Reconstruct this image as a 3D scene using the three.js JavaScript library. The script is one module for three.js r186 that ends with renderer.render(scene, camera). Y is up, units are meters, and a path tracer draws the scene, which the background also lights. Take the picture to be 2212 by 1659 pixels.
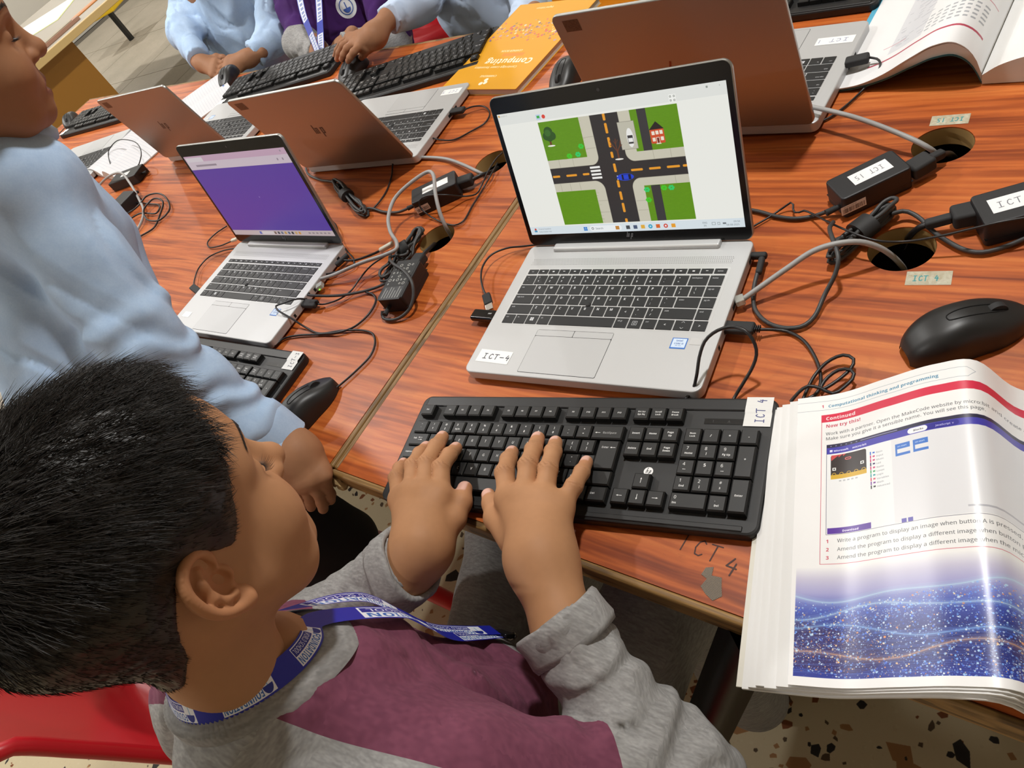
import * as THREE from 'three';
import { mergeGeometries, mergeVertices } from 'three/addons/utils/BufferGeometryUtils.js';
import { RoundedBoxGeometry } from 'three/addons/geometries/RoundedBoxGeometry.js';
import { RectAreaLightUniformsLib } from 'three/addons/lights/RectAreaLightUniformsLib.js';

// ---------------------------------------------------------------- camera, lamps, exposure
const TY = 0.74;                                   // height of the table top
const scene = new THREE.Scene();
scene.background = new THREE.Color(0.02, 0.02, 0.02);
const FPX = 1628.27;
const camera = new THREE.PerspectiveCamera(2 * Math.atan(829.5 / FPX) * 180 / Math.PI, 2212 / 1659, 0.02, 40);
const CAM = new THREE.Vector3(0.62471, 0.65766 + TY, 0.67689);
const camDir = new THREE.Vector3(-0.57344, -0.67973, -0.45731).normalize(), camUp = new THREE.Vector3(-0.08222, 0.60315, -0.79338).normalize();
const camRight = new THREE.Vector3().crossVectors(camDir, camUp).normalize();
camUp.crossVectors(camRight, camDir).normalize();
camera.position.copy(CAM);
camera.quaternion.setFromRotationMatrix(new THREE.Matrix4().makeBasis(camRight, camUp, camDir.clone().negate()));
const renderer = new THREE.WebGLRenderer({ antialias: true });
renderer.toneMapping = THREE.LinearToneMapping;
renderer.toneMappingExposure = 1.0;
renderer.shadowMap.enabled = true;
RectAreaLightUniformsLib.init();
const LAMPS = [[0.45, -0.6], [-2.3, -0.6], [-5.0, -0.6], [-7.4, -0.6], [-2.3, -3.9], [-5.0, -3.9], [-7.4, -3.9], [-2.3, 2.5]];   // round downlights
const LAMP_POWER = 800, LAMP_SIZE = 0.13;
const lampGlow = new THREE.MeshStandardMaterial({ color: 0x222222, emissive: new THREE.Color(1, 0.985, 0.955), emissiveIntensity: 30, roughness: 0.6 });
lampGlow.name = 'lamp_diffuser';

// ---------------------------------------------------------------- helpers
function ray(u, v) { return camDir.clone().addScaledVector(camRight, (u - 1106) / FPX).addScaledVector(camUp, (829.5 - v) / FPX); }
function at(u, v, h = 0) { const d = ray(u, v); return CAM.clone().addScaledVector(d, (TY + h - CAM.y) / d.y); }   // pixel -> point h above the table plane
function atDepth(u, v, k) { return CAM.clone().addScaledVector(ray(u, v), k); }
const T = (x, y, z) => new THREE.Vector3(x, y + TY, z);       // table coordinates
function rng(seed) { let s = seed >>> 0; return () => { s = (s + 0x6d2b79f5) | 0; let t = Math.imul(s ^ (s >>> 15), 1 | s); t = (t + Math.imul(t ^ (t >>> 7), 61 | t)) ^ t; return ((t ^ (t >>> 14)) >>> 0) / 4294967296; }; }
const clamp = (x, a, b) => Math.min(b, Math.max(a, x)), lerp = (a, b, t) => a + (b - a) * t, sstep = (a, b, x) => { const t = clamp((x - a) / (b - a), 0, 1); return t * t * (3 - 2 * t); };
function hash2(x, y, s) { let h = Math.imul(x, 374761393) ^ Math.imul(y, 668265263) ^ Math.imul(s, 1274126177); h = Math.imul(h ^ (h >>> 13), 1274126177); return ((h ^ (h >>> 16)) >>> 0) / 4294967296; }
function vnoise(x, y, s = 1, px = 0, py = 0) {                 // value noise, optionally periodic
  const xi = Math.floor(x), yi = Math.floor(y), fx = x - xi, fy = y - yi, u = fx * fx * (3 - 2 * fx), v = fy * fy * (3 - 2 * fy);
  const w = (a, p) => (p ? ((a % p) + p) % p : a);
  const a = hash2(w(xi, px), w(yi, py), s), b = hash2(w(xi + 1, px), w(yi, py), s), c = hash2(w(xi, px), w(yi + 1, py), s), d = hash2(w(xi + 1, px), w(yi + 1, py), s);
  return lerp(lerp(a, b, u), lerp(c, d, u), v);
}
function noise3(x, y, z, s = 1) {
  const zi = Math.floor(z), f = z - zi, w = f * f * (3 - 2 * f);
  return lerp(vnoise(x, y, s + zi * 57), vnoise(x, y, s + (zi + 1) * 57), w);
}
const usedNames = new Map();
function numbered(n) { const k = usedNames.get(n) || 0; usedNames.set(n, k + 1); return k ? n + '_' + String(k).padStart(3, '0') : n; }
function thing(name, label, category, pos, turn = 0, group, kind) {
  const o = new THREE.Group(); o.name = numbered(name); scene.add(o);
  if (pos) o.position.copy(pos.isVector3 ? pos : new THREE.Vector3(...pos));
  o.rotation.y = turn; o.userData = { label, category };
  if (group) o.userData.group = group;
  if (kind) o.userData.kind = kind;
  return o;
}
function part(parent, name, geo, mat, label) {
  const m = new THREE.Mesh(geo, mat); m.name = name; m.castShadow = m.receiveShadow = true;
  if (label) m.userData.label = label;
  parent.add(m); return m;
}
function wpart(parent, name, geo, mat, label) {                // geometry given in world coordinates, the top-level group unturned
  let o = parent, p = new THREE.Vector3(); while (o && o !== scene) { p.add(o.position); o = o.parent; }
  geo.translate(-p.x, -p.y, -p.z); return part(parent, name, geo, mat, label);
}
function dup(root, pos, turn, label, group) {
  const r = root.clone(); r.name = numbered(root.name.replace(/_\d{3}$/, '')); r.userData = { ...root.userData, label };
  if (group) r.userData.group = group;
  r.position.copy(pos); r.rotation.y = turn; scene.add(r); return r;
}
const box = (w, h, d, x = 0, y = 0, z = 0, r = 0) => { const g = r ? new RoundedBoxGeometry(w, h, d, 2, r) : new THREE.BoxGeometry(w, h, d); g.translate(x, y, z); return g; };
const merge = (a) => mergeGeometries(a.map((g) => { const k = g.index ? g.toNonIndexed() : g; for (const n of Object.keys(k.attributes)) if (!['position', 'normal', 'uv'].includes(n)) k.deleteAttribute(n); if (!k.attributes.uv) k.setAttribute('uv', new THREE.BufferAttribute(new Float32Array(k.attributes.position.count * 2), 2)); return k; }));
function rrect(w, d, r, x0 = -w / 2, y0 = -d / 2) {
  const s = new THREE.Shape(); s.moveTo(x0 + r, y0); s.lineTo(x0 + w - r, y0); s.absarc(x0 + w - r, y0 + r, r, -Math.PI / 2, 0); s.lineTo(x0 + w, y0 + d - r); s.absarc(x0 + w - r, y0 + d - r, r, 0, Math.PI / 2);
  s.lineTo(x0 + r, y0 + d); s.absarc(x0 + r, y0 + d - r, r, Math.PI / 2, Math.PI); s.lineTo(x0, y0 + r); s.absarc(x0 + r, y0 + r, r, Math.PI, Math.PI * 1.5); return s;
}
function slab(w, d, h, r, bev = 0.001, seg = 4) {              // rounded slab lying flat, from y = 0 to h
  const g = new THREE.ExtrudeGeometry(rrect(w - 2 * bev, d - 2 * bev, Math.max(r - bev, 0.0002)), { depth: h - 2 * bev, bevelEnabled: bev > 0, bevelSize: bev, bevelThickness: bev, bevelSegments: 2, curveSegments: seg });
  g.rotateX(-Math.PI / 2); g.translate(0, bev, 0); return g;
}
function sheet(w, d, y = 0) { const g = new THREE.PlaneGeometry(w, d); g.rotateX(-Math.PI / 2); g.translate(0, y, 0); return g; }   // u to +x, v to -z
const std = (c, rough = 0.6, o = {}) => { const m = new THREE.MeshPhysicalMaterial({ roughness: rough, ...o }); m.color = c.isColor ? c : Array.isArray(c) ? new THREE.Color().setRGB(...c) : new THREE.Color(c); return m; };
function canvasTex(w, h, draw, srgb = true) {
  const c = document.createElement('canvas'); c.width = w; c.height = h; const x = c.getContext('2d'); draw(x, w, h);
  const t = new THREE.CanvasTexture(c); t.magFilter = THREE.LinearFilter; t.wrapS = t.wrapT = THREE.RepeatWrapping; if (srgb) t.colorSpace = THREE.SRGBColorSpace; return t;
}
function dataTex(w, h, f, srgb = true) {
  const a = new Uint8Array(w * h * 4);
  for (let y = 0, i = 0; y < h; y++) for (let x = 0; x < w; x++, i += 4) { const c = f(x / w, y / h, x, y); a[i] = c[0]; a[i + 1] = c[1]; a[i + 2] = c[2]; a[i + 3] = 255; }
  const t = new THREE.DataTexture(a, w, h); t.magFilter = THREE.LinearFilter; t.minFilter = THREE.LinearMipmapLinearFilter; t.generateMipmaps = true; t.wrapS = t.wrapT = THREE.RepeatWrapping; if (srgb) t.colorSpace = THREE.SRGBColorSpace; t.needsUpdate = true; return t;
}
function tube(pts, r, seg = 0, rad = 7, closed = false) {
  const c = new THREE.CatmullRomCurve3(pts, closed, 'centripetal'); return new THREE.TubeGeometry(c, seg || Math.max(16, Math.round(c.getLength() / 0.006)), r, rad, closed);
}
// distance fields
const smin = (a, b, k) => { const h = Math.max(k - Math.abs(a - b), 0) / k; return Math.min(a, b) - h * h * k * 0.25; };
const smax = (a, b, k) => -smin(-a, -b, k);
function cone(p, a, b, ra, rb) {
  const bx = b[0] - a[0], by = b[1] - a[1], bz = b[2] - a[2], px = p[0] - a[0], py = p[1] - a[1], pz = p[2] - a[2];
  const t = clamp((px * bx + py * by + pz * bz) / (bx * bx + by * by + bz * bz + 1e-12), 0, 1);
  return Math.hypot(px - bx * t, py - by * t, pz - bz * t) - (ra + (rb - ra) * t);
}
function ell(p, c, r) {
  const x = p[0] - c[0], y = p[1] - c[1], z = p[2] - c[2], k0 = Math.hypot(x / r[0], y / r[1], z / r[2]), k1 = Math.hypot(x / (r[0] * r[0]), y / (r[1] * r[1]), z / (r[2] * r[2]));
  return k1 < 1e-9 ? -Math.min(...r) : k0 * (k0 - 1) / k1;
}
function chain(p, P, R, k) { let d = 1e9; for (let i = 0; i + 1 < P.length; i++) { const e = cone(p, P[i], P[i + 1], R[i], R[i + 1]); d = i ? smin(d, e, k) : e; } return d; }
// surface nets over a distance field; lo, hi are corners of the grid
function nets(sdf, lo, hi, cell) {
  const n = [0, 1, 2].map((i) => Math.ceil((hi[i] - lo[i]) / cell) + 1), [nx, ny, nz] = n, V = new Float32Array(nx * ny * nz).fill(NaN), p = [0, 0, 0], B = 6;
  const id = (x, y, z) => (z * ny + y) * nx + x;
  for (let z0 = 0; z0 < nz; z0 += B) for (let y0 = 0; y0 < ny; y0 += B) for (let x0 = 0; x0 < nx; x0 += B) {
    p[0] = lo[0] + (x0 + B / 2) * cell; p[1] = lo[1] + (y0 + B / 2) * cell; p[2] = lo[2] + (z0 + B / 2) * cell;
    const d = sdf(p), far = Math.abs(d) > B * cell * 1.25;
    for (let z = z0; z < Math.min(z0 + B, nz); z++) for (let y = y0; y < Math.min(y0 + B, ny); y++) for (let x = x0; x < Math.min(x0 + B, nx); x++) {
      if (far) V[id(x, y, z)] = d; else { p[0] = lo[0] + x * cell; p[1] = lo[1] + y * cell; p[2] = lo[2] + z * cell; V[id(x, y, z)] = sdf(p); }
    }
  }
  const vid = new Int32Array(nx * ny * nz).fill(-1), pos = [], nor = [], idx = [], C = [[0, 0, 0], [1, 0, 0], [0, 1, 0], [1, 1, 0], [0, 0, 1], [1, 0, 1], [0, 1, 1], [1, 1, 1]], E = [[0, 1], [2, 3], [4, 5], [6, 7], [0, 2], [1, 3], [4, 6], [5, 7], [0, 4], [1, 5], [2, 6], [3, 7]];
  const g = [0, 0, 0], e = cell * 0.35;
  for (let z = 0; z < nz - 1; z++) for (let y = 0; y < ny - 1; y++) for (let x = 0; x < nx - 1; x++) {
    let mask = 0; const v = C.map((c, i) => { const a = V[id(x + c[0], y + c[1], z + c[2])]; if (a < 0) mask |= 1 << i; return a; });
    if (mask === 0 || mask === 255) continue;
    let sx = 0, sy = 0, sz = 0, k = 0;
    for (const [a, b] of E) { if ((v[a] < 0) === (v[b] < 0)) continue; const t = v[a] / (v[a] - v[b]); sx += lerp(C[a][0], C[b][0], t); sy += lerp(C[a][1], C[b][1], t); sz += lerp(C[a][2], C[b][2], t); k++; }
    const q = [lo[0] + (x + sx / k) * cell, lo[1] + (y + sy / k) * cell, lo[2] + (z + sz / k) * cell];
    for (let it = 0; it < 2; it++) {
      for (let i = 0; i < 3; i++) { const s = q[i]; q[i] = s + e; const a = sdf(q); q[i] = s - e; g[i] = (a - sdf(q)) / (2 * e); q[i] = s; }
      const L = Math.hypot(...g) || 1; g[0] /= L; g[1] /= L; g[2] /= L;
      if (!it) { const d = clamp(sdf(q) / Math.max(L, 0.5), -cell * 0.5, cell * 0.5); for (let i = 0; i < 3; i++) q[i] -= g[i] * d; }
    }
    vid[id(x, y, z)] = pos.length / 3; pos.push(...q); nor.push(...g);
  }
  for (let z = 1; z < nz - 1; z++) for (let y = 1; y < ny - 1; y++) for (let x = 1; x < nx - 1; x++) {
    const a = V[id(x, y, z)] < 0;
    const quad = (A, Bq, Cq, D, flip) => { if (A < 0 || Bq < 0 || Cq < 0 || D < 0) return; if (flip) idx.push(A, Cq, Bq, A, D, Cq); else idx.push(A, Bq, Cq, A, Cq, D); };
    if (a !== (V[id(x + 1, y, z)] < 0)) quad(vid[id(x, y - 1, z - 1)], vid[id(x, y, z - 1)], vid[id(x, y, z)], vid[id(x, y - 1, z)], !a);
    if (a !== (V[id(x, y + 1, z)] < 0)) quad(vid[id(x - 1, y, z - 1)], vid[id(x - 1, y, z)], vid[id(x, y, z)], vid[id(x, y, z - 1)], !a);
    if (a !== (V[id(x, y, z + 1)] < 0)) quad(vid[id(x - 1, y - 1, z)], vid[id(x, y - 1, z)], vid[id(x, y, z)], vid[id(x - 1, y, z)], !a);
  }
  const geo = new THREE.BufferGeometry(); geo.setAttribute('position', new THREE.Float32BufferAttribute(pos, 3)); geo.setAttribute('normal', new THREE.Float32BufferAttribute(nor, 3)); geo.setIndex(idx); return geo;
}
function tint(geo, f) {                                        // vertex colours (linear) from position and normal
  const P = geo.attributes.position, N = geo.attributes.normal, c = new Float32Array(P.count * 3);
  for (let i = 0; i < P.count; i++) { const k = f([P.getX(i), P.getY(i), P.getZ(i)], [N.getX(i), N.getY(i), N.getZ(i)]); c[i * 3] = k[0]; c[i * 3 + 1] = k[1]; c[i * 3 + 2] = k[2]; }
  geo.setAttribute('color', new THREE.BufferAttribute(c, 3)); return geo;
}
function clothUV(geo, s = 1) {                                 // cloth grain: metres, chosen per triangle by the way it faces
  const g = geo.index ? geo.toNonIndexed() : geo, P = g.attributes.position, N = g.attributes.normal, uv = new Float32Array(P.count * 2);
  for (let i = 0; i < P.count; i += 3) {
    let nx = 0, ny = 0, nz = 0; for (let k = 0; k < 3; k++) { nx += N.getX(i + k); ny += N.getY(i + k); nz += N.getZ(i + k); }
    const ax = Math.abs(nx), ay = Math.abs(ny), az = Math.abs(nz);
    for (let k = 0; k < 3; k++) { const x = P.getX(i + k), y = P.getY(i + k), z = P.getZ(i + k); const a = ax > ay && ax > az ? [z, y] : ay > az ? [x, z] : [x, y]; uv[(i + k) * 2] = a[0] * s; uv[(i + k) * 2 + 1] = a[1] * s; }
  }
  g.setAttribute('uv', new THREE.BufferAttribute(uv, 2)); return g;
}
function split(geo, f) {                                       // cut a mesh in two where f changes sign: [f < 0, f >= 0]
  const g = geo.index ? geo.toNonIndexed() : geo, P = g.attributes.position, N = g.attributes.normal, out = [[[], []], [[], []]];
  const push = (s, a) => { for (const [p, n] of a) { out[s][0].push(...p); out[s][1].push(...n); } };
  const mix = (a, b, t) => [a[0].map((x, i) => lerp(x, b[0][i], t)), a[1].map((x, i) => lerp(x, b[1][i], t))];
  for (let i = 0; i < P.count; i += 3) {
    const v = [0, 1, 2].map((k) => [[P.getX(i + k), P.getY(i + k), P.getZ(i + k)], [N.getX(i + k), N.getY(i + k), N.getZ(i + k)]]), d = v.map((a) => f(a[0])), s = d.map((x) => (x >= 0 ? 1 : 0)), n = s[0] + s[1] + s[2];
    if (n === 0 || n === 3) { push(s[0], v); continue; }
    const o = s.findIndex((x) => x === (n === 1 ? 1 : 0)), a = (o + 1) % 3, b = (o + 2) % 3, m1 = mix(v[o], v[a], d[o] / (d[o] - d[a])), m2 = mix(v[o], v[b], d[o] / (d[o] - d[b]));
    push(s[o], [v[o], m1, m2]); push(1 - s[o], [m1, v[a], v[b], m1, v[b], m2]);
  }
  return out.map(([p, n]) => { const q = new THREE.BufferGeometry(); q.setAttribute('position', new THREE.Float32BufferAttribute(p, 3)); q.setAttribute('normal', new THREE.Float32BufferAttribute(n, 3)); return q; });
}
// ---------------------------------------------------------------- materials
const woodTex = dataTex(2048, 1024, (u, v) => {                // orange-brown laminate, grain along u; one tile is 1.2 m x 0.6 m
  const wx = u * 1.2, wy = v * 0.6, warp = 0.006 * (vnoise(wx * 5, wy * 10, 3, 6, 6) - 0.5) + 0.0022 * (vnoise(wx * 20, wy * 20, 4, 24, 12) - 0.5), y = wy + warp;
  const a = vnoise(wx * 4.1667, y * 90, 11, 5, 54), b = vnoise(wx * 8.3333, y * 200, 12, 10, 120), c = vnoise(wx * 16.6667, y * 420, 13, 20, 252), d = vnoise(wx * 60, y * 800, 14, 72, 480), e = vnoise(wx * 1.6667, y * 25, 16, 2, 15);
  let t = 0.16 * e + 0.28 * a + 0.3 * b + 0.18 * c + 0.08 * d; t = clamp((t - 0.5) * 1.45 + 0.5, 0, 1);
  const dark = sstep(0.64, 0.9, vnoise(wx * 5, y * 150, 15, 6, 90)) * 0.42, vein = d > 0.86 ? 0.22 : 0;
  const L = [214, 128, 62], M = [184, 93, 38], D = [120, 50, 15], col = [0, 1, 2].map((i) => (t > 0.5 ? lerp(M[i], L[i], (t - 0.5) * 2) : lerp(D[i], M[i], t * 2)));
  return col.map((x, i) => clamp(lerp(x, [112, 42, 14][i], dark + vein * 0.5), 0, 255));
});
woodTex.repeat.set(1 / 1.2, 1 / 0.6);
const woodTop = std(0xffffff, 0.42, { map: woodTex, specularIntensity: 0.8 });
const lipTex = dataTex(512, 128, (u, v) => {
  const n = 0.5 * vnoise(u * 6, v * 26, 21, 6, 26) + 0.5 * vnoise(u * 24, v * 60, 22, 24, 60), w = sstep(0.6, 0.8, vnoise(u * 14, v * 8, 23, 14, 8));
  return [lerp(104, 172, n) * lerp(1, 0.72, w), lerp(76, 134, n) * lerp(1, 0.7, w), lerp(40, 78, n) * lerp(1, 0.66, w)];
});
lipTex.repeat.set(2.2, 18);
const lipWood = std(0xffffff, 0.55, { map: lipTex });
const rawBoard = std(dataColor(176, 142, 88), 0.9);
function dataColor(r, g, b) { return new THREE.Color().setRGB(r / 255, g / 255, b / 255, THREE.SRGBColorSpace); }
const terrazzoTex = canvasTex(2048, 2048, (x, w) => {           // 1.6 m square
  x.fillStyle = '#cdbf9e'; x.fillRect(0, 0, w, w); const r = rng(5);
  for (let i = 0; i < 9000; i++) { x.fillStyle = ['#c3b38f', '#d8cdb0', '#bfae8b'][i % 3]; x.globalAlpha = 0.35; x.fillRect(r() * w, r() * w, 2 + r() * 5, 2 + r() * 5); }
  x.globalAlpha = 1;
  for (let i = 0; i < 2300; i++) {
    const cx = r() * w, cy = r() * w, s = r() < 0.15 ? 14 + r() * 22 : 4 + r() * 11, k = r(), n = 4 + Math.floor(r() * 3), a0 = r() * 7, sq = 0.45 + r() * 0.5;
    x.fillStyle = k < 0.3 ? '#2f2c2b' : k < 0.55 ? '#7d4a2c' : k < 0.8 ? '#a27850' : '#5a4a3a';
    for (const [ox, oy] of [[0, 0], [cx < 40 ? w : cx > w - 40 ? -w : 0, 0], [0, cy < 40 ? w : cy > w - 40 ? -w : 0]]) {
      x.beginPath(); const q = rng(i * 7 + 3); for (let j = 0; j < n; j++) { const a = a0 + (j / n) * 6.283 + q() * 0.5, rr = s * (0.6 + q() * 0.5), px = Math.cos(a) * rr, py = Math.sin(a) * rr * sq; x[j ? 'lineTo' : 'moveTo'](cx + ox + px * Math.cos(a0) - py * Math.sin(a0), cy + oy + px * Math.sin(a0) + py * Math.cos(a0)); } x.fill();
    }
  }
});
terrazzoTex.repeat.set(1 / 1.6, 1 / 1.6);
const terrazzo = std(0xffffff, 0.4, { map: terrazzoTex });
const greyTileTex = dataTex(256, 256, (u, v) => { const n = 0.6 * vnoise(u * 5, v * 5, 31, 5, 5) + 0.4 * vnoise(u * 60, v * 60, 32, 60, 60); return [lerp(150, 172, n), lerp(142, 162, n), lerp(126, 146, n)]; });
const greyTile = std(0xffffff, 0.45, { map: greyTileTex }), grout = std(dataColor(92, 86, 76), 0.9);
const plaster = std([0.56, 0.53, 0.47], 0.9), ceilingWhite = std([0.78, 0.78, 0.76], 0.95);
const alu = std([0.53, 0.535, 0.54], 0.5, { metalness: 0.4 }), aluLid = std([0.4, 0.405, 0.39], 0.4, { metalness: 0.9 }), aluBright = std([0.6, 0.605, 0.61], 0.42, { metalness: 0.4 });
const black = std([0.012, 0.012, 0.013], 0.42), blackMatte = std([0.016, 0.016, 0.017], 0.62), blackGloss = std([0.006, 0.006, 0.008], 0.12), glassBlack = std([0.004, 0.004, 0.005], 0.16);
const rubber = std([0.02, 0.02, 0.021], 0.75), cableBlack = std([0.014, 0.013, 0.014], 0.4), cableDark = std([0.045, 0.045, 0.046], 0.5), cableGrey = std([0.36, 0.355, 0.35], 0.5), darkHole = std([0.003, 0.003, 0.003], 0.9);
const adapterBlack = std([0.012, 0.012, 0.014], 0.5), adapterSide = std([0.012, 0.012, 0.013], 0.32), metalShiny = std([0.75, 0.74, 0.72], 0.25, { metalness: 1 }), paper = std([0.78, 0.78, 0.77], 0.7), paperEdge = std([0.68, 0.66, 0.62], 0.85);
const powderBlack = std([0.008, 0.008, 0.009], 0.4), redPlastic = std([0.56, 0.012, 0.02], 0.35), orangePlastic = std([0.75, 0.28, 0.015], 0.4);
const clearPlastic = std([0.75, 0.78, 0.74], 0.25, { transmission: 0.6, thickness: 0 }), ledGreen = std([0.05, 0.2, 0.02], 0.4, { emissive: new THREE.Color(0.25, 1, 0.05), emissiveIntensity: 1.2 });
function label(w, h, draw, bg = '#f2f2f0', px = 256) {          // a printed or handwritten sticker
  const t = canvasTex(px, Math.round(px * h / w), (x, W, Hh) => { x.fillStyle = bg; x.fillRect(0, 0, W, Hh); draw(x, W, Hh); });
  return std(0xffffff, 0.55, { map: t });
}
function pen(x, strokes, color, lw) { x.strokeStyle = color; x.lineWidth = lw; x.lineCap = x.lineJoin = 'round'; for (const s of strokes) { x.beginPath(); s.forEach((p, i) => x[i ? 'lineTo' : 'moveTo'](p[0], p[1])); x.stroke(); } }
const GLYPH = {                                                 // handwriting, unit box, y down
  I: [[[0.2, 0.05], [0.8, 0.05]], [[0.5, 0.05], [0.45, 0.95]], [[0.1, 0.97], [0.8, 0.95]]], i: [[[0.5, 0.02], [0.42, 0.98]]], C: [[[0.9, 0.18], [0.65, 0.05], [0.35, 0.2], [0.2, 0.55], [0.35, 0.9], [0.7, 0.93], [0.92, 0.8]]], T: [[[0.05, 0.08], [0.95, 0.04]], [[0.52, 0.06], [0.45, 0.97]]],
  '-': [[[0.1, 0.55], [0.9, 0.52]]], 4: [[[0.5, 0.05], [0.15, 0.55], [0.85, 0.55]], [[0.72, 0.3], [0.62, 0.98]]], 3: [[[0.2, 0.1], [0.75, 0.12], [0.45, 0.42], [0.8, 0.7], [0.55, 0.95], [0.15, 0.88]]], 1: [[[0.5, 0.03], [0.48, 0.97]]], 5: [[[0.8, 0.05], [0.3, 0.08], [0.25, 0.42], [0.7, 0.5], [0.75, 0.85], [0.2, 0.93]]], ' ': [],
};
function script(x, txt, x0, y0, cw, ch, color, lw, gap = 0.25) { [...txt].forEach((c, i) => pen(x, (GLYPH[c] || []).map((s) => s.map(([a, b]) => [x0 + i * cw * (1 + gap) + a * cw, y0 + b * ch])), color, lw)); }
const decal = (w, h, draw, px = 512) => { const t = canvasTex(px, Math.round(px * h / w), (x, W, Hh) => { x.clearRect(0, 0, W, Hh); draw(x, W, Hh); }); const m = std(0xffffff, 0.6, { map: t, transparent: true }); m.alphaTest = 0.35; return m; };
const greyMelange = dataTex(512, 512, (u, v) => { const n = 0.5 * vnoise(u * 40, v * 160, 41, 40, 160) + 0.3 * vnoise(u * 120, v * 256, 42, 120, 256) + 0.2 * vnoise(u * 7, v * 7, 43, 7, 7), s = lerp(136, 192, n); return [s, s - 1, s - 2]; });
greyMelange.repeat.set(4, 4);
const weaveBump = dataTex(256, 256, (u, v) => { const k = 0.5 + 0.25 * Math.sin(u * 6.2832 * 64) + 0.25 * Math.sin(v * 6.2832 * 64), n = vnoise(u * 9, v * 9, 44, 9, 9); const s = 255 * clamp(0.75 * k + 0.25 * n, 0, 1); return [s, s, s]; }, false);
weaveBump.repeat.set(12, 12);
const greyKnit = std([0.86, 0.86, 0.86], 0.9, { map: greyMelange, sheen: 0.3, sheenRoughness: 0.6 });
const maroonTex = dataTex(256, 256, (u, v) => { const n = 0.6 * vnoise(u * 60, v * 90, 45, 60, 90) + 0.4 * vnoise(u * 6, v * 6, 46, 6, 6); return [lerp(104, 132, n), lerp(52, 72, n), lerp(74, 94, n)]; });
maroonTex.repeat.set(4, 4);
const maroonKnit = std(0xffffff, 0.92, { map: maroonTex, sheen: 0.5, sheenRoughness: 0.5, sheenColor: new THREE.Color(0.5, 0.25, 0.35) });
const blueTex = dataTex(512, 512, (u, v) => { const n = 0.35 * vnoise(u * 200, v * 200, 47, 200, 200) + 0.35 * vnoise(u * 30, v * 30, 48, 30, 30) + 0.3 * vnoise(u * 5, v * 5, 49, 5, 5); return [lerp(166, 190, n), lerp(194, 214, n), lerp(228, 242, n)]; });
blueTex.repeat.set(4, 4);
const blueCotton = std(0xffffff, 0.85, { map: blueTex });
const purpleKnit = std(dataColor(66, 22, 98), 0.9), blackCloth = std([0.008, 0.008, 0.011], 0.9), whiteBlueCotton = std(dataColor(196, 214, 240), 0.7);
const skin = std(0xffffff, 0.6, { specularIntensity: 0.55, vertexColors: true, sheen: 0.15, sheenRoughness: 0.5, sheenColor: new THREE.Color(0.6, 0.35, 0.25) });
const hairMat = std(0xffffff, 0.45, { vertexColors: true });
// ---------------------------------------------------------------- room
{
  const S = (name, geo, mat) => { const m = part(scene, name, geo, mat); m.userData.kind = 'structure'; return m; };
  const uvm = (g) => { const P = g.attributes.position, u = g.attributes.uv; for (let i = 0; i < P.count; i++) u.setXY(i, P.getX(i), P.getZ(i)); return g; };
  const X0 = -8.6, X1 = 3.2, Z0 = -5.6, Z1 = 3.4, HC = 3.05, tx = -2.95;
  const floor = S('floor', merge([uvm(box(X1 - tx, 0.1, Z1 - Z0, (X1 + tx) / 2, -0.05, (Z0 + Z1) / 2)), ]), terrazzo);
  part(floor, 'tile_bed', box(tx - X0, 0.1, Z1 - Z0, (X0 + tx) / 2, -0.056, (Z0 + Z1) / 2), grout);
  const ts = 0.9, tg = new THREE.BoxGeometry(ts - 0.006, 0.02, ts - 0.006); tg.translate(0, -0.0105, 0);
  for (let i = 0; i < 6; i++) for (let j = 0; j < 10; j++) { const m = part(floor, 'tile', tg, greyTile); m.position.set(tx - ts * (i + 0.5), 0, Z0 + ts * (j + 0.5)); }
  S('ceiling', box(X1 - X0 + 0.4, 0.15, Z1 - Z0 + 0.4, (X0 + X1) / 2, HC + 0.075, (Z0 + Z1) / 2), ceilingWhite);
  S('wall_left', box(0.2, HC, Z1 - Z0 + 0.4, X0 - 0.1, HC / 2, (Z0 + Z1) / 2), plaster);
  S('wall_right', box(0.2, HC, Z1 - Z0 + 0.4, X1 + 0.1, HC / 2, (Z0 + Z1) / 2), plaster);
  S('wall_back', box(X1 - X0, HC, 0.2, (X0 + X1) / 2, HC / 2, Z0 - 0.1), plaster);
  S('wall_front', box(X1 - X0, HC, 0.2, (X0 + X1) / 2, HC / 2, Z1 + 0.1), plaster);
  const frameMat = std([0.75, 0.75, 0.74], 0.5);
  LAMPS.forEach(([x, z]) => {
    const o = thing('ceiling_downlight', 'round white downlight in the classroom ceiling', 'ceiling light', [x, HC, z], 0, 'ceiling downlights');
    part(o, 'rim', (() => { const g = new THREE.TorusGeometry(0.085, 0.012, 10, 36); g.rotateX(Math.PI / 2); g.translate(0, -0.006, 0); return g; })(), frameMat);
    part(o, 'diffuser', (() => { const g = new THREE.CylinderGeometry(0.078, 0.078, 0.012, 32); g.translate(0, -0.008, 0); return g; })(), lampGlow);
    const l = new THREE.RectAreaLight(new THREE.Color(1, 0.985, 0.955), LAMP_POWER, LAMP_SIZE, LAMP_SIZE); l.name = 'downlight_glow'; l.position.set(0, -0.02, 0); l.rotation.x = -Math.PI / 2; o.add(l);
  });
}
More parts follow.
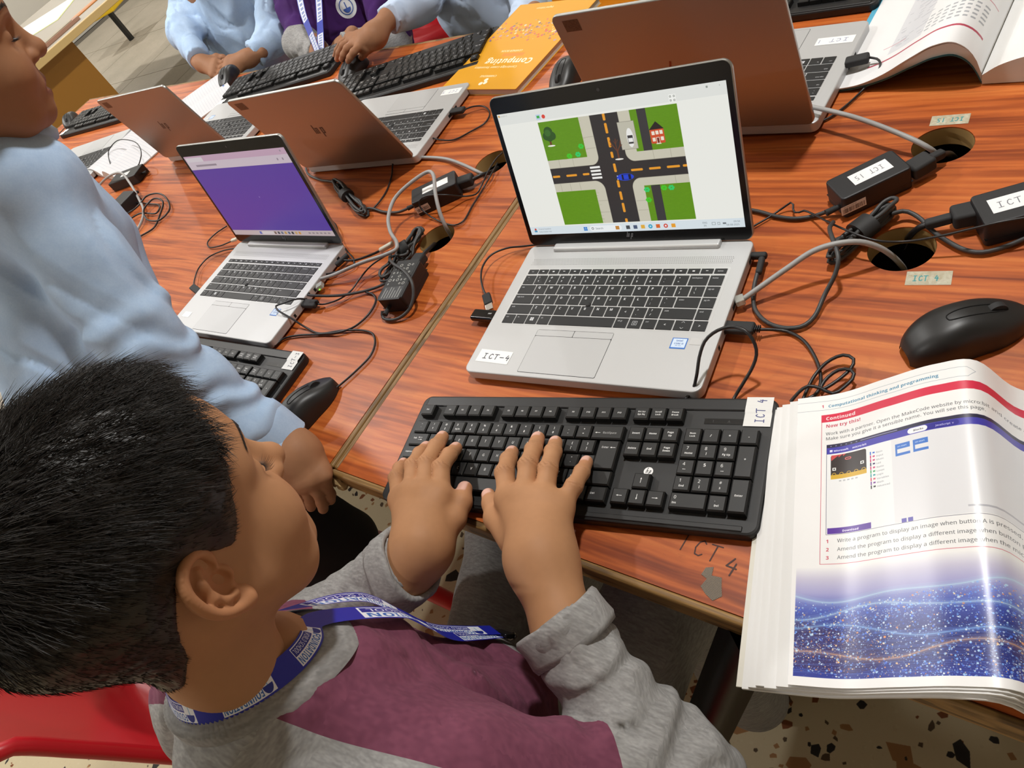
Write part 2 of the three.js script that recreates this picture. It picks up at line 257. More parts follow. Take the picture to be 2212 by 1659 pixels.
// ---------------------------------------------------------------- the two tables
const TURN = -0.0977, TDEPTH = 1.095;                          // the tables stand a little turned against the laptop
const tableO = new THREE.Vector3(-0.146, 0, 0.408);
const ax = new THREE.Vector3(Math.cos(TURN), 0, -Math.sin(TURN)), az = new THREE.Vector3(Math.sin(TURN), 0, Math.cos(TURN));
const toTable = (p) => { const d = p.clone().sub(tableO); return [d.dot(ax), d.dot(az)]; };
const LIP = 0.009, TOPT = 0.025;
function makeTable(lbl, x0, x1, holes) {
  const t = thing('table', lbl, 'table', tableO, TURN);
  const s = new THREE.Shape(); s.moveTo(x0 + LIP, LIP - TDEPTH); s.lineTo(x1 - LIP, LIP - TDEPTH); s.lineTo(x1 - LIP, -LIP); s.lineTo(x0 + LIP, -LIP); s.closePath();
  for (const [p, r] of holes) { const [hx, hz] = toTable(p), h = new THREE.Path(); h.absarc(hx, hz, r, 0, Math.PI * 2, true); s.holes.push(h); }
  const g = new THREE.ExtrudeGeometry(s, { depth: TOPT, bevelEnabled: false, curveSegments: 28 }); g.rotateX(Math.PI / 2); g.translate(0, TY, 0);
  { const P = g.attributes.position, N = g.attributes.normal, U = g.attributes.uv; for (let i = 0; i < P.count; i++) U.setXY(i, P.getX(i), P.getZ(i)); }
  part(t, 'top', g, woodTop, 'orange brown wood grain laminate top');
  const lip = (w, d, x, z, along) => {
    const e = new RoundedBoxGeometry(w, TOPT + 0.004, d, 3, 0.0038); const P = e.attributes.position, U = e.attributes.uv, N = e.attributes.normal;
    for (let i = 0; i < P.count; i++) { const l = along ? P.getX(i) : P.getZ(i), c = Math.abs(N.getY(i)) > 0.6 ? (along ? P.getZ(i) : P.getX(i)) : P.getY(i); U.setXY(i, l + x, c * 1.2); }
    e.translate(x, TY - TOPT / 2 - 0.0012, z); return part(t, 'edge_strip', e, lipWood, 'worn tan wooden edge strip');
  };
  lip(x1 - x0, LIP, (x0 + x1) / 2, -LIP / 2, true); lip(x1 - x0, LIP, (x0 + x1) / 2, -TDEPTH + LIP / 2, true);
  lip(LIP, TDEPTH - 2 * LIP, x0 + LIP / 2, -TDEPTH / 2, false); lip(LIP, TDEPTH - 2 * LIP, x1 - LIP / 2, -TDEPTH / 2, false);
  for (const [p, r] of holes) {
    const [hx, hz] = toTable(p); const c = new THREE.CylinderGeometry(r - 0.0003, r - 0.0003, TOPT - 0.0012, 36, 1, true); c.scale(-1, 1, 1); c.computeVertexNormals(); c.translate(hx, TY - TOPT / 2 - 0.0006, hz);
    const m = part(t, 'hole_lining', c, rawBoard, 'raw board edge of the cable hole'); m.material.side = THREE.DoubleSide;
  }
  part(t, 'apron', merge([box(x1 - x0 - 0.16, 0.09, 0.02, (x0 + x1) / 2, TY - TOPT - 0.045, -TDEPTH + 0.07), box(x1 - x0 - 0.16, 0.04, 0.03, (x0 + x1) / 2, TY - TOPT - 0.02, -0.055)]), powderBlack);
  part(t, 'cable_tray', merge([box(x1 - x0 - 0.2, 0.012, 0.62, (x0 + x1) / 2, TY - 0.2, -0.5), box(x1 - x0 - 0.2, 0.17, 0.012, (x0 + x1) / 2, TY - 0.115, -0.2), box(x1 - x0 - 0.2, 0.17, 0.012, (x0 + x1) / 2, TY - 0.115, -0.81)]), std([0.03, 0.022, 0.015], 0.8), 'dark tray under the cable holes');
  return t;
}
const tableR = makeTable('orange wood grain table carrying the laptop that shows a road map', 0, 1.75, [[at(2036, 313), 0.0335], [at(1947, 537), 0.0345]]);
const tableL = makeTable('orange wood grain table carrying the laptop with a purple screen', -2.55, -0.0015, [[at(944, 515), 0.033], [at(1063, 352), 0.034]]);
{ const a = toTable(T(0.427, 0, 0.455)), b = toTable(new THREE.Vector3(0.172, 0, 0.65)), g = tube([new THREE.Vector3(a[0], TY - 0.03, a[1]), new THREE.Vector3(b[0], 0.02, b[1])], 0.026, 2, 4); part(tableR, 'leg', g, powderBlack, 'slanting black leg'); }
for (const [x, z] of [[0.07, -TDEPTH + 0.07], [1.68, -0.07], [1.68, -TDEPTH + 0.07]]) part(tableR, 'leg', box(0.04, TY - TOPT, 0.04, x, (TY - TOPT) / 2, z, 0.003), powderBlack, 'black steel leg');
for (const [x, z] of [[-2.48, -0.07], [-2.48, -TDEPTH + 0.07], [-0.3, -TDEPTH + 0.07], [-0.12, -0.3]]) part(tableL, 'leg', box(0.04, TY - TOPT, 0.04, x, (TY - TOPT) / 2, z, 0.003), powderBlack, 'black steel leg');
{ // things stuck or written on the tables
  const onTable = (tb, name, u, v, geo, mat, turn, y, lab) => { const [x, z] = toTable(at(u, v)); geo.rotateY(turn - TURN); geo.translate(x, TY + y, z); return part(tb, name, geo, mat, lab); };
  const tape = (txt, flip) => std(0xffffff, 0.35, { map: canvasTex(256, 110, (x, W, H) => {
    x.fillStyle = '#b7b09a'; x.fillRect(0, 0, W, H); const r = rng(txt.length + (flip ? 9 : 2)); for (let i = 0; i < 90; i++) { x.globalAlpha = 0.25; x.fillStyle = ['#d3cfbd', '#a39678', '#c8c8b4'][i % 3]; x.beginPath(); x.ellipse(r() * W, r() * H, 6 + r() * 26, 3 + r() * 10, r() * 3, 0, 7); x.fill(); }
    x.globalAlpha = 0.8; script(x, txt, 40, 34, 24, 44, '#2d8b93', 7); x.globalAlpha = 1; }) });
  onTable(tableR, 'tape_label', 2006, 601, sheet(0.043, 0.02), tape('ICT 4', false), 0.02, 0.0003, 'glossy tape label with teal handwriting ICT beside the cable hole');
  onTable(tableR, 'tape_label', 2052, 259, sheet(0.042, 0.019), tape('ICT 15', true), Math.PI - 0.05, 0.0003, 'glossy tape label with upside-down teal handwriting ICT 15');
  onTable(tableR, 'pen_writing', 1540, 1197, sheet(0.078, 0.036), decal(0.078, 0.036, (x, W, H) => { script(x, 'iCT', 20, 50, 78, 120, '#3a150a', 8, 0.3); script(x, '4', 350, 90, 90, 120, '#3a150a', 10); }), 0.0977 * -1.6, 0.0003, 'ICT 4 written in dark pen');
  { const g = merge([[0.004, -0.014, 0.002, 0.011], [0.013, -0.02, 0.004, 0.009], [-0.004, -0.02, 0.003, 0.009], [0.008, -0.028, 0.001, 0.007]].map(([x, y, z, r], i) => { const k = new THREE.IcosahedronGeometry(r, 1), q = k.attributes.position; for (let j = 0; j < q.count; j++) { const f = 1 + 0.35 * (hash2(Math.round(q.getX(j) * 1e5), Math.round(q.getY(j) * 1e5 + q.getZ(j) * 3e5), i) - 0.5); q.setXYZ(j, q.getX(j) * f, q.getY(j) * f * 0.7, q.getZ(j) * f * 0.7); } k.computeVertexNormals(); k.translate(x, TY + y, z); return k; })); part(tableL, 'broken_corner', g, std(dataColor(178, 150, 104), 0.9), 'splintered pale corner of the edge strip'); }
  const chip = new THREE.Shape(); [[-0.012, 0.012], [-0.006, 0.016], [-0.003, 0.008], [0.006, 0.011], [0.011, 0.003], [0.016, -0.004], [0.011, -0.012], [0.002, -0.01], [-0.006, -0.006], [-0.005, 0.003], [-0.012, 0.004]].forEach(([a, b], i) => chip[i ? 'lineTo' : 'moveTo'](a, b));
  const cg = new THREE.ShapeGeometry(chip); cg.rotateX(-Math.PI / 2);
  onTable(tableR, 'chipped_patch', 1533, 1262, cg, std(dataColor(128, 118, 106), 0.95, { bumpMap: weaveBump, bumpScale: 0.001 }), -0.3, 0.0004, 'chipped grey patch in the laminate');
}
// ---------------------------------------------------------------- laptops
const LW = 0.326, LD = 0.234, LTOP = 0.0185;
function keyBox(w, d, h, top, x, z, y, map) {                   // a key cap; map = [x0, z0, width, depth] of the legend sheet for its uv
  const a = [[-w / 2, 0, -d / 2], [w / 2, 0, -d / 2], [w / 2, 0, d / 2], [-w / 2, 0, d / 2]], b = a.map(([p, , q]) => [p * (w - 0.5 * top) / w, h * 0.86, q * (d - 0.5 * top) / d]), c = a.map(([p, , q]) => [p * (w - 2 * top) / w, h, q * (d - 2 * top) / d]);
  const pos = [], uv = [], f = (A, B, C, D) => { for (const v of [A, C, B, A, D, C]) { pos.push(v[0] + x, v[1] + y, v[2] + z); uv.push((v[0] + x - map[0]) / map[2], 1 - (v[2] + z - map[1]) / map[3]); } };
  f(c[0], c[1], c[2], c[3]); for (let i = 0; i < 4; i++) { const j = (i + 1) % 4; f(a[i], a[j], b[j], b[i]); f(b[i], b[j], c[j], c[i]); }
  // faces are wound so that tops look up
  const g = new THREE.BufferGeometry(); g.setAttribute('position', new THREE.Float32BufferAttribute(pos, 3)); g.setAttribute('uv', new THREE.Float32BufferAttribute(uv, 2)); g.computeVertexNormals(); return g;
}
const LKEYS = (() => {                                          // [x0, z0, w, d, legends...] in mm on the laptop deck, x from the left edge, z from the rear
  const K = [], row = (z, d, x0, list) => { let x = x0; for (const [w, ...t] of list) { K.push([x, z, w, d, ...t]); x += w; } }, p = 18.7, k = (s) => [...s].map((c) => [p, c]);
  row(49.3, 9.6, 19.4, ['esc', '', '', '>', '', '', '', '', '', '', '', '', '', '', '', '', 'delete'].map((t) => [16.92, t]));
  row(60.8, 17.6, 19.4, [[p, '~', '`'], ...['!1', '@2', '#3', '$4', '%5', '^6', '&7', '*8', '(9', ')0', '_-', '+='].map((c) => [p, c[0], c[1]]), [25.5, 'backspace', '←'], [18.7, 'home']]);
  row(78.9, 17.6, 19.4, [[26.1, 'tab'], ...k('QWERTYUIOP'), [p, '{', '['], [p, '}', ']'], [18.1, '|', '\\'], [18.7, 'pg up']]);
  row(97, 17.6, 19.4, [[31.6, 'caps lock'], ...k('ASDFGHJKL'), [p, ':', ';'], [p, '"', "'"], [31.3, 'enter', '←'], [18.7, 'pg dn']]);
  row(115.1, 17.6, 19.4, [[37.6, 'shift'], ...k('ZXCVBNM'), [p, '<', ','], [p, '>', '.'], [p, '?', '/'], [44, 'shift'], [18.7, 'end']]);
  row(133.2, 16.6, 19.4, [[p, 'ctrl'], [p, 'fn'], [p, 'WIN'], [p, 'alt'], [94, ''], [p, 'alt gr'], [p, 'MENU'], [p, 'ctrl'], [22, '<'], [22.5, '', ''], [18.7, '>']]);
  return K;
})();
const lkeyMat = std(0xffffff, 0.5, { map: canvasTex(2048, 736, (x, W, H) => {
  x.fillStyle = '#16171a'; x.fillRect(0, 0, W, H); const s = W / 290, X = (v) => (v - 18) * s, Z = (v) => (v - 47.5) * s; x.fillStyle = '#d8dade'; x.strokeStyle = '#d8dade'; x.textBaseline = 'middle';
  LKEYS.forEach((k, i) => {
    const [kx, kz, w, d, a, b] = k; if (!a && b === undefined && !(d < 11)) return;
    if (a === 'WIN') { for (const [p, q] of [[0, 0], [1, 0], [0, 1], [1, 1]]) x.fillRect(X(kx + 6.5 + p * 2.9), Z(kz + 5 + q * 2.9), 2.5 * s, 2.5 * s); return; }
    if (a === 'MENU') { x.lineWidth = 3; x.strokeRect(X(kx + 6), Z(kz + 5), 6 * s, 6 * s); x.strokeRect(X(kx + 8), Z(kz + 6.4), 2 * s, 3.2 * s); return; }
    if (d < 11) { x.font = Math.round(2.6 * s) + 'px sans-serif'; x.textAlign = 'center'; if (a.length > 1) x.fillText(a, X(kx + w / 2), Z(kz + 5)); else if (i > 0) { x.fillRect(X(kx + w / 2 - 1.6), Z(kz + 4), 3.2 * s, 2 * s * (0.5 + 0.5 * ((i * 7) % 3) / 2)); } return; }
    if (w > 94 - 1) return;
    x.textAlign = 'left'; const one = a.length === 1 && !b;
    if (w === 22.5) { x.lineWidth = 3; for (const [cy, dy] of [[3.6, 1], [12.6, -1]]) { x.beginPath(); x.moveTo(X(kx + 9), Z(kz + cy + dy)); x.lineTo(X(kx + 11), Z(kz + cy - dy)); x.lineTo(X(kx + 13), Z(kz + cy + dy)); x.stroke(); } return; }
    if (a === '<' || (a === '>' && !b)) { x.font = 'bold ' + Math.round(5 * s) + 'px sans-serif'; x.textAlign = 'center'; x.fillText(a, X(kx + w / 2), Z(kz + 8.3)); return; }
    if (one) { x.font = 'bold ' + Math.round(5 * s) + 'px sans-serif'; x.fillText(a, X(kx + 5), Z(kz + 5.5)); } else if (a.length > 1) { x.font = Math.round(2.8 * s) + 'px sans-serif'; x.fillText(a, X(kx + 4), Z(kz + 5)); if (b) { x.font = Math.round(5 * s) + 'px sans-serif'; x.fillText(b, X(kx + 4), Z(kz + 11)); } } else { x.font = 'bold ' + Math.round(4 * s) + 'px sans-serif'; x.fillText(a, X(kx + 5.5), Z(kz + 5)); x.fillText(b, X(kx + 5.5), Z(kz + 11.6)); }
  });
}) });
const hpMark = (c, px = 128) => decal(1, 1, (x, W) => { x.strokeStyle = c; x.lineWidth = W * 0.075; x.lineCap = 'butt'; const L = (a, b, d, e) => { x.beginPath(); x.moveTo(a * W, b * W); x.lineTo(d * W, e * W); x.stroke(); }; L(0.1, 0.7, 0.3, 0.08); L(0.22, 0.7, 0.32, 0.4); x.beginPath(); x.moveTo(0.3 * W, 0.33 * W); x.lineTo(0.46 * W, 0.33 * W); x.lineTo(0.34 * W, 0.7 * W); x.stroke(); L(0.5, 0.95, 0.7, 0.33); x.beginPath(); x.moveTo(0.66 * W, 0.33 * W); x.lineTo(0.84 * W, 0.33 * W); x.lineTo(0.73 * W, 0.68 * W); x.lineTo(0.58 * W, 0.68 * W); x.stroke(); }, px);
const bezelLogo = hpMark('#777a80'), lidLogo = hpMark('#5b4a40'), lidLogoD = hpMark('#a2502a'), screenOff = glassBlack;
const intelMat = label(0.019, 0.016, (x, W, H) => { x.fillStyle = '#2f6fc4'; x.fillRect(0, 0, W, H); x.fillStyle = '#cfe0f4'; x.fillRect(16, 14, W - 32, H - 40); x.fillStyle = '#1d4d9e'; x.font = 'bold 50px sans-serif'; x.textAlign = 'center'; x.fillText('intel', W / 2, 72); x.font = 'bold 42px sans-serif'; x.fillText('CORE i5', W / 2, 128); x.font = '28px sans-serif'; x.fillText('8th Gen', W / 2, 162); }, '#2f6fc4');
const grilleGeo = (() => { const a = []; for (let r = 0; r < 5; r++) for (let i = 0; i < 118; i++) { const c = new THREE.CircleGeometry(0.00062, 5); c.rotateX(-Math.PI / 2); c.translate(0.018 + i * 0.00247 + (r % 2) * 0.00123 - LW / 2, LTOP + 0.00015, 0.0295 + r * 0.0026 - LD / 2); a.push(c); } return merge(a); })();
const grilleMat = std([0.2, 0.2, 0.2], 0.7);
const lkeyGeos = LKEYS.map((k) => keyBox((k[2] - 1.9) / 1000, (k[3] - 1.7) / 1000, 0.0011, 0.0005, (k[0] + k[2] / 2) / 1000 - LW / 2, (k[1] + k[3] / 2) / 1000 - LD / 2, LTOP, [0.018 - LW / 2, 0.0475 - LD / 2, 0.29, 0.1042]));
const laptopBits = {
  base: (() => { const g = slab(LW, LD, LTOP - 0.004, 0.011, 0.0016, 5); g.translate(0, 0.004, 0); return g; })(),
  underside: (() => { const g = slab(LW - 0.012, LD - 0.012, 0.004, 0.008, 0.0008); g.translate(0, 0.0014, 0); return g; })(),
  feet: merge([box(0.27, 0.0016, 0.007, 0, 0.0008, 0.095), box(0.27, 0.0016, 0.007, 0, 0.0008, -0.09)]),
  well: (() => { const g = slab(0.2925, 0.1045, 0.0003, 0.003, 0); g.translate(0.1632 - LW / 2, LTOP - 0.0002, 0.0988 - LD / 2); return g; })(),
  bar: (() => { const g = new RoundedBoxGeometry(0.243, 0.009, 0.0125, 3, 0.003); g.translate(0.165 - LW / 2, LTOP + 0.0012, 0.0085 - LD / 2); return g; })(),
  padGap: (() => { const g = slab(0.1112, 0.0702, 0.00012, 0.002, 0); g.translate(0.139 - LW / 2, LTOP, 0.1925 - LD / 2); return g; })(),
  pad: (() => { const g = slab(0.1102, 0.0588, 0.0003, 0.0018, 0); g.translate(0.139 - LW / 2, LTOP, 0.1976 - LD / 2); return g; })(),
  padButton: (() => { const g = slab(0.0548, 0.0096, 0.0003, 0.001, 0); g.translate(0.1113 - LW / 2, LTOP, 0.1628 - LD / 2); return g; })(),
  lid: (() => { const g = slab(LW, 0.214, 0.0058, 0.011, 0.0014, 5); g.rotateX(Math.PI / 2); g.translate(0, 0.107, -0.0062); return g; })(),     // stands, back to -z
  bezel: (() => { const g = slab(LW - 0.003, 0.212, 0.0006, 0.0095, 0.0002, 5); g.rotateX(Math.PI / 2); g.translate(0, 0.107, -0.0005); return g; })(),
  screen: (() => { const g = new THREE.PlaneGeometry(0.3094, 0.174); g.translate(0, 0.105, 0.00035); return g; })(),
  webcam: (() => { const g = new THREE.CircleGeometry(0.0022, 14); g.translate(0, 0.2035, 0.0004); return g; })(),
  point: (() => { const g = new THREE.SphereGeometry(0.0038, 14, 8, 0, 6.2832, 0, 1.6); g.scale(1, 0.7, 1); g.translate(0.1405 - LW / 2, LTOP + 0.0006, 0.1135 - LD / 2); return g; })(),
};
const padMat = std([0.5, 0.505, 0.51], 0.5, { metalness: 0.35 });
function makeLaptop(lbl, x, z, turn, tilt, o = {}) {
  const t = thing('laptop', lbl, 'laptop', T(x, 0, z), turn), b = laptopBits;
  part(t, 'base', b.base, alu, 'silver aluminium base'); part(t, 'underside', b.underside, rubber); part(t, 'rubber_foot', b.feet, rubber);
  const well = part(t, 'keyboard', b.well, aluBright); if (!o.noKeys) lkeyGeos.forEach((g) => part(well, 'key', g, lkeyMat));
  part(well, 'pointing_stick', b.point, rubber, 'black pointing stick');
  part(t, 'speaker_grille', grilleGeo, grilleMat);
  part(t, 'hinge_bar', b.bar, aluBright);
  part(t, 'touchpad_gap', b.padGap, rubber); const pad = part(t, 'touchpad', b.pad, padMat); part(pad, 'touchpad_button', b.padButton, padMat); part(pad, 'touchpad_button', b.padButton, padMat).position.x = 0.0556;
  { const g = sheet(0.019, 0.016); g.translate(0.2812 - LW / 2, LTOP + 0.0002, 0.168 - LD / 2); part(t, 'processor_sticker', g, intelMat, 'blue processor sticker'); }
  { const g = slab(0.0135, 0.0098, 0.0003, 0.001, 0); g.translate(0.3005 - LW / 2, LTOP, 0.164 - LD / 2); part(t, 'fingerprint_reader', g, aluBright); }
  for (const [pz, w] of [[0.03, 0.007], [0.1, 0.014], [0.137, 0.0135], [0.165, 0.0045]]) { const g = box(0.001, 0.006, w, LW / 2 - 0.0003, 0.0105, pz - LD / 2); part(t, 'port', g, darkHole); }
  for (const [pz, w] of [[0.137, 0.0135], [0.16, 0.009]]) part(t, 'port', box(0.001, 0.006, w, -LW / 2 + 0.0003, 0.0105, pz - LD / 2), darkHole);
  if (o.sticker) { const g = slab(o.sticker[2], o.sticker[3], 0.0002, 0.0016, 0); const m = part(t, 'name_sticker', sheet(o.sticker[2], o.sticker[3]), o.sticker[4], 'white handwritten name sticker'); m.position.set(o.sticker[0] - LW / 2, LTOP + 0.0003, o.sticker[1] - LD / 2); if (o.sticker[5]) m.rotation.y = o.sticker[5]; }
  const lid = part(t, 'lid', b.lid, o.lidMat || aluLid, 'silver lid'); lid.position.set(0, LTOP + 0.0015, 0.0035 - LD / 2); lid.rotation.x = -(Math.PI / 2 - tilt);
  part(lid, 'bezel', b.bezel, glassBlack, 'black screen bezel'); part(lid, 'screen', b.screen, o.screen || screenOff); part(lid, 'webcam', b.webcam, std([0.05, 0.05, 0.055], 0.3));
  { const g = new THREE.PlaneGeometry(0.013, 0.013); g.translate(0, 0.0125, 0.0005); part(lid, 'logo', g, bezelLogo, 'slanted hp logo'); }
  { const g = new THREE.PlaneGeometry(0.04, 0.04); g.rotateY(Math.PI); if (!o.uprightMark) g.rotateZ(0); g.translate(0, 0.105, -0.0064); part(lid, 'logo', g, o.lidMark || lidLogo, 'slanted hp logo'); }
  if (o.lidTag) { const g = new THREE.PlaneGeometry(0.026, 0.018); g.rotateY(Math.PI); g.translate(LW / 2 - 0.03, 0.196, -0.0064); part(lid, 'asset_tag', g, std(dataColor(126, 100, 84), 0.5, { map: canvasTex(64, 44, (x) => { x.fillStyle = '#d8c6b4'; x.fillRect(0, 0, 64, 44); const r = rng(3); x.fillStyle = '#b5a08c'; for (let i = 0; i < 40; i++) x.fillRect(r() * 60, r() * 40, 5, 3); }) })); }
  return t;
}
const screenMat = (draw, k) => { const t = canvasTex(1920, 1080, draw), m = std([0.01, 0.01, 0.012], 0.3, { emissive: new THREE.Color(1, 1, 1), emissiveMap: t, emissiveIntensity: k }); m.name = 'laptop_screen'; return m; };
const mapScreen = screenMat((x) => {                            // a top-down road game in a browser-like window
  x.fillStyle = '#f4f5ee'; x.fillRect(0, 0, 1920, 1080); x.fillStyle = '#e9ebe6'; x.fillRect(0, 0, 1920, 92);
  x.fillStyle = '#c9ccc6'; x.font = '17px sans-serif'; x.fillText('- -', 1700, 30); x.fillStyle = '#9aa09a'; x.fillRect(1775, 18, 14, 14); x.fillText('x', 1868, 30); x.fillStyle = '#e8a33d'; x.fillRect(10, 10, 13, 16); x.fillStyle = '#b8bbb4'; x.fillText('scratch 3', 28, 25);
  x.fillStyle = '#c6d8ee'; x.fillRect(364, 44, 44, 44); x.fillStyle = '#3fae49'; x.fillRect(372, 54, 26, 20); x.fillStyle = '#e0483b'; x.beginPath(); x.arc(434, 66, 16, 0, 7); x.fill();
  x.fillStyle = '#fbfcf7'; x.fillRect(1495, 40, 54, 54); x.strokeStyle = '#9a9d97'; x.lineWidth = 4; for (const [a, b] of [[1508, 54], [1536, 54], [1508, 82], [1536, 82]]) x.strokeRect(a - 5, b - 5, 10, 10);
  x.save(); x.beginPath(); x.rect(367, 108, 1181, 889); x.clip(); const grass = (a, b, w, h) => { x.fillStyle = '#619413'; x.fillRect(a, b, w, h); const r = rng(a + b); for (let i = 0; i < w * h / 260; i++) { x.globalAlpha = 0.16; x.fillStyle = i & 1 ? '#79ac24' : '#4c7a0c'; x.fillRect(a + r() * w, b + r() * h, 8 + r() * 22, 3); } x.globalAlpha = 1; };
  x.fillStyle = '#302f30'; x.fillRect(367, 108, 1181, 889);
  const kerb = (a, b, w, h, corner) => { x.fillStyle = '#cfcbb8'; x.beginPath(); x.roundRect(a, b, w, h, corner); x.fill(); x.strokeStyle = '#a9a593'; x.lineWidth = 3; x.stroke(); };
  kerb(300, 40, 535, 455, 70); grass(367, 108, 371, 318); kerb(1075, 40, 540, 455, 70); grass(1171, 108, 380, 316); kerb(300, 628, 532, 460, 80); grass(367, 700, 373, 300); kerb(1075, 633, 540, 460, 80); grass(1173, 698, 380, 300);
  x.strokeStyle = '#a9a593'; x.lineWidth = 3; for (const [a, b, c, d] of [[742, 270, 832, 270], [742, 360, 832, 360], [600, 428, 600, 494], [470, 428, 470, 494], [1300, 426, 1300, 494], [1440, 426, 1440, 494], [1440, 634, 1440, 696], [1080, 820, 1172, 820], [1080, 900, 1172, 900], [742, 800, 830, 800], [742, 900, 830, 900], [430, 632, 430, 698], [520, 632, 520, 698], [610, 632, 610, 698]]) { x.beginPath(); x.moveTo(a, b); x.lineTo(c, d); x.stroke(); }
  x.fillStyle = '#38373a'; x.fillRect(1229, 108, 72, 316); x.fillRect(1229, 700, 76, 300);
  x.fillStyle = '#c4c1b0'; x.strokeStyle = '#8f8c80'; x.fillRect(1054, 188, 136, 212); x.strokeRect(1054, 188, 136, 212);
  x.fillStyle = '#ee9f2c'; const dash = (a, b, w, h) => { x.beginPath(); x.roundRect(a - w / 2, b - h / 2, w, h, 7); x.fill(); };
  for (const [b, h] of [[120, 80], [220, 80], [330, 80], [430, 50], [535, 70], [668, 60], [768, 72], [870, 80], [985, 40]]) dash(957, b, 22, h); for (const [a, w] of [[410, 70], [555, 100], [690, 60], [1140, 100], [1290, 96], [1440, 104], [1545, 60]]) dash(a, 566, w, 18);
  x.fillStyle = '#f6f6f2'; for (let i = 0; i < 4; i++) x.fillRect(738, 508 + i * 29, 90, 17);
  x.fillStyle = '#f2f2ee'; x.beginPath(); x.ellipse(1139, 313, 28, 74, 0, 0, 7); x.fill(); x.fillStyle = '#3a3a3c'; x.fillRect(1119, 296, 40, 20); x.fillRect(1121, 346, 36, 12); x.strokeStyle = '#444'; x.lineWidth = 3; x.strokeRect(1119, 296, 40, 62);
  x.fillStyle = '#1c44d2'; x.beginPath(); x.ellipse(1029, 617, 74, 29, 0, 0, 7); x.fill(); x.fillStyle = '#0f1730'; x.fillRect(1000, 596, 14, 42); x.fillRect(1056, 598, 22, 38); x.strokeStyle = '#0f1730'; x.strokeRect(1000, 597, 76, 40); x.fillStyle = '#cfe0ff'; x.fillRect(958, 600, 8, 8); x.fillRect(958, 626, 8, 8);
  const clover = (a, b, c) => { x.fillStyle = c; for (let i = 0; i < 6; i++) { x.beginPath(); x.arc(a + 16 * Math.cos(i * 1.05), b + 13 * Math.sin(i * 1.05), 10, 0, 7); x.fill(); } };
  clover(704, 336, '#3cc93a'); clover(661, 398, '#31d06a'); clover(580, 404, '#45c926'); clover(1190, 733, '#31d06a'); clover(1334, 728, '#45c926'); clover(1394, 730, '#31d06a'); clover(1188, 818, '#45c926');
  x.fillStyle = '#6b3d22'; x.fillRect(430, 240, 18, 62); x.fillStyle = '#f2efe6'; x.beginPath(); x.ellipse(440, 306, 36, 7, 0, 0, 7); x.fill(); x.fillStyle = '#2c5520'; for (const [a, b, r] of [[440, 190, 40], [415, 225, 34], [468, 226, 34], [440, 232, 38]]) { x.beginPath(); x.arc(a, b, r, 0, 7); x.fill(); } x.fillStyle = '#3c6e2a'; x.beginPath(); x.arc(432, 200, 28, 0, 7); x.fill();
  x.strokeStyle = '#6a3d2a'; for (const [w, q] of [[14, [[1010, 466], [1010, 400]]], [8, [[1010, 410], [975, 350], [965, 320]]], [8, [[1010, 410], [1042, 360], [1050, 330]]], [7, [[1010, 400], [1006, 340], [1012, 310]]], [5, [[985, 366], [960, 355]]], [5, [[1036, 372], [1058, 360]]], [4, [[1007, 350], [990, 322]]], [4, [[1010, 345], [1030, 318]]]]) pen(x, [q], '#6a3d2a', w);
  x.fillStyle = '#f2efe6'; x.beginPath(); x.ellipse(1012, 470, 36, 7, 0, 0, 7); x.fill();
  x.fillStyle = '#d4512e'; x.beginPath(); x.roundRect(1303, 272, 112, 106, 8); x.fill(); x.fillStyle = '#24201f'; x.beginPath(); x.moveTo(1300, 274); x.lineTo(1361, 214); x.lineTo(1418, 272); x.fill(); x.fillStyle = '#f2ead8'; for (const [a, b] of [[1316, 286], [1348, 284], [1380, 283], [1316, 334], [1382, 331]]) x.fillRect(a, b, 24, 28); x.fillStyle = '#7c2c1c'; x.fillRect(1349, 334, 22, 44); x.strokeStyle = '#f2ead8'; x.lineWidth = 4; x.strokeRect(1349, 334, 22, 44); x.fillStyle = '#f2ead8'; x.fillRect(1340, 378, 40, 6);
  x.restore(); x.fillStyle = '#dfeaf0'; x.fillRect(0, 1006, 1920, 74);
  x.fillStyle = '#2b7fd6'; x.fillRect(542, 1026, 16, 16); x.fillRect(560, 1026, 16, 16); x.fillRect(542, 1044, 16, 16); x.fillRect(560, 1044, 16, 16); x.fillStyle = '#f4f8fa'; x.beginPath(); x.roundRect(600, 1018, 300, 50, 25); x.fill(); x.fillStyle = '#6a7176'; x.font = '24px sans-serif'; x.fillText('Search', 655, 1052); x.strokeStyle = '#555'; x.lineWidth = 4; x.beginPath(); x.arc(628, 1042, 9, 0, 7); x.stroke();
  [['#c98a3a', 860], ['#454a50', 957], ['#4b5a78', 1023], ['#e9b23e', 1090], ['#2aa0c8', 1156], ['#e06a2a', 1222], ['#d94b3c', 1288], ['#f0a52e', 1353]].forEach(([c, a], i) => { x.fillStyle = c; if (i === 4 || i === 6) { x.beginPath(); x.arc(a, 1044, 18, 0, 7); x.fill(); x.fillStyle = i === 6 ? '#f4f8fa' : '#bfe8f4'; x.beginPath(); x.arc(a, 1044, 8, 0, 7); x.fill(); } else x.fillRect(a - 17, 1028, 34, 32); });
  x.fillStyle = '#7d858a'; x.font = '20px sans-serif'; x.fillText('ENG', 1592, 1040); x.fillText('IN', 1600, 1064); x.fillText('09:58', 1836, 1038); x.fillText('08-08-2025', 1778, 1064); x.lineWidth = 3; x.strokeStyle = '#8a9297'; x.strokeRect(1668, 1032, 26, 20); x.strokeRect(1712, 1034, 18, 18); x.fillRect(1752, 1036, 26, 14);
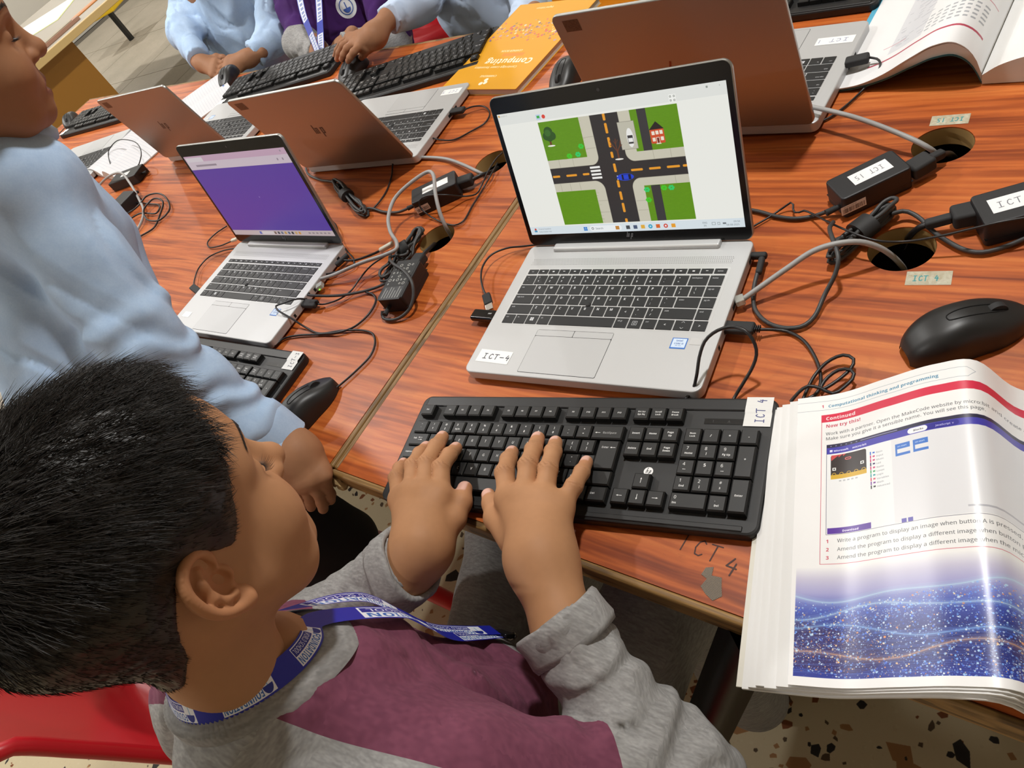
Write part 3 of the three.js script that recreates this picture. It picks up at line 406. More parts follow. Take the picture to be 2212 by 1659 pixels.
  x.fillStyle = '#c4453a'; x.beginPath(); x.arc(54, 1030, 10, 0, 7); x.fill(); x.fillStyle = '#4a9ac0'; x.fillRect(40, 1040, 28, 16); x.fillStyle = '#8a9499'; x.font = '17px sans-serif'; x.fillText('Finance headline', 86, 1034); x.fillText('Daily tracker info', 86, 1060);
}, 0.86);
const purpleScreen = screenMat((x) => {
  x.fillStyle = '#6446b0'; x.fillRect(0, 0, 1920, 1080); x.fillStyle = '#dcb8d0'; x.fillRect(0, 0, 1920, 90); x.fillStyle = '#e6d6e2'; x.fillRect(0, 74, 1920, 100); x.fillStyle = '#efe6ec'; x.fillRect(20, 20, 340, 54); x.fillStyle = '#a89aa8'; x.fillRect(150, 112, 420, 24); x.fillRect(1700, 110, 22, 26); x.fillRect(1790, 110, 22, 26); x.fillRect(1820, 22, 20, 20);
  x.fillStyle = '#a892dc'; x.beginPath(); x.arc(985, 560, 9, 0, 7); x.fill();
  x.fillStyle = '#d9c6c8'; x.fillRect(0, 1010, 1920, 70); x.fillStyle = '#5f6fd0'; x.fillRect(545, 1028, 38, 36); x.fillStyle = '#efe3e4'; x.fillRect(600, 1024, 230, 44); ['#8a6b5a', '#4b4a55', '#6e7a9a', '#d8a850', '#5a6a8a', '#2f2f38', '#e0b46a', '#e6a23c'].forEach((c, i) => { x.fillStyle = c; x.fillRect(840 + i * 66, 1028, 36, 34); }); x.fillStyle = '#a99a9e'; for (let i = 0; i < 6; i++) x.fillRect(1480 + i * 68, 1034, 40, 20);
}, 0.62);
const stick = (txt, w, h, col = '#2a2c3a', cw = 34, lw = 6, px = 256) => label(w, h, (x, W, H) => script(x, txt, W * 0.16, H * 0.3, cw, H * 0.42, col, lw, 0.3), '#efefee', px);
const lapA = makeLaptop('open silver laptop whose screen shows a road map with a blue car', LW / 2, LD / 2, 0, 1.2756, { screen: mapScreen, sticker: [0.0372, 0.2068, 0.0525, 0.0205, stick('ICT-4', 0.0525, 0.0205), -0.04] });
makeLaptop('open silver laptop with a plain purple screen', -0.5798, 0.09, -0.0568, 1.42, { screen: purpleScreen, sticker: [0.03, 0.197, 0.024, 0.013, stick('', 0.024, 0.013)] });
makeLaptop('silver laptop with its lid back turned to the laptop with a purple screen', -0.5454, -0.3722, 3.1099, 1.3103, { sticker: [0.036, 0.208, 0.05, 0.019, stick('ICT 5', 0.05, 0.019, '#9aa0b8')], lidTag: true });
makeLaptop('silver laptop with its lid back behind the laptop showing a road map', 0.2036, -0.3509, 3.0243, 1.4544, { sticker: [0.036, 0.19, 0.054, 0.018, stick('ICT 15', 0.054, 0.018, '#9aa0b8')], lidTag: true, lidMark: lidLogoD });
makeLaptop('silver laptop with its lid back beside a white open booklet', -1.2329, -0.4988, 3.1039, 1.3878, { lidTag: true });
makeLaptop('silver laptop with a dark grey lid back beside a loose white notebook', -1.97, -0.45, 3.3, 1.3, { lidMat: std([0.06, 0.06, 0.065], 0.5) });

// ---------------------------------------------------------------- keyboards
const KP = 19.05, KBX = 175.5, KBZ = 5.5, KBW = 0.4535, KBD = 0.157;
const KKEYS = (() => {                                          // [centre x, centre z, w, d, legends] in mm, Q at 0, 0
  const K = [], row = (z, list) => { let x = -2; for (const [w, ...t] of list) { K.push([(x + w / 2) * KP, z * KP, w * KP, KP, ...t]); x += w; } }, k = (s) => [...s].map((c) => [1, c]);
  const F = (x, t) => K.push([x, -45.3, KP, 17.5, ...t]);
  F(-30, ['Esc']); [1, 2, 3, 4].forEach((i) => F(5 + (i - 1) * KP, ['F' + i])); [5, 6, 7, 8].forEach((i) => F(92 + (i - 5) * KP, ['F' + i])); [9, 10, 11, 12].forEach((i) => F(179 + (i - 9) * KP, ['F' + i])); F(262, ['Prt Scr', 'Sys Rq']); F(281, ['Scroll', 'Lock']); F(300, ['Pause', 'Break']);
  row(-1, [[1, '~', '`'], [1, '!', '1'], [1, '@', '2'], [1, '3', 'Pg Dn'], [1, '$', '4'], [1, '%', '5'], [1, '^', '6'], [1, '&', '7'], [1, '*', '8'], [1, '(', '9'], [1, ')', '0'], [1, '_', '-'], [1, '+', '='], [2, 'BKSP']]);
  row(0, [[1.5, 'TAB'], ...k('QWERTYUIOP'), [1, '{', '['], [1, '}', ']']]);
  row(1, [[1.75, 'CapsLock'], ...k('ASDFGHJKL'), [1, ':', ';'], [1, '"', "'"], [1, '|', '\\']]);
  row(2, [[2.25, 'Shift'], ...k('ZXCVBNM'), [1, '<', ','], [1, '>', '.'], [1, '?', '/'], [2.75, 'Shift']]);
  row(3, [[1.25, 'Ctrl'], [1.25, 'Win'], [1.25, 'Alt'], [6.25, ''], [1.25, 'Alt'], [1.25, 'Win'], [1.25, 'Menu'], [1.25, 'Ctrl']]);
  K.push([12.3 * KP, 0.5 * KP, 1.35 * KP, 2 * KP, 'ENTER']);
  const P = (c, r, w, h, ...t) => K.push([(c - 2) * KP + (w - 1) * KP / 2, r * KP + (h - 1) * KP / 2, w * KP, h * KP, ...t]);
  [['Insert'], ['Home'], ['Page', 'Up']].forEach((t, i) => P(15.75 + i, -1, 1, 1, ...t)); [['Delete'], ['End'], ['Page', 'Down']].forEach((t, i) => P(15.75 + i, 0, 1, 1, ...t));
  P(16.75, 2, 1, 1, 'UP'); P(15.75, 3, 1, 1, 'LEFT'); P(16.75, 3, 1, 1, 'DOWN'); P(17.75, 3, 1, 1, 'RIGHT');
  P(19, -1, 1, 1, 'Num', 'Lock'); P(20, -1, 1, 1, '/'); P(21, -1, 1, 1, '*'); P(22, -1, 1, 1, '-');
  P(19, 0, 1, 1, '7', 'Home'); P(20, 0, 1, 1, '8', '↑'); P(21, 0, 1, 1, '9', 'Pg Up'); P(22, 0, 1, 2, '+'); P(19, 1, 1, 1, '4', '←'); P(20, 1, 1, 1, '5'); P(21, 1, 1, 1, '6', '→');
  P(19, 2, 1, 1, '1', 'End'); P(20, 2, 1, 1, '2', '↓'); P(21, 2, 1, 1, '#', '3'); P(22, 2, 1, 2, 'Enter'); P(19, 3, 2, 1, '0', 'Ins'); P(21, 3, 1, 1, '.', 'Del');
  return K;
})();
const arrow = (x, cx, cy, dx, dy, L, lw) => { x.lineWidth = lw; x.strokeStyle = '#e6e6e6'; x.beginPath(); x.moveTo(cx - dx * L, cy - dy * L); x.lineTo(cx + dx * L, cy + dy * L); x.stroke(); const a = L * 0.55; x.fillStyle = '#e6e6e6'; x.beginPath(); x.moveTo(cx + dx * L * 1.15, cy + dy * L * 1.15); x.lineTo(cx + dx * (L - a) - dy * a * 0.6, cy + dy * (L - a) + dx * a * 0.6); x.lineTo(cx + dx * (L - a) + dy * a * 0.6, cy + dy * (L - a) - dx * a * 0.6); x.fill(); };
const kkeyMat = std(0xffffff, 0.48, { map: canvasTex(2048, 620, (x, W, H) => {
  x.fillStyle = '#131313'; x.fillRect(0, 0, W, H); const s = W / 440, X = (v) => (v + 45) * s, Z = (v) => (v + 58) * s; x.fillStyle = '#e6e6e6'; x.textBaseline = 'middle';
  for (const [cx, cz, w, d, a, b] of KKEYS) {
    const f = (mm, bold) => { x.font = (bold ? 'bold ' : '') + Math.round(mm * s) + 'px sans-serif'; }, txt = (t, dx, dz) => x.fillText(t, X(cx + dx), Z(cz + dz)); x.fillStyle = '#e6e6e6'; x.textAlign = 'center';
    if (a === 'BKSP') { arrow(x, X(cx - 11), Z(cz + 1), -1, 0, 3 * s, 0.5 * s); x.fillStyle = '#bdbdbd'; f(3.4); txt('BackSpace', 3, 1); } else if (a === 'TAB') { f(3, true); txt('Tab', -6, -1); arrow(x, X(cx + 2), Z(cz - 2), -1, 0, 3 * s, 0.5 * s); arrow(x, X(cx + 2), Z(cz + 1), 1, 0, 3 * s, 0.5 * s); } else if (a === 'ENTER') { f(3.4); txt('Enter', -3, -9); arrow(x, X(cx + 6), Z(cz - 9), -1, 0, 3 * s, 0.6 * s); } else if (a === 'UP') arrow(x, X(cx), Z(cz), 0, -1, 3 * s, 0.6 * s); else if (a === 'DOWN') arrow(x, X(cx), Z(cz), 0, 1, 3 * s, 0.6 * s); else if (a === 'LEFT') arrow(x, X(cx), Z(cz), -1, 0, 3 * s, 0.6 * s); else if (a === 'RIGHT') arrow(x, X(cx), Z(cz), 1, 0, 3 * s, 0.6 * s);
    else if (d < 18) { f(2.7, true); if (b) { txt(a, 0, -1.8); txt(b, 0, 1.5); } else txt(a, 0, 0); } else if (cx > 240 && cx < 310) { f(3, true); if (b) { txt(a, 0, -2.2); txt(b, 0, 1.6); } else txt(a, 0, 0); } else if (cx > 310) {
      if (a === 'Num') { f(2.8, true); txt(a, 0, -2); txt(b, 0, 1.4); } else if (a === 'Enter') { f(3, true); txt(a, 0, 0); } else if (!b) { f(a.length === 1 && !'/*-+'.includes(a) ? 5 : 4.4, true); txt(a, 0, '+5'.includes(a) ? -2.5 : 0); } else { f(a === '0' || /\d/.test(a) ? 5 : 4, false); txt(a, a === '#' ? 0 : w > 30 ? -13 : -2, -3); if ('↑↓←→'.includes(b)) { const D = { '↑': [0, -1], '↓': [0, 1], '←': [-1, 0], '→': [1, 0] }[b]; arrow(x, X(cx - 1), Z(cz + 3), ...D, 1.6 * s, 0.5 * s); } else { f(3, true); txt(b, w > 30 ? -13 : 0, 3); } } } else if (b) { f(3.6, true); txt(a, a === '3' ? -2 : 0, -3.2); f(b.length > 1 ? 2.6 : 3.6, true); txt(b, 0, 2.8); } else if (a.length === 1) { f(4.6); txt(a, 0, -0.5); } else if (a) { f(2.8, true); txt(a, -w / 2 + 8, 0); }
  }
}) });
const ML = [-0.045 - KBX / 1000, -0.058 - KBZ / 1000, 0.44, 0.1332];
const kkeyGeos = KKEYS.map(([cx, cz, w, d]) => keyBox((w - 0.7) / 1000, (d - 0.7) / 1000, 0.0105, 0.0019, (cx - KBX) / 1000, (cz - KBZ) / 1000, 0.0115, ML));
const kbMat = std([0.01, 0.01, 0.0105], 0.5), kbWell = std([0.006, 0.006, 0.006], 0.6);
const hpRound = decal(1, 1, (x, W) => { x.fillStyle = '#f0f0f0'; x.beginPath(); x.arc(W / 2, W / 2, W * 0.46, 0, 7); x.fill(); x.strokeStyle = '#111'; x.lineWidth = W * 0.06; const L = (...q) => { x.beginPath(); for (let i = 0; i < q.length; i += 2) x[i ? 'lineTo' : 'moveTo'](q[i] * W, q[i + 1] * W); x.stroke(); }; L(0.26, 0.66, 0.44, 0.1); L(0.33, 0.42, 0.46, 0.42, 0.38, 0.66); L(0.5, 0.9, 0.66, 0.4, 0.76, 0.42, 0.68, 0.66, 0.58, 0.66); }, 128);
const kbBits = (() => {
  const wells = [[-40, -54.5, 286.5, 18.4], [248, -54.5, 62, 18.4], [-40, -30, 287.5, 98.5], [252, -30, 58.5, 39], [271.5, 28, 20.5, 20], [252, 47.4, 58.5, 20.4], [313, -30, 78, 98.5]];
  return { body: slab(KBW, KBD, 0.0135, 0.012, 0.0028, 6), bar: (() => { const g = new RoundedBoxGeometry(KBW - 0.016, 0.006, 0.016, 3, 0.0025); g.translate(0, 0.0122, (-63 - KBZ) / 1000); return g; })(),
    lip: (() => { const g = new RoundedBoxGeometry(KBW - 0.03, 0.003, 0.006, 2, 0.0012); g.translate(0, 0.0132, KBD / 2 - 0.006); return g; })(),
    wells: merge(wells.map(([a, b, w, d]) => { const g = sheet(w / 1000, d / 1000, 0.01365); g.translate((a + w / 2 - KBX) / 1000, 0, (b + d / 2 - KBZ) / 1000); return g; })), led: (() => { const g = sheet(0.052, 0.007); g.translate((356 - KBX) / 1000, 0.0139, (-42 - KBZ) / 1000); return g; })() };
})();
const ledMat = std(0xffffff, 0.3, { map: canvasTex(256, 36, (x) => { x.fillStyle = '#0a0a0b'; x.fillRect(0, 0, 256, 36); x.fillStyle = '#555'; x.font = '22px sans-serif'; x.fillText('1', 40, 26); x.fillText('A', 120, 26); x.fillText('1', 205, 26); }) });
function makeKeyboard(lbl, pos, turn, o = {}) {
  const t = thing('keyboard', lbl, 'keyboard', pos, turn);
  part(t, 'body', kbBits.body, kbMat); part(t, 'top_bar', kbBits.bar, black); part(t, 'front_lip', kbBits.lip, kbMat); part(t, 'key_well', kbBits.wells, kbWell); part(t, 'indicator_strip', kbBits.led, ledMat);
  kkeyGeos.forEach((g) => part(t, 'key', g, kkeyMat));
  { const g = new THREE.PlaneGeometry(0.011, 0.011); g.rotateX(-Math.PI / 2); g.translate((283 - KBX) / 1000, 0.0138, (22.5 - KBZ) / 1000); part(t, 'logo', g, hpRound, 'round white hp logo'); }
  if (o.sticker) part(t, 'name_sticker', (() => { const w = 0.027, d = 0.038, g = new THREE.BufferGeometry(), P = [], U = [], I = []; const prof = [[0, 0.0004], [0.003, 0.0164], [0.0205, 0.0164], [0.0225, 0.0146], [d, 0.0146]]; prof.forEach(([z, y], i) => { for (const s of [0, 1]) { P.push(s * w, y, z); U.push(s, 1 - z / d); } if (i) I.push(i * 2 - 2, i * 2, i * 2 - 1, i * 2 - 1, i * 2, i * 2 + 1); }); g.setAttribute('position', new THREE.Float32BufferAttribute(P, 3)); g.setAttribute('uv', new THREE.Float32BufferAttribute(U, 2)); g.setIndex(I.slice(6)); g.computeVertexNormals(); g.translate((370.5 - KBX) / 1000, 0, (-74.5 - KBZ) / 1000); return g; })(), o.sticker, 'white handwritten sticker');
  return t;
}
const sideways = (txt, col) => std(0xffffff, 0.5, { side: THREE.DoubleSide, map: canvasTex(160, 230, (x, W, H) => { x.fillStyle = '#e4e4e2'; x.fillRect(0, 0, W, H); x.globalAlpha = 0.5; x.strokeStyle = '#cfcfcf'; for (let i = 0; i < 9; i++) { x.beginPath(); x.moveTo(0, i * 26); x.lineTo(W, i * 26 + 10); x.stroke(); } x.globalAlpha = 1; x.translate(54, H - 22); x.rotate(-Math.PI / 2); script(x, txt, 6, 10, 27, 56, col, 6, 0.3); }) });
const kr = 0.10687, kc = new THREE.Vector3(0.0160 + (KBX * Math.cos(kr) + KBZ * Math.sin(kr)) / 1000, TY, 0.3429 + (-KBX * Math.sin(kr) + KBZ * Math.cos(kr)) / 1000);
makeKeyboard('black keyboard under the hands of the boy in maroon', kc, kr, { sticker: sideways('ICT 4', '#3a3f78') });
makeKeyboard('black keyboard with an ICT-3 sticker beside a blue shirt sleeve', T(-0.555, 0, 0.292), -0.045, { sticker: sideways('ICT-3', '#1b2038') });
makeKeyboard('black keyboard beside the yellow closed textbook', T(-0.63, 0, -0.593), Math.PI + 0.17);
makeKeyboard('black keyboard in front of the child in purple', T(-1.19, 0, -0.72), Math.PI + 0.14, { sticker: sideways('', '#888') });
makeKeyboard('black keyboard at the far table end beside the dark grey lid', T(-2.2, 0, -0.745), Math.PI + 0.06, { sticker: sideways('', '#888') });
makeKeyboard('black keyboard beyond the open book with a teal cover', T(0.16, 0, -0.6), Math.PI - 0.1);

// ---------------------------------------------------------------- mice
const mouseGeo = (() => {                                       // palm end at -z... front (buttons) at +z
  const L = 0.112, n = 30, m = 22, P = [], I = []; const w = (t) => 0.0305 * Math.pow(Math.sin(Math.PI * clamp(0.02 + t * 0.97, 0, 1)), 0.36) * (1 - 0.1 * Math.sin(Math.PI * t) ** 6) * lerp(1.04, 0.94, t), h = (t) => 0.0375 * Math.pow(Math.sin(Math.PI * clamp(0.03 + Math.pow(t, 0.86) * 0.9, 0, 1)), 0.55) * lerp(1, 0.8, sstep(0.4, 1, t));
  for (let i = 0; i <= n; i++) { const t = i / n; for (let j = 0; j <= m; j++) { const a = Math.PI * j / m, c = Math.cos(a), s = Math.sin(a); P.push(w(t) * Math.sign(c) * Math.pow(Math.abs(c), 0.6), 0.0012 + h(t) * Math.pow(s, 0.72), (t - 0.5) * L); } }
  for (let i = 0; i < n; i++) for (let j = 0; j < m; j++) { const a = i * (m + 1) + j, b = a + m + 1; I.push(a, b, a + 1, a + 1, b, b + 1); }
  const g = new THREE.BufferGeometry(); g.setAttribute('position', new THREE.Float32BufferAttribute(P, 3)); g.setIndex(I); g.computeVertexNormals(); g.userData = { h };
  const N = g.attributes.normal; if (N.getY(Math.floor(n / 2) * (m + 1) + m / 2) < 0) { for (let i = 0; i < I.length; i += 3) [I[i], I[i + 1]] = [I[i + 1], I[i]]; g.setIndex(I); g.computeVertexNormals(); } return g;
})();
const mouseH = mouseGeo.userData.h;
const mouseWheel = (() => { const g = new THREE.CylinderGeometry(0.0095, 0.0095, 0.0062, 20); g.rotateZ(Math.PI / 2); g.translate(0, mouseH(0.76) - 0.0035, 0.029); return g; })();
const mouseRing = (() => { const p = []; for (let i = 0; i < 28; i++) { const a = i / 28 * Math.PI * 2, z = 0.012 + 0.027 * Math.sin(a), t = z / 0.112 + 0.5; p.push(new THREE.Vector3(0.0058 * Math.sign(Math.cos(a)) * Math.pow(Math.abs(Math.cos(a)), 0.5), 0.0014 + mouseH(t) - 0.0002, z)); } return tube(p, 0.0006, 60, 5, true); })();
const mouseMat = std([0.014, 0.014, 0.0145], 0.42);
function makeMouse(lbl, pos, turn) { const t = thing('computer_mouse', lbl, 'mouse', pos, turn); part(t, 'body', mouseGeo, mouseMat); part(t, 'scroll_wheel', mouseWheel, rubber); part(t, 'wheel_groove', mouseRing, darkHole); return t; }
const aim = (a, b) => Math.atan2(b.x - a.x, b.z - a.z);
const mouseFlat = (u, v) => at(u, v, 0.018).setY(TY);
makeMouse('black mouse beside the open textbook and the keyboard with white sticker', mouseFlat(2082, 705), aim(at(2069, 685, 0.036), at(2187, 644, 0.036)));
makeMouse('black mouse beside the keyboard with an ICT-3 sticker', mouseFlat(655, 873), aim(at(640, 880, 0.03), at(675, 843, 0.03)));
makeMouse('black mouse half hidden behind the yellow closed textbook', mouseFlat(1222, 158), aim(at(1230, 140, 0.03), at(1200, 190, 0.03)));
makeMouse('black mouse under the hand of a child in a pale shirt', mouseFlat(758, 148), aim(at(775, 128, 0.03), at(745, 165, 0.03)));
makeMouse('black mouse by the hands of the far child in blue', mouseFlat(490, 162), aim(at(500, 145, 0.03), at(478, 185, 0.03)));
makeMouse('black mouse at the far end corner of the table', mouseFlat(150, 258), aim(at(155, 245, 0.03), at(143, 275, 0.03)));
// ---------------------------------------------------------------- power adapters
const barcode = label(0.03, 0.012, (x, W, H) => { x.fillStyle = '#222'; const r = rng(8); for (let i = 18; i < W - 18;) { const w = 2 + Math.floor(r() * 6); x.fillRect(i, 34, w, H - 46); i += w + 2 + Math.floor(r() * 5); } x.font = '17px sans-serif'; x.fillText('SN 8A14 2230 KX', 30, 24); });
const ratingPlate = label(0.08, 0.042, (x, W, H) => {
  x.fillStyle = '#3a3b3d'; x.fillRect(W * 0.02, H * 0.06, W * 0.3, H * 0.85); x.fillStyle = '#9a9b98'; x.font = 'bold 15px sans-serif'; const r = rng(4); for (let i = 0; i < 6; i++) for (let j = 0; j < 5; j++) if (r() > 0.25) { const s = 8 + r() * 9; x.lineWidth = 2.5; x.strokeStyle = '#c4c4bd'; const a = W * 0.4 + i * 24, b = 16 + j * 23; if (r() > 0.5) { x.beginPath(); x.arc(a, b, s / 2, 0, 7); x.stroke(); } else x.fillRect(a - s / 2, b - s / 3, s, s * 0.6); }
  x.fillStyle = '#8a8b88'; for (let i = 0; i < 7; i++) x.fillRect(12, 18 + i * 16, 40 + r() * 30, 5);
}, '#1b1c1d');
function makeAdapter(lbl, A, B, C, h, o = {}) {                // A -> B along the long side, A -> C across, all on the top face
  const a = at(...A, h), b = at(...B, h), c = at(...C, h), e = b.clone().sub(a), L = o.len || e.length(), W = o.wid || c.clone().sub(a).length(), turn = Math.atan2(-e.z, e.x); e.normalize();
  const side = new THREE.Vector3(e.z, 0, -e.x); if (side.dot(c.clone().sub(a)) < 0) side.negate();
  const ctr = a.addScaledVector(e, L / 2).addScaledVector(side, W / 2); ctr.y = TY;
  const t = thing('power_adapter', lbl, 'power adapter', ctr, turn);
  const g = slab(L, W, h, 0.005, 0.002, 4); part(t, 'case', g, adapterBlack);
  part(t, 'seam', box(L * 0.998 + 0.0002, 0.0008, W + 0.0003, 0, h * 0.3, 0, 0), adapterSide);
  { const s = new THREE.CylinderGeometry(0.0042, 0.003, 0.018, 10); s.rotateZ(o.relief < 0 ? Math.PI / 2 : -Math.PI / 2); s.translate((o.relief || -1) * (L / 2 + 0.008), h * 0.42, (o.reliefZ || 0) * W); part(t, 'strain_relief', s, rubber); }
  for (const [mat, x, z, w, d, rot, on] of o.stickers || []) { const s = sheet(w, d); if (on === 'side') { s.rotateX(Math.PI / 2); s.rotateY(0); s.translate(x, h * 0.45, W / 2 + 0.0004); } else { s.rotateY(rot || 0); s.translate(x, h + 0.0003, z); } part(t, 'sticker', s, mat, on === 'side' ? 'white barcode sticker' : 'printed sticker'); }
  return t;
}
makeAdapter('black power adapter with a sticker reading ICT 15', [1820, 432], [1971, 360], [1773, 396], 0.03, { relief: -1, reliefZ: 0.25, stickers: [[stick('ICT 15', 0.046, 0.02, '#7d7f88', 25, 5), 0.004, -0.001, 0.046, 0.02, Math.PI], [barcode, -0.03, 0, 0.03, 0.012, 0, 'side']] });
makeAdapter('black power adapter beside the cable hole with the ICT tape label', [2128, 488], [2240, 458], [2113, 420], 0.031, { len: 0.108, relief: 1, stickers: [[stick('ICT', 0.04, 0.022, '#6f717a', 40, 6), -0.022, 0.0, 0.04, 0.022, 0]] });
makeAdapter('black power adapter with a blank label under a grey cable loop', [888, 441], [984, 396], [883, 419], 0.03, { wid: 0.046, relief: -1, stickers: [[stick('', 0.05, 0.018), 0.004, 0, 0.05, 0.018, 0], [barcode, -0.03, 0, 0.026, 0.012, 0, 'side']] });
makeAdapter('black power adapter with printed rating marks facing up', [866, 643], [909, 561], [813, 646], 0.03, { relief: -1, reliefZ: -0.2, stickers: [[ratingPlate, 0, 0, 0.086, 0.044, 0]] });
makeAdapter('small black power adapter beside the standing boy in blue', [235, 468], [272, 430], [207, 440], 0.03, { relief: 1, len: 0.1, wid: 0.06 });
makeAdapter('black power adapter with white label beside a loose notebook', [232, 400], [290, 378], [190, 382], 0.026, { relief: 1, len: 0.11, wid: 0.055, stickers: [[stick('', 0.03, 0.018), 0.0, 0, 0.03, 0.018, 0]] });

// ---------------------------------------------------------------- cables
const pts = (list, dh = 0) => list.map(([u, v, h = 0.003]) => at(u, v, h + dh));
function cable(name, lbl, cat, list, r, mat, extra) {
  const P = pts(list), o = thing(name, lbl, cat, new THREE.Vector3(P[0].x, TY, P[0].z)); wpart(o, 'cord', tube(P, r), mat); if (extra) extra(o); return o;
}
const plugBox = (o, name, A, B, ha, hb, w, hgt, mat, r = 0.002) => { const a = at(...A, ha), b = at(...B, hb), d = b.clone().sub(a), L = d.length(), g = new RoundedBoxGeometry(w, hgt, L, 2, Math.min(r, w / 2.2, hgt / 2.2)); g.lookAt(d.normalize()); g.translate((a.x + b.x) / 2, (a.y + b.y) / 2, (a.z + b.z) / 2); return wpart(o, name, g, mat); };
const coil = (A, B, h, n, wid, r, seed) => {                   // loops of cable gathered between two pixels
  const a = at(...A, h), b = at(...B, h), d = b.clone().sub(a), s = new THREE.Vector3(-d.z, 0, d.x).normalize(), R = rng(seed), g = [];
  for (let i = 0; i < n; i++) { const P = [], ph = R() * 0.5, k = wid * (0.75 + R() * 0.5), e0 = (R() - 0.5) * 0.2, e1 = (R() - 0.5) * 0.2, lift = (i - n / 2) * r * 1.1; for (let j = 0; j < 14; j++) { const q = j / 14 * Math.PI * 2 + ph, along = 0.5 + (0.5 + (Math.cos(q) > 0 ? e1 : e0)) * Math.cos(q), pinch = 0.35 + 0.65 * Math.abs(Math.cos(q)) ** 1.2; P.push(a.clone().addScaledVector(d, along).addScaledVector(s, Math.sin(q) * k * pinch + (R() - 0.5) * r).add(new THREE.Vector3(0, Math.max(lift + (R() - 0.5) * r * 2 + Math.sin(q * 1 + i) * r * 1.5, -h + r * 1.1), 0))); } g.push(tube(P, r, 70, 6, true)); }
  return merge(g);
};
const strapGeo = (A, B, h, wid, r) => { const a = at(...A, h), b = at(...B, h), d = b.clone().sub(a).normalize(), g = new THREE.CylinderGeometry(r, r, wid, 14); g.rotateX(Math.PI / 2); g.scale(1, 0.8, 1); g.lookAt(d); const c = a.lerp(b, 0.5); g.translate(c.x, c.y, c.z); return g; };
cable('network_cable', 'grey network cable running from a hole to the laptop behind the road map screen', 'cable', [[2025, 340, -0.03], [2012, 324, 0.008], [1985, 308, 0.018], [1930, 284, 0.026], [1860, 258, 0.03], [1790, 239, 0.03], [1710, 223, 0.028], [1650, 214, 0.025], [1600, 217, 0.018], [1540, 235, 0.01], [1480, 262, 0.004], [1400, 280, 0.004]], 0.0033, cableGrey);
cable('network_cable', 'grey network cable plugged into the laptop showing a road map', 'cable', [[1606, 646, 0.012], [1640, 622, 0.018], [1700, 580, 0.03], [1758, 542, 0.04], [1810, 526, 0.042], [1860, 523, 0.036], [1900, 535, 0.022], [1928, 553, 0.004], [1948, 574, -0.02], [1955, 590, -0.06]], 0.0033, cableGrey, (o) => { plugBox(o, 'plug', [1589, 652], [1608, 645], 0.011, 0.012, 0.0115, 0.008, clearPlastic, 0.001); plugBox(o, 'indicator_light', [1587, 641], [1590, 640], 0.013, 0.013, 0.002, 0.002, ledGreen, 0.0008); });
cable('network_cable', 'grey network cable lying along the lid back behind the purple screen', 'cable', [[665, 352, 0.006], [682, 363, 0.004], [720, 360, 0.004], [770, 350, 0.005], [830, 342, 0.005], [900, 340, 0.005], [960, 343, 0.006], [1000, 356, 0.01], [1038, 374, 0.01], [1062, 384, -0.02]], 0.0033, cableGrey);
cable('network_cable', 'grey network cable looping high beside the laptop with a purple screen', 'cable', [[688, 604, 0.013], [720, 594, 0.018], [780, 568, 0.028], [835, 549, 0.034], [856, 538, 0.036], [857, 525, 0.036], [843, 500, 0.036], [839, 470, 0.042], [852, 430, 0.05], [888, 394, 0.058], [925, 371, 0.06], [936, 378, 0.06], [941, 420, 0.048], [950, 458, 0.03], [963, 490, 0.008], [973, 507, -0.015], [980, 525, -0.06]], 0.0033, cableGrey, (o) => { plugBox(o, 'plug', [685, 622], [697, 614], 0.011, 0.013, 0.0115, 0.008, clearPlastic, 0.001); plugBox(o, 'indicator_light', [689, 626], [692, 625], 0.013, 0.013, 0.003, 0.002, ledGreen, 0.0008); });
cable('charger_cable', 'black charger cable with a right-angle plug in the road map laptop', 'cable', [[1637, 588, 0.011], [1630, 615, 0.008], [1627, 645, 0.006], [1633, 672, 0.005], [1660, 698, 0.005], [1700, 709, 0.005], [1735, 704, 0.005], [1758, 685, 0.006], [1782, 635, 0.012], [1804, 592, 0.026], [1811, 560, 0.036], [1800, 520, 0.04], [1792, 495, 0.036], [1800, 480, 0.02]], 0.0026, cableDark, (o) => { plugBox(o, 'plug', [1618, 553], [1657, 552], 0.011, 0.012, 0.0085, 0.0085, rubber, 0.003); plugBox(o, 'strain_relief', [1647, 556], [1638, 592], 0.012, 0.011, 0.0075, 0.0075, rubber, 0.003); });
{ const p = at(1860, 500); const o = thing('cable_bundle', 'bundled black charger cable with a black strap between two cable holes', 'cable', new THREE.Vector3(p.x, TY, p.z)); wpart(o, 'coil', coil([1800, 550], [1925, 445], 0.014, 7, 0.011, 0.0026, 3), cableDark); wpart(o, 'strap', strapGeo([1845, 508], [1885, 478], 0.016, 0.022, 0.015), blackMatte); wpart(o, 'cord', tube(pts([[1925, 462, 0.014], [1955, 456, 0.012], [1985, 470, 0.008], [2010, 495, 0.005], [2045, 520, 0.005], [2085, 540, 0.005], [2120, 545, 0.005], [2165, 535, 0.005], [2230, 508, 0.005]]), 0.0026), cableDark); }
cable('usb_cable', 'black cable with a USB plug in the road map laptop running to a book', 'cable', [[1638, 712, 0.011], [1665, 712, 0.008], [1700, 716, 0.004], [1735, 735, 0.004], [1760, 770, 0.004], [1772, 805, 0.004], [1772, 830, 0.004], [1762, 852, 0.004], [1735, 866, 0.004]], 0.0019, cableBlack, (o) => { plugBox(o, 'plug', [1557, 706], [1630, 710], 0.011, 0.012, 0.016, 0.0085, rubber, 0.003); for (let i = 0; i < 4; i++) plugBox(o, 'strain_relief', [1626 + i * 4.5, 710], [1629 + i * 4.5, 710.5], 0.012, 0.0118, 0.0072, 0.0068, rubber, 0.002); });
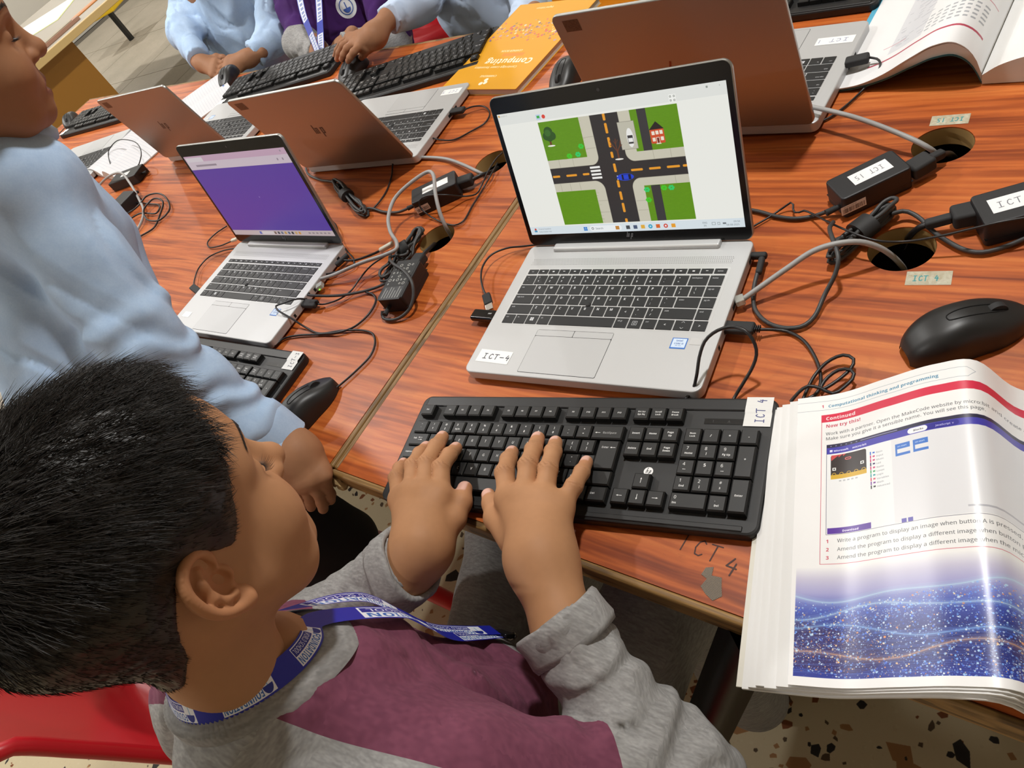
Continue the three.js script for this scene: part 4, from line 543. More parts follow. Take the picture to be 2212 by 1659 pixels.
cable('cable_loop', 'thin black cable wound in loops at the textbook corner', 'cable', [[1735, 862, 0.006], [1745, 838, 0.006], [1762, 808, 0.007], [1790, 780, 0.01], [1822, 767, 0.012], [1843, 774, 0.012], [1842, 790, 0.011], [1818, 815, 0.01], [1780, 840, 0.009], [1772, 842, 0.009], [1785, 818, 0.01], [1815, 798, 0.012], [1840, 800, 0.013], [1845, 812, 0.012], [1825, 835, 0.01], [1800, 850, 0.009], [1770, 838, 0.013], [1745, 834, 0.015], [1725, 848, 0.013], [1708, 868, 0.006]], 0.0018, cableBlack);
cable('keyboard_cable', 'black cable arching from the keyboard with the ICT 4 sticker', 'cable', [[1478, 866, 0.008], [1496, 843, 0.014], [1505, 810, 0.03], [1511, 770, 0.045], [1524, 735, 0.054], [1550, 714, 0.058], [1582, 706, 0.058], [1612, 716, 0.056], [1630, 742, 0.046], [1634, 765, 0.036], [1626, 792, 0.025], [1607, 825, 0.014], [1588, 856, 0.006], [1580, 872, 0.005]], 0.0019, cableBlack);
cable('usb_cable', 'black cable with a small plug over the USB dongle', 'cable', [[1165, 528, 0.004], [1130, 532, 0.006], [1095, 536, 0.01], [1062, 550, 0.014], [1043, 575, 0.016], [1039, 600, 0.016], [1043, 622, 0.015], [1050, 638, 0.014]], 0.0015, cableBlack, (o) => { plugBox(o, 'plug', [1050, 636], [1056, 658], 0.014, 0.011, 0.0125, 0.007, rubber, 0.002); plugBox(o, 'plug_tip', [1056, 657], [1059, 670], 0.011, 0.0095, 0.011, 0.0045, metalShiny, 0.0004); });
{ const p = at(1050, 683); const o = thing('usb_dongle', 'small glossy black USB dongle in the side of the road map laptop', 'dongle', new THREE.Vector3(p.x, TY, p.z)); plugBox(o, 'body', [1022, 680], [1072, 684], 0.0095, 0.0105, 0.018, 0.009, blackGloss, 0.003); const a = at(1058, 677, 0.0155), g = sheet(0.0085, 0.0035); g.rotateY(0.05); g.translate(a.x, TY + 0.0149, a.z); wpart(o, 'brand_print', g, decal(0.0085, 0.0035, (x, W, H) => { x.fillStyle = '#d8d8d8'; x.font = 'italic bold 92px sans-serif'; x.fillText('PNY', 20, H * 0.72); }, 256), 'white lettering'); }
cable('thin_cable', 'thin black cable with a kink crossing the bundled charger cable', 'cable', [[2230, 468, 0.034], [2160, 480, 0.034], [2100, 494, 0.03], [2020, 512, 0.024], [1950, 522, 0.02], [1890, 519, 0.026], [1830, 498, 0.03], [1790, 480, 0.02], [1755, 462, 0.01], [1735, 455, 0.008], [1722, 460, 0.007], [1714, 456, 0.007], [1712, 437, 0.012], [1690, 450, 0.006], [1660, 470, 0.004], [1625, 490, 0.004], [1600, 505, 0.004]], 0.0013, cableBlack);
cable('charger_cable', 'black charger cable leaving the adapter with the ICT 15 sticker', 'cable', [[1806, 447, 0.012], [1790, 455, 0.008], [1760, 466, 0.004], [1720, 472, 0.004], [1680, 468, 0.004], [1640, 457, 0.004], [1600, 450, 0.004]], 0.0026, cableDark);
cable('mains_cord', 'black mains cord and plug in the adapter with the ICT 15 sticker', 'cable', [[2005, 347, 0.016], [2030, 335, 0.014], [2048, 332, 0.004], [2060, 338, -0.02], [2064, 346, -0.06]], 0.0036, cableBlack, (o) => { plugBox(o, 'plug', [1963, 372], [2012, 343], 0.015, 0.016, 0.023, 0.017, rubber, 0.004); plugBox(o, 'strain_relief', [2008, 345], [2038, 330], 0.016, 0.013, 0.0105, 0.0105, rubber, 0.003); });
cable('mains_cord', 'black mains cord and plug in the adapter by the ICT tape label', 'cable', [[2030, 477, 0.016], [2005, 484, 0.014], [1985, 492, 0.008], [1965, 510, -0.01], [1950, 535, -0.06]], 0.0036, cableBlack, (o) => { plugBox(o, 'plug', [2122, 456], [2055, 471], 0.016, 0.017, 0.024, 0.018, rubber, 0.004); plugBox(o, 'strain_relief', [2058, 470], [1998, 486], 0.017, 0.013, 0.0105, 0.0105, rubber, 0.003); });
cable('usb_cable', 'thin black cable from the side of the laptop behind the road map screen', 'cable', [[1878, 124, 0.022], [1896, 128, 0.022], [1902, 140, 0.02], [1890, 165, 0.012], [1862, 196, 0.004], [1830, 226, 0.003], [1795, 252, 0.003], [1765, 266, 0.003], [1735, 276, 0.003], [1690, 279, 0.003], [1640, 285, 0.003]], 0.0016, cableBlack, (o) => { plugBox(o, 'plug', [1826, 136], [1878, 124], 0.02, 0.022, 0.017, 0.01, rubber, 0.003); });
cable('usb_cable', 'thin black cable from the laptop with its lid back to the purple screen', 'cable', [[1000, 238, 0.012], [1022, 230, 0.01], [1045, 230, 0.006], [1058, 245, 0.004], [1048, 265, 0.003], [1015, 285, 0.003], [980, 302, 0.003], [950, 302, 0.008], [922, 297, 0.014], [900, 308, 0.016], [880, 325, 0.014], [860, 336, 0.012], [850, 350, 0.008], [846, 380, 0.003], [835, 412, 0.003], [820, 435, 0.003], [806, 450, 0.003]], 0.0016, cableBlack, (o) => { plugBox(o, 'plug', [968, 243], [1003, 237], 0.012, 0.013, 0.016, 0.009, rubber, 0.003); });
{ const p = at(760, 430); const o = thing('cable_bundle', 'bundled dark charger cable beside the laptop with a purple screen', 'cable', new THREE.Vector3(p.x, TY, p.z)); wpart(o, 'coil', coil([726, 396], [786, 458], 0.012, 6, 0.013, 0.0026, 5), cableDark); wpart(o, 'strap', strapGeo([738, 412], [758, 430], 0.016, 0.02, 0.014), blackMatte); wpart(o, 'cord', tube(pts([[660, 352, 0.006], [664, 374, 0.004], [690, 388, 0.004], [722, 394, 0.006], [735, 405, 0.01]]), 0.0024), cableDark); wpart(o, 'cord', tube(pts([[778, 452, 0.01], [800, 450, 0.005], [830, 458, 0.004], [860, 458, 0.006], [886, 448, 0.012]]), 0.0026), cableDark); }
cable('thin_cable', 'thin black cable looping over the adapter under the grey cable loop', 'cable', [[1085, 330, 0.004], [1070, 345, 0.012], [1052, 375, 0.012], [1038, 405, 0.01], [1030, 418, 0.006], [1005, 424, 0.008], [960, 421, 0.03], [920, 424, 0.034], [906, 434, 0.03], [908, 448, 0.02], [925, 464, 0.008], [955, 480, 0.003], [985, 486, 0.003], [1000, 478, 0.003], [1020, 445, 0.003], [1045, 405, 0.004], [1062, 375, 0.01], [1075, 352, -0.01]], 0.0014, cableBlack);
cable('mains_cord', 'black mains cord and plug in the adapter under the grey cable loop', 'cable', [[1020, 388, 0.014], [1040, 378, 0.012], [1060, 372, 0.002], [1075, 362, -0.03]], 0.0036, cableBlack, (o) => { plugBox(o, 'plug', [980, 400], [1022, 386], 0.014, 0.015, 0.022, 0.016, rubber, 0.004); });
cable('charger_cable', 'dark charger cable curling out of the adapter with printed rating marks', 'cable', [[826, 672, 0.012], [826, 684, 0.006], [838, 691, 0.005], [862, 687, 0.006], [884, 668, 0.012], [893, 640, 0.022], [890, 610, 0.034], [872, 585, 0.037], [850, 570, 0.034], [842, 558, 0.026], [845, 545, 0.02]], 0.0026, cableDark);
{ const p = at(868, 540); const o = thing('cable_bundle', 'bundled dark charger cable beside the adapter with printed rating marks', 'cable', new THREE.Vector3(p.x, TY, p.z)); wpart(o, 'coil', merge([coil([866, 560], [905, 497], 0.014, 5, 0.013, 0.0026, 7), coil([828, 600], [872, 545], 0.012, 4, 0.012, 0.0026, 9)]), cableDark); wpart(o, 'strap', strapGeo([858, 545], [885, 528], 0.018, 0.018, 0.014), blackMatte); }
cable('mains_cord', 'black mains cord entering the hole beside the adapter with printed rating marks', 'cable', [[905, 562, 0.016], [916, 548, 0.012], [930, 535, 0.002], [942, 524, -0.04]], 0.0036, cableBlack, (o) => plugBox(o, 'plug', [893, 578], [912, 552], 0.016, 0.014, 0.022, 0.016, rubber, 0.004));
cable('network_adapter', 'black cable with a cream plug sleeve in the purple screen laptop', 'cable', [[738, 562, 0.012], [765, 562, 0.008], [800, 551, 0.006], [822, 541, 0.008]], 0.0022, cableBlack, (o) => { plugBox(o, 'plug', [726, 574], [752, 550], 0.011, 0.012, 0.009, 0.009, rubber, 0.003); plugBox(o, 'sleeve', [820, 542], [850, 525], 0.008, 0.012, 0.0085, 0.0085, std([0.62, 0.58, 0.48], 0.6), 0.003); });
cable('usb_cable', 'black cable arching over the palm rest of the purple screen laptop', 'cable', [[663, 646, 0.012], [640, 646, 0.026], [612, 655, 0.03], [596, 661, 0.03], [598, 668, 0.029], [630, 688, 0.018], [662, 708, 0.005], [690, 720, 0.004], [740, 714, 0.004], [785, 714, 0.004], [806, 722, 0.004], [810, 742, 0.004], [800, 768, 0.004], [770, 800, 0.004], [730, 835, 0.005], [712, 848, 0.008]], 0.0017, cableBlack, (o) => plugBox(o, 'plug', [650, 655], [684, 657], 0.011, 0.011, 0.016, 0.009, rubber, 0.003));
cable('keyboard_cable', 'black cable from the keyboard with an ICT-3 sticker', 'cable', [[592, 748, 0.006], [612, 732, 0.004], [640, 725, 0.004], [690, 722, 0.004], [735, 717, 0.006], [765, 706, 0.004], [795, 680, 0.004], [812, 650, 0.004], [806, 636, 0.004], [790, 631, 0.004]], 0.0018, cableBlack);
cable('charger_cable', 'dark cable from the rated adapter to the purple screen laptop', 'cable', [[668, 632, 0.03], [664, 636, 0.03], [690, 639, 0.024], [735, 638, 0.012], [790, 628, 0.006], [820, 618, 0.006], [836, 610, 0.006]], 0.0024, cableDark);
cable('thin_cable', 'thin dark cable behind the edge of the purple screen', 'cable', [[700, 470, 0.004], [720, 480, 0.006], [728, 492, 0.008], [735, 520, 0.01], [752, 545, 0.01], [764, 560, 0.008], [764, 575, 0.006], [740, 584, 0.008], [705, 592, 0.012]], 0.0016, cableBlack);
cable('thin_cable', 'thin dark cable forking beside the rated adapter', 'cable', [[840, 548, 0.02], [800, 575, 0.014], [775, 605, 0.008], [758, 628, 0.006], [735, 645, 0.006], [700, 657, 0.008], [684, 657, 0.01]], 0.0015, cableBlack);
cable('usb_cable', 'thin black cable looping behind the hinge of the purple screen laptop', 'cable', [[490, 488, 0.004], [465, 505, 0.004], [449, 522, 0.004], [452, 534, 0.004], [475, 531, 0.006], [500, 521, 0.01]], 0.0015, cableBlack, (o) => plugBox(o, 'plug', [500, 520], [512, 516], 0.012, 0.012, 0.008, 0.006, std([0.66, 0.62, 0.5], 0.6)));
cable('usb_cable', 'thin black cable with a plug in the far side of the purple screen laptop', 'cable', [[512, 536, 0.006], [480, 542, 0.006], [450, 556, 0.006], [430, 578, 0.006], [420, 605, 0.008], [418, 622, 0.01]], 0.0015, cableBlack, (o) => plugBox(o, 'plug', [416, 620], [432, 632], 0.01, 0.01, 0.014, 0.009, rubber, 0.002));
cable('cable_tangle', 'tangled black cable beside the standing boy in blue', 'cable', [[262, 436, 0.012], [285, 437, 0.006], [320, 440, 0.005], [345, 445, 0.005], [338, 460, 0.006], [300, 462, 0.008], [270, 480, 0.006], [245, 492, 0.004], [262, 470, 0.008], [295, 448, 0.012], [316, 424, 0.016], [342, 418, 0.014], [362, 432, 0.01], [365, 455, 0.006], [345, 475, 0.006], [318, 474, 0.01], [312, 450, 0.014], [330, 430, 0.016], [352, 436, 0.012], [345, 465, 0.006], [332, 492, 0.004], [300, 512, 0.004], [275, 528, 0.004]], 0.0022, cableBlack);
cable('network_cable', 'grey network cable arching beside the standing boy in blue', 'cable', [[200, 428, 0.01], [215, 400, 0.03], [240, 378, 0.045], [262, 374, 0.045], [280, 395, 0.03], [300, 430, 0.014], [310, 455, 0.01], [305, 480, 0.008], [290, 505, 0.005], [270, 522, 0.004]], 0.0033, cableGrey);
cable('thin_cable', 'thin black cable curling over the loose white notebook', 'cable', [[292, 372, 0.01], [300, 355, 0.02], [305, 335, 0.035], [298, 312, 0.045], [275, 302, 0.05], [250, 306, 0.045], [235, 325, 0.03], [237, 350, 0.018], [250, 372, 0.012], [275, 380, 0.012]], 0.0015, cableBlack);
cable('mains_cord', 'black mains plug in the far adapter with white label', 'cable', [[285, 385, 0.012], [296, 372, 0.012], [300, 360, 0.006], [296, 350, 0.004]], 0.0036, cableBlack, (o) => plugBox(o, 'plug', [250, 396], [290, 380], 0.012, 0.012, 0.024, 0.018, rubber, 0.004));
cable('mouse_cable', 'thin black cable of the mouse at the far table corner', 'cable', [[140, 276, 0.006], [128, 288, 0.003], [112, 300, 0.003], [95, 312, 0.003]], 0.0015, cableBlack);

// ---------------------------------------------------------------- books
function curve(S, H, s) { const n = S.length; let i = 0; while (i < n - 2 && s > S[i + 1]) i++; const d = (k) => (H[k + 1] - H[k]) / (S[k + 1] - S[k]), m = (k) => (k <= 0 ? d(0) : k >= n - 1 ? d(n - 2) : (d(k - 1) + d(k)) / 2), h = S[i + 1] - S[i], t = (s - S[i]) / h; return (2 * t ** 3 - 3 * t * t + 1) * H[i] + (t ** 3 - 2 * t * t + t) * h * m(i) + (-2 * t ** 3 + 3 * t * t) * H[i + 1] + (t ** 3 - t * t) * h * m(i + 1); }
function leaf(w, d, top, bot, n = 40, s0 = 0, s1 = 1) {          // a solid bent sheet or stack: x over s, z from 0 to d, between two height curves
  const P = [], U = [], I = [], m = 6; for (let side = 0; side < 2; side++) for (let i = 0; i <= n; i++) for (let j = 0; j <= m; j++) { const s = lerp(s0, s1, i / n); P.push(s * w, (side ? bot : top)(s), j / m * d); U.push(i / n, 1 - j / m); }
  const id = (side, i, j) => side * (n + 1) * (m + 1) + i * (m + 1) + j; for (let i = 0; i < n; i++) for (let j = 0; j < m; j++) { const a = id(0, i, j), b = id(0, i + 1, j), c = id(0, i + 1, j + 1), e = id(0, i, j + 1); I.push(a, e, b, b, e, c); const k = (n + 1) * (m + 1); I.push(a + k, b + k, e + k, b + k, c + k, e + k); }
  const g0 = new THREE.BufferGeometry(); g0.setAttribute('position', new THREE.Float32BufferAttribute(P, 3)); g0.setAttribute('uv', new THREE.Float32BufferAttribute(U, 2)); g0.setIndex(I); g0.computeVertexNormals();
  const E = [], q = (a, b, c, e) => E.push(a, c, b, a, e, c), V = (k) => [P[k * 3], P[k * 3 + 1], P[k * 3 + 2]]; for (let i = 0; i < n; i++) { q(id(0, i, m), id(0, i + 1, m), id(1, i + 1, m), id(1, i, m)); q(id(0, i + 1, 0), id(0, i, 0), id(1, i, 0), id(1, i + 1, 0)); } for (let j = 0; j < m; j++) { q(id(0, 0, j), id(0, 0, j + 1), id(1, 0, j + 1), id(1, 0, j)); q(id(0, n, j + 1), id(0, n, j), id(1, n, j), id(1, n, j + 1)); }
  const g1 = new THREE.BufferGeometry(); g1.setAttribute('position', new THREE.Float32BufferAttribute(E.flatMap(V), 3)); g1.computeVertexNormals();
  return [g0, g1];
}
const pageLeftTex = canvasTex(1456, 2008, (x, W, H) => {
  x.fillStyle = '#f3f3f3'; x.fillRect(0, 0, W, H); const X = (s) => s * W, Y = (t) => t * H; const t = (s, a, b, px, c = '#4c4f55', bold) => { x.fillStyle = c; x.font = (bold ? 'bold ' : '') + px + 'px sans-serif'; x.fillText(s, X(a), Y(b)); };
  x.strokeStyle = '#8d99a6'; x.lineWidth = 2.5; x.beginPath(); x.moveTo(0, Y(0.024)); x.lineTo(X(0.71), Y(0.03)); x.lineTo(X(0.74), Y(0.046)); x.lineTo(X(0.71), Y(0.066)); x.lineTo(0, Y(0.061)); x.stroke();
  t('1', 0.11, 0.052, 34, '#c83a56', true); t('Computational thinking and programming', 0.14, 0.053, 33, '#4187ac', true);
  x.strokeStyle = '#c8465c'; x.lineWidth = 3; x.strokeRect(X(0.112), Y(0.085), X(0.9), Y(0.55)); x.fillStyle = '#d9304e'; x.fillRect(X(0.11), Y(0.083), X(0.9), Y(0.031)); t('Continued', 0.13, 0.106, 38, '#f6e9ea', true); t('Now try this!', 0.13, 0.137, 36, '#c83a56', true);
  t('Work with a partner. Open the MakeCode website by micro:bit and create a new project.', 0.13, 0.168, 33.5); t('Make sure you give it a sensible name. You will see this page.', 0.13, 0.188, 33.5);
  x.fillStyle = '#eef0f2'; x.fillRect(X(0.135), Y(0.207), X(0.87), Y(0.325)); x.fillStyle = '#2b2945'; x.fillRect(X(0.135), Y(0.207), X(0.87), Y(0.0125)); x.fillStyle = '#4540ae'; x.fillRect(X(0.135), Y(0.2195), X(0.87), Y(0.0245)); t('Microsoft', 0.165, 0.237, 20, '#e8e8ff', true); t('micro:bit', 0.245, 0.237, 20, '#e8e8ff', true); x.fillStyle = '#e8e8ff'; x.fillRect(X(0.148), Y(0.228), 18, 18);
  x.fillStyle = '#302b92'; x.beginPath(); x.roundRect(X(0.47), Y(0.2215), X(0.19), Y(0.02), 20); x.fill(); x.fillStyle = '#f4f4fa'; x.beginPath(); x.roundRect(X(0.47), Y(0.2215), X(0.075), Y(0.02), 20); x.fill(); t('Blocks', 0.492, 0.235, 18, '#444', true); t('JavaScript', 0.575, 0.235, 18, '#dcdcff'); t('v', 0.635, 0.235, 18, '#dcdcff'); x.fillStyle = '#8a88b0'; for (let i = 0; i < 6; i++) x.fillRect(X(0.15 + i * 0.022), Y(0.212), 10, 7); x.fillRect(X(0.28), Y(0.212), 220, 7);
  x.fillStyle = '#e4e5e9'; x.fillRect(X(0.405), Y(0.244), X(0.6), Y(0.29));
  x.fillStyle = '#332a2a'; x.beginPath(); x.roundRect(X(0.153), Y(0.25), X(0.15), Y(0.088), 14); x.fill(); x.fillStyle = '#d04a4a'; for (const [a, b, c] of [[0.155, 0.25, 0.035], [0.186, 0.25, 0.018], [0.205, 0.25, 0.014]]) { x.beginPath(); x.moveTo(X(a), Y(b)); x.lineTo(X(a + c), Y(b)); x.lineTo(X(a), Y(b + c * 0.6)); x.fill(); } x.strokeStyle = '#e06a6a'; x.lineWidth = 6; x.beginPath(); x.roundRect(X(0.215), Y(0.266), 34, 14, 7); x.stroke(); x.fillStyle = '#d8ae35'; x.fillRect(X(0.153), Y(0.325), X(0.15), Y(0.016)); x.strokeStyle = '#d8ae35'; x.lineWidth = 4; for (let i = 0; i < 5; i++) { x.beginPath(); x.arc(X(0.167 + i * 0.031), Y(0.324), 11, 0, 7); x.stroke(); } x.fillStyle = '#f0f0f0'; x.fillRect(X(0.16), Y(0.298), 22, 22); x.fillRect(X(0.278), Y(0.292), 22, 22); x.fillStyle = '#222'; x.fillRect(X(0.16) + 6, Y(0.298) + 6, 10, 10); x.fillRect(X(0.278) + 6, Y(0.292) + 6, 10, 10); x.fillStyle = '#b9bcc2'; for (let i = 0; i < 5; i++) x.fillRect(X(0.188 + i * 0.017), Y(0.347), 14, 10);
  [['#3b6fd0', 'Basic'], ['#c83a76', 'Input'], ['#c83a76', 'Music'], ['#3a2c66', 'Led'], ['#c83a76', 'Radio'], ['#3aa66a', 'Loops'], ['#2ba0a6', 'Logic'], ['#d04a66', 'Variables'], ['#7a3a9a', 'Math'], ['#222', 'Advanced']].forEach(([c, s], i) => { x.fillStyle = c; x.fillRect(X(0.318), Y(0.268 + i * 0.0136), 7, 24); x.fillRect(X(0.329), Y(0.271 + i * 0.0136), 13, 11); t(s, 0.343, 0.2785 + i * 0.0136, 17, '#8a8d94'); });
  for (const a of [0.42, 0.488]) { x.fillStyle = '#3f78cf'; x.fillRect(X(a), Y(0.266), X(0.056), Y(0.019)); x.fillRect(X(a), Y(0.266), 10, Y(0.042)); x.fillRect(X(a), Y(0.3), X(0.056), Y(0.009)); t('on start', a + 0.008, 0.278, 15, '#dbe6fa'); }
  x.fillStyle = '#5a2fa0'; x.fillRect(X(0.14), Y(0.515), X(0.175), Y(0.02)); t('Download', 0.2, 0.53, 20, '#efeaff', true); x.fillStyle = '#5a4fb0'; x.fillRect(X(0.43), Y(0.523), 26, 26); x.fillRect(X(0.43) + 34, Y(0.523), 26, 26); x.fillStyle = '#b9bac2'; x.fillRect(X(0.66), Y(0.508), X(0.34), 12); x.strokeStyle = '#4a4a66'; x.lineWidth = 2.5; x.strokeRect(X(0.135), Y(0.207), X(0.87), Y(0.33));
  [['1', 'Write a program to display an image when button A is pressed.', 0.565], ['2', 'Amend the program to display a different image when button B is pressed.', 0.593], ['3', 'Amend the program to display a different image when the micro:bit is shaken.', 0.62]].forEach(([n, s, b]) => { t(n, 0.135, b, 33, '#c83a56', true); t(s, 0.18, b, 33.5); });
  // printed picture: a sea of glowing dots
  const y0 = Y(0.645), y1 = Y(0.975), px0 = X(0.018), g = x.createLinearGradient(0, y0, 0, y1); [[0, '#f3f3f3'], [0.12, '#c9c6dd'], [0.25, '#a7a6d6'], [0.42, '#4a5db8'], [0.62, '#27307a'], [0.85, '#262a72'], [1, '#2a3a9a']].forEach(([a, c]) => g.addColorStop(a, c)); x.save(); x.beginPath(); x.rect(px0, y0, W, y1 - y0); x.clip(); x.fillStyle = g; x.fillRect(px0, y0, W, y1 - y0);
  const r = rng(77), hh = y1 - y0, wave = (k, a) => y0 + hh * (0.27 + k * 0.17 + 0.05 * Math.sin(a * 6 + k * 2.1) + 0.03 * Math.sin(a * 13 + k));
  x.fillStyle = '#3b2352'; x.globalAlpha = 0.5; x.beginPath(); x.ellipse(W * 0.05, y0 + hh * 0.72, W * 0.3, hh * 0.2, 0.2, 0, 7); x.fill(); x.beginPath(); x.ellipse(W * 0.95, y0 + hh * 0.68, W * 0.22, hh * 0.2, -0.2, 0, 7); x.fill(); x.globalAlpha = 1;
  for (let k = 0; k < 4; k++) for (const [lw, al] of [[46, 0.12], [22, 0.2], [7, 0.55]]) { x.strokeStyle = k === 3 ? '#f2b27a' : k === 2 ? '#8fc4f4' : '#bfe2f4'; x.globalAlpha = al; x.lineWidth = lw; x.beginPath(); for (let i = 0; i <= 60; i++) x[i ? 'lineTo' : 'moveTo'](i / 60 * W, wave(k, i / 60)); x.stroke(); }
  for (let i = 0; i < 5200; i++) { const a = r(), d = Math.pow(r(), 0.8), b = y0 + hh * (0.3 + 0.7 * d) + hh * 0.05 * Math.sin(a * 6 + d * 5), s = 1.2 + r() * r() * 6; x.globalAlpha = 0.35 + 0.6 * r(); x.fillStyle = r() < 0.13 + 0.2 * (d > 0.5) * (a < 0.4 || a > 0.75) ? ['#ffcf8a', '#ff9f5a', '#ffe7b8'][i % 3] : ['#7fb8ff', '#bfe4ff', '#4f7cf0', '#e6f4ff'][i % 4]; x.beginPath(); x.arc(a * W, b, s, 0, 7); x.fill(); }
  x.lineWidth = 2.5; for (let i = 0; i < 26; i++) { const a = 0.55 + (i - 13) * 0.055; x.globalAlpha = 0.35; x.strokeStyle = i % 4 ? '#5a86ee' : '#e6e0b0'; x.setLineDash([4, 10]); x.beginPath(); x.moveTo(W * (0.58 + (i - 13) * 0.018), wave(0, 0.55)); x.lineTo(W * a, y1); x.stroke(); } x.setLineDash([]); for (let i = 0; i < 46; i++) { x.globalAlpha = 0.2; x.strokeStyle = '#6d9af0'; x.beginPath(); const b = y0 + hh * (0.62 + 0.36 * r()); x.moveTo(0, b); x.quadraticCurveTo(W * 0.5, b - hh * 0.14 * r(), W, b + hh * 0.05); x.stroke(); }
  x.restore(); x.globalAlpha = 1;
});
const glossPage = (t) => std(0xffffff, 0.33, { map: t, clearcoat: 0.12, clearcoatRoughness: 0.3 });
const pageRightTex = canvasTex(512, 700, (x, W, H) => { x.fillStyle = '#eeeeee'; x.fillRect(0, 0, W, H); x.fillStyle = '#b9bfd6'; x.beginPath(); x.ellipse(120, 40, 110, 36, 0, 0, 7); x.fill(); const r = rng(21); x.fillStyle = '#a2a2a2'; for (let i = 0; i < 160; i++) { x.globalAlpha = 0.5; x.beginPath(); x.ellipse(20 + r() * 140, 110 + r() * 280, 2 + r() * 12, 1 + r() * 5, r() * 3, 0, 7); x.fill(); } x.globalAlpha = 1; x.fillStyle = '#777'; for (let i = 0; i < 14; i++) x.fillRect(40, 420 + i * 18, 380, 4); });
{
  const S = [0, 0.2, 0.4, 0.6, 0.75, 0.88, 1], Hh = [0.0303, 0.036, 0.0539, 0.07, 0.0702, 0.0319, 0.014], top = (s) => curve(S, Hh, s), w = 0.1994, d = 0.275;
  const o = thing('open_textbook', 'open textbook with a red banner page beside the keyboard with white sticker', 'book', T(0.431, 0, 0.2384), 0.19);
  const th = (k) => (s) => top(s) - 0.0035 * k * (1 - s * 0.75);
  const [pg, pe] = leaf(w, d, top, (s) => top(s) - 0.0016); part(o, 'printed_page', pg, glossPage(pageLeftTex), 'page with red banner, screenshot and blue picture'); part(o, 'page_edge', pe, paperEdge);
  for (let k = 1; k <= 6; k++) { const off = [0, -0.008, -0.016, -0.022, -0.027, -0.031, -0.035][k] / w, tp = (s) => (s < 0 ? th(k)(0) + s * w * 0.12 : th(k)(s)), [a, b] = leaf(w, d + 0.001 * (k % 3), tp, (s) => tp(s) - (k === 6 ? 0.0022 : 0.0028), 30, off, 1); const rot = -0.006 * k; a.rotateY(rot); b.rotateY(rot); const g = merge([a, b]); g.translate(0, 0, 0); part(o, k === 6 ? 'cover' : 'page', g, k === 6 ? std([0.72, 0.7, 0.62], 0.5) : paper); }
  const rt = (s) => curve([0, 0.12, 0.3, 0.6, 1], [0.014, 0.028, 0.036, 0.03, 0.016], s), [rg, re] = leaf(w, d, rt, (s) => 0.002); rg.translate(w, 0, 0); re.translate(w, 0, 0); part(o, 'printed_page', rg, glossPage(pageRightTex), 'page with a grey drawing'); part(o, 'page_edge', re, paperEdge);
}
{
  const tex = canvasTex(800, 1000, (x, W, H) => { x.fillStyle = '#e9e9ea'; x.fillRect(0, 0, W, H); x.fillStyle = '#d4d5da'; x.fillRect(250, 150, 190, 640); const r = rng(31); x.fillStyle = '#b9bbc2'; for (let i = 0; i < 60; i++) x.fillRect(260 + r() * 170, 160 + r() * 600, 12 + r() * 30, 8); x.fillStyle = '#a9acb2'; for (let i = 0; i < 40; i++) x.fillRect(450 + (i % 8) * 40, 620 + Math.floor(i / 8) * 34, 24, 14); x.strokeStyle = '#c4c6cc'; x.lineWidth = 5; x.strokeRect(500, 250, 190, 130); x.fillStyle = '#b4475c'; x.fillRect(150, 838, 620, 16); x.globalAlpha = 0.6; x.fillRect(200, 700, 130, 6); x.fillRect(620, 560, 160, 7); });
  const S = [0, 0.18, 0.36, 0.56, 0.71, 0.86, 0.97, 1], top = (s) => curve(S, [0.006, 0.011, 0.024, 0.046, 0.06, 0.06, 0.036, 0.018], s), w = 0.178, d = 0.235, bot = (s) => Math.max(0.0012, top(s) - lerp(0.006, 0.02, sstep(0.1, 0.8, s)));
  const a = at(1802, 196, 0.004), o = thing('open_book', 'open book with a teal cover beside the laptop behind the road map screen', 'book', new THREE.Vector3(a.x, TY, a.z), -0.131), mid = (s) => lerp(top(s), bot(s), 0.42);
  const add = (name, t0, b0, m1, m2, dz = 0) => { const [p, e] = leaf(w, d, t0, b0); p.translate(0, 0, -d + dz); e.translate(0, 0, -d + dz); part(o, name, p, m1); part(o, name === 'cover' ? 'cover_edge' : 'page_edge', e, m2); };
  add('printed_page', top, (s) => top(s) - 0.0012, glossPage(tex), paperEdge); add('page', (s) => Math.min(top(s) - 0.0013, mid(s) + 0.004), (s) => bot(s) + 0.0015, paper, paperEdge, -0.003); add('cover', (s) => bot(s) + 0.0015, bot, std(dataColor(24, 92, 104), 0.5), std(dataColor(24, 92, 104), 0.5), -0.001);
  part(o, 'cover_flap', (() => { const g = slab(0.012, d, 0.0012, 0.001, 0); g.translate(-0.004, 0.0005, -d / 2 - 0.02); return g; })(), std(dataColor(88, 170, 200), 0.5));
  const rt = (s) => curve([0, 0.1, 0.35, 0.7, 1], [0.014, 0.026, 0.038, 0.032, 0.02], s), [rg, re] = leaf(w, d, rt, () => 0.0015); for (const g of [rg, re]) g.translate(w + 0.001, 0, -d); part(o, 'printed_page', rg, paper); part(o, 'page_edge', re, paperEdge);
}
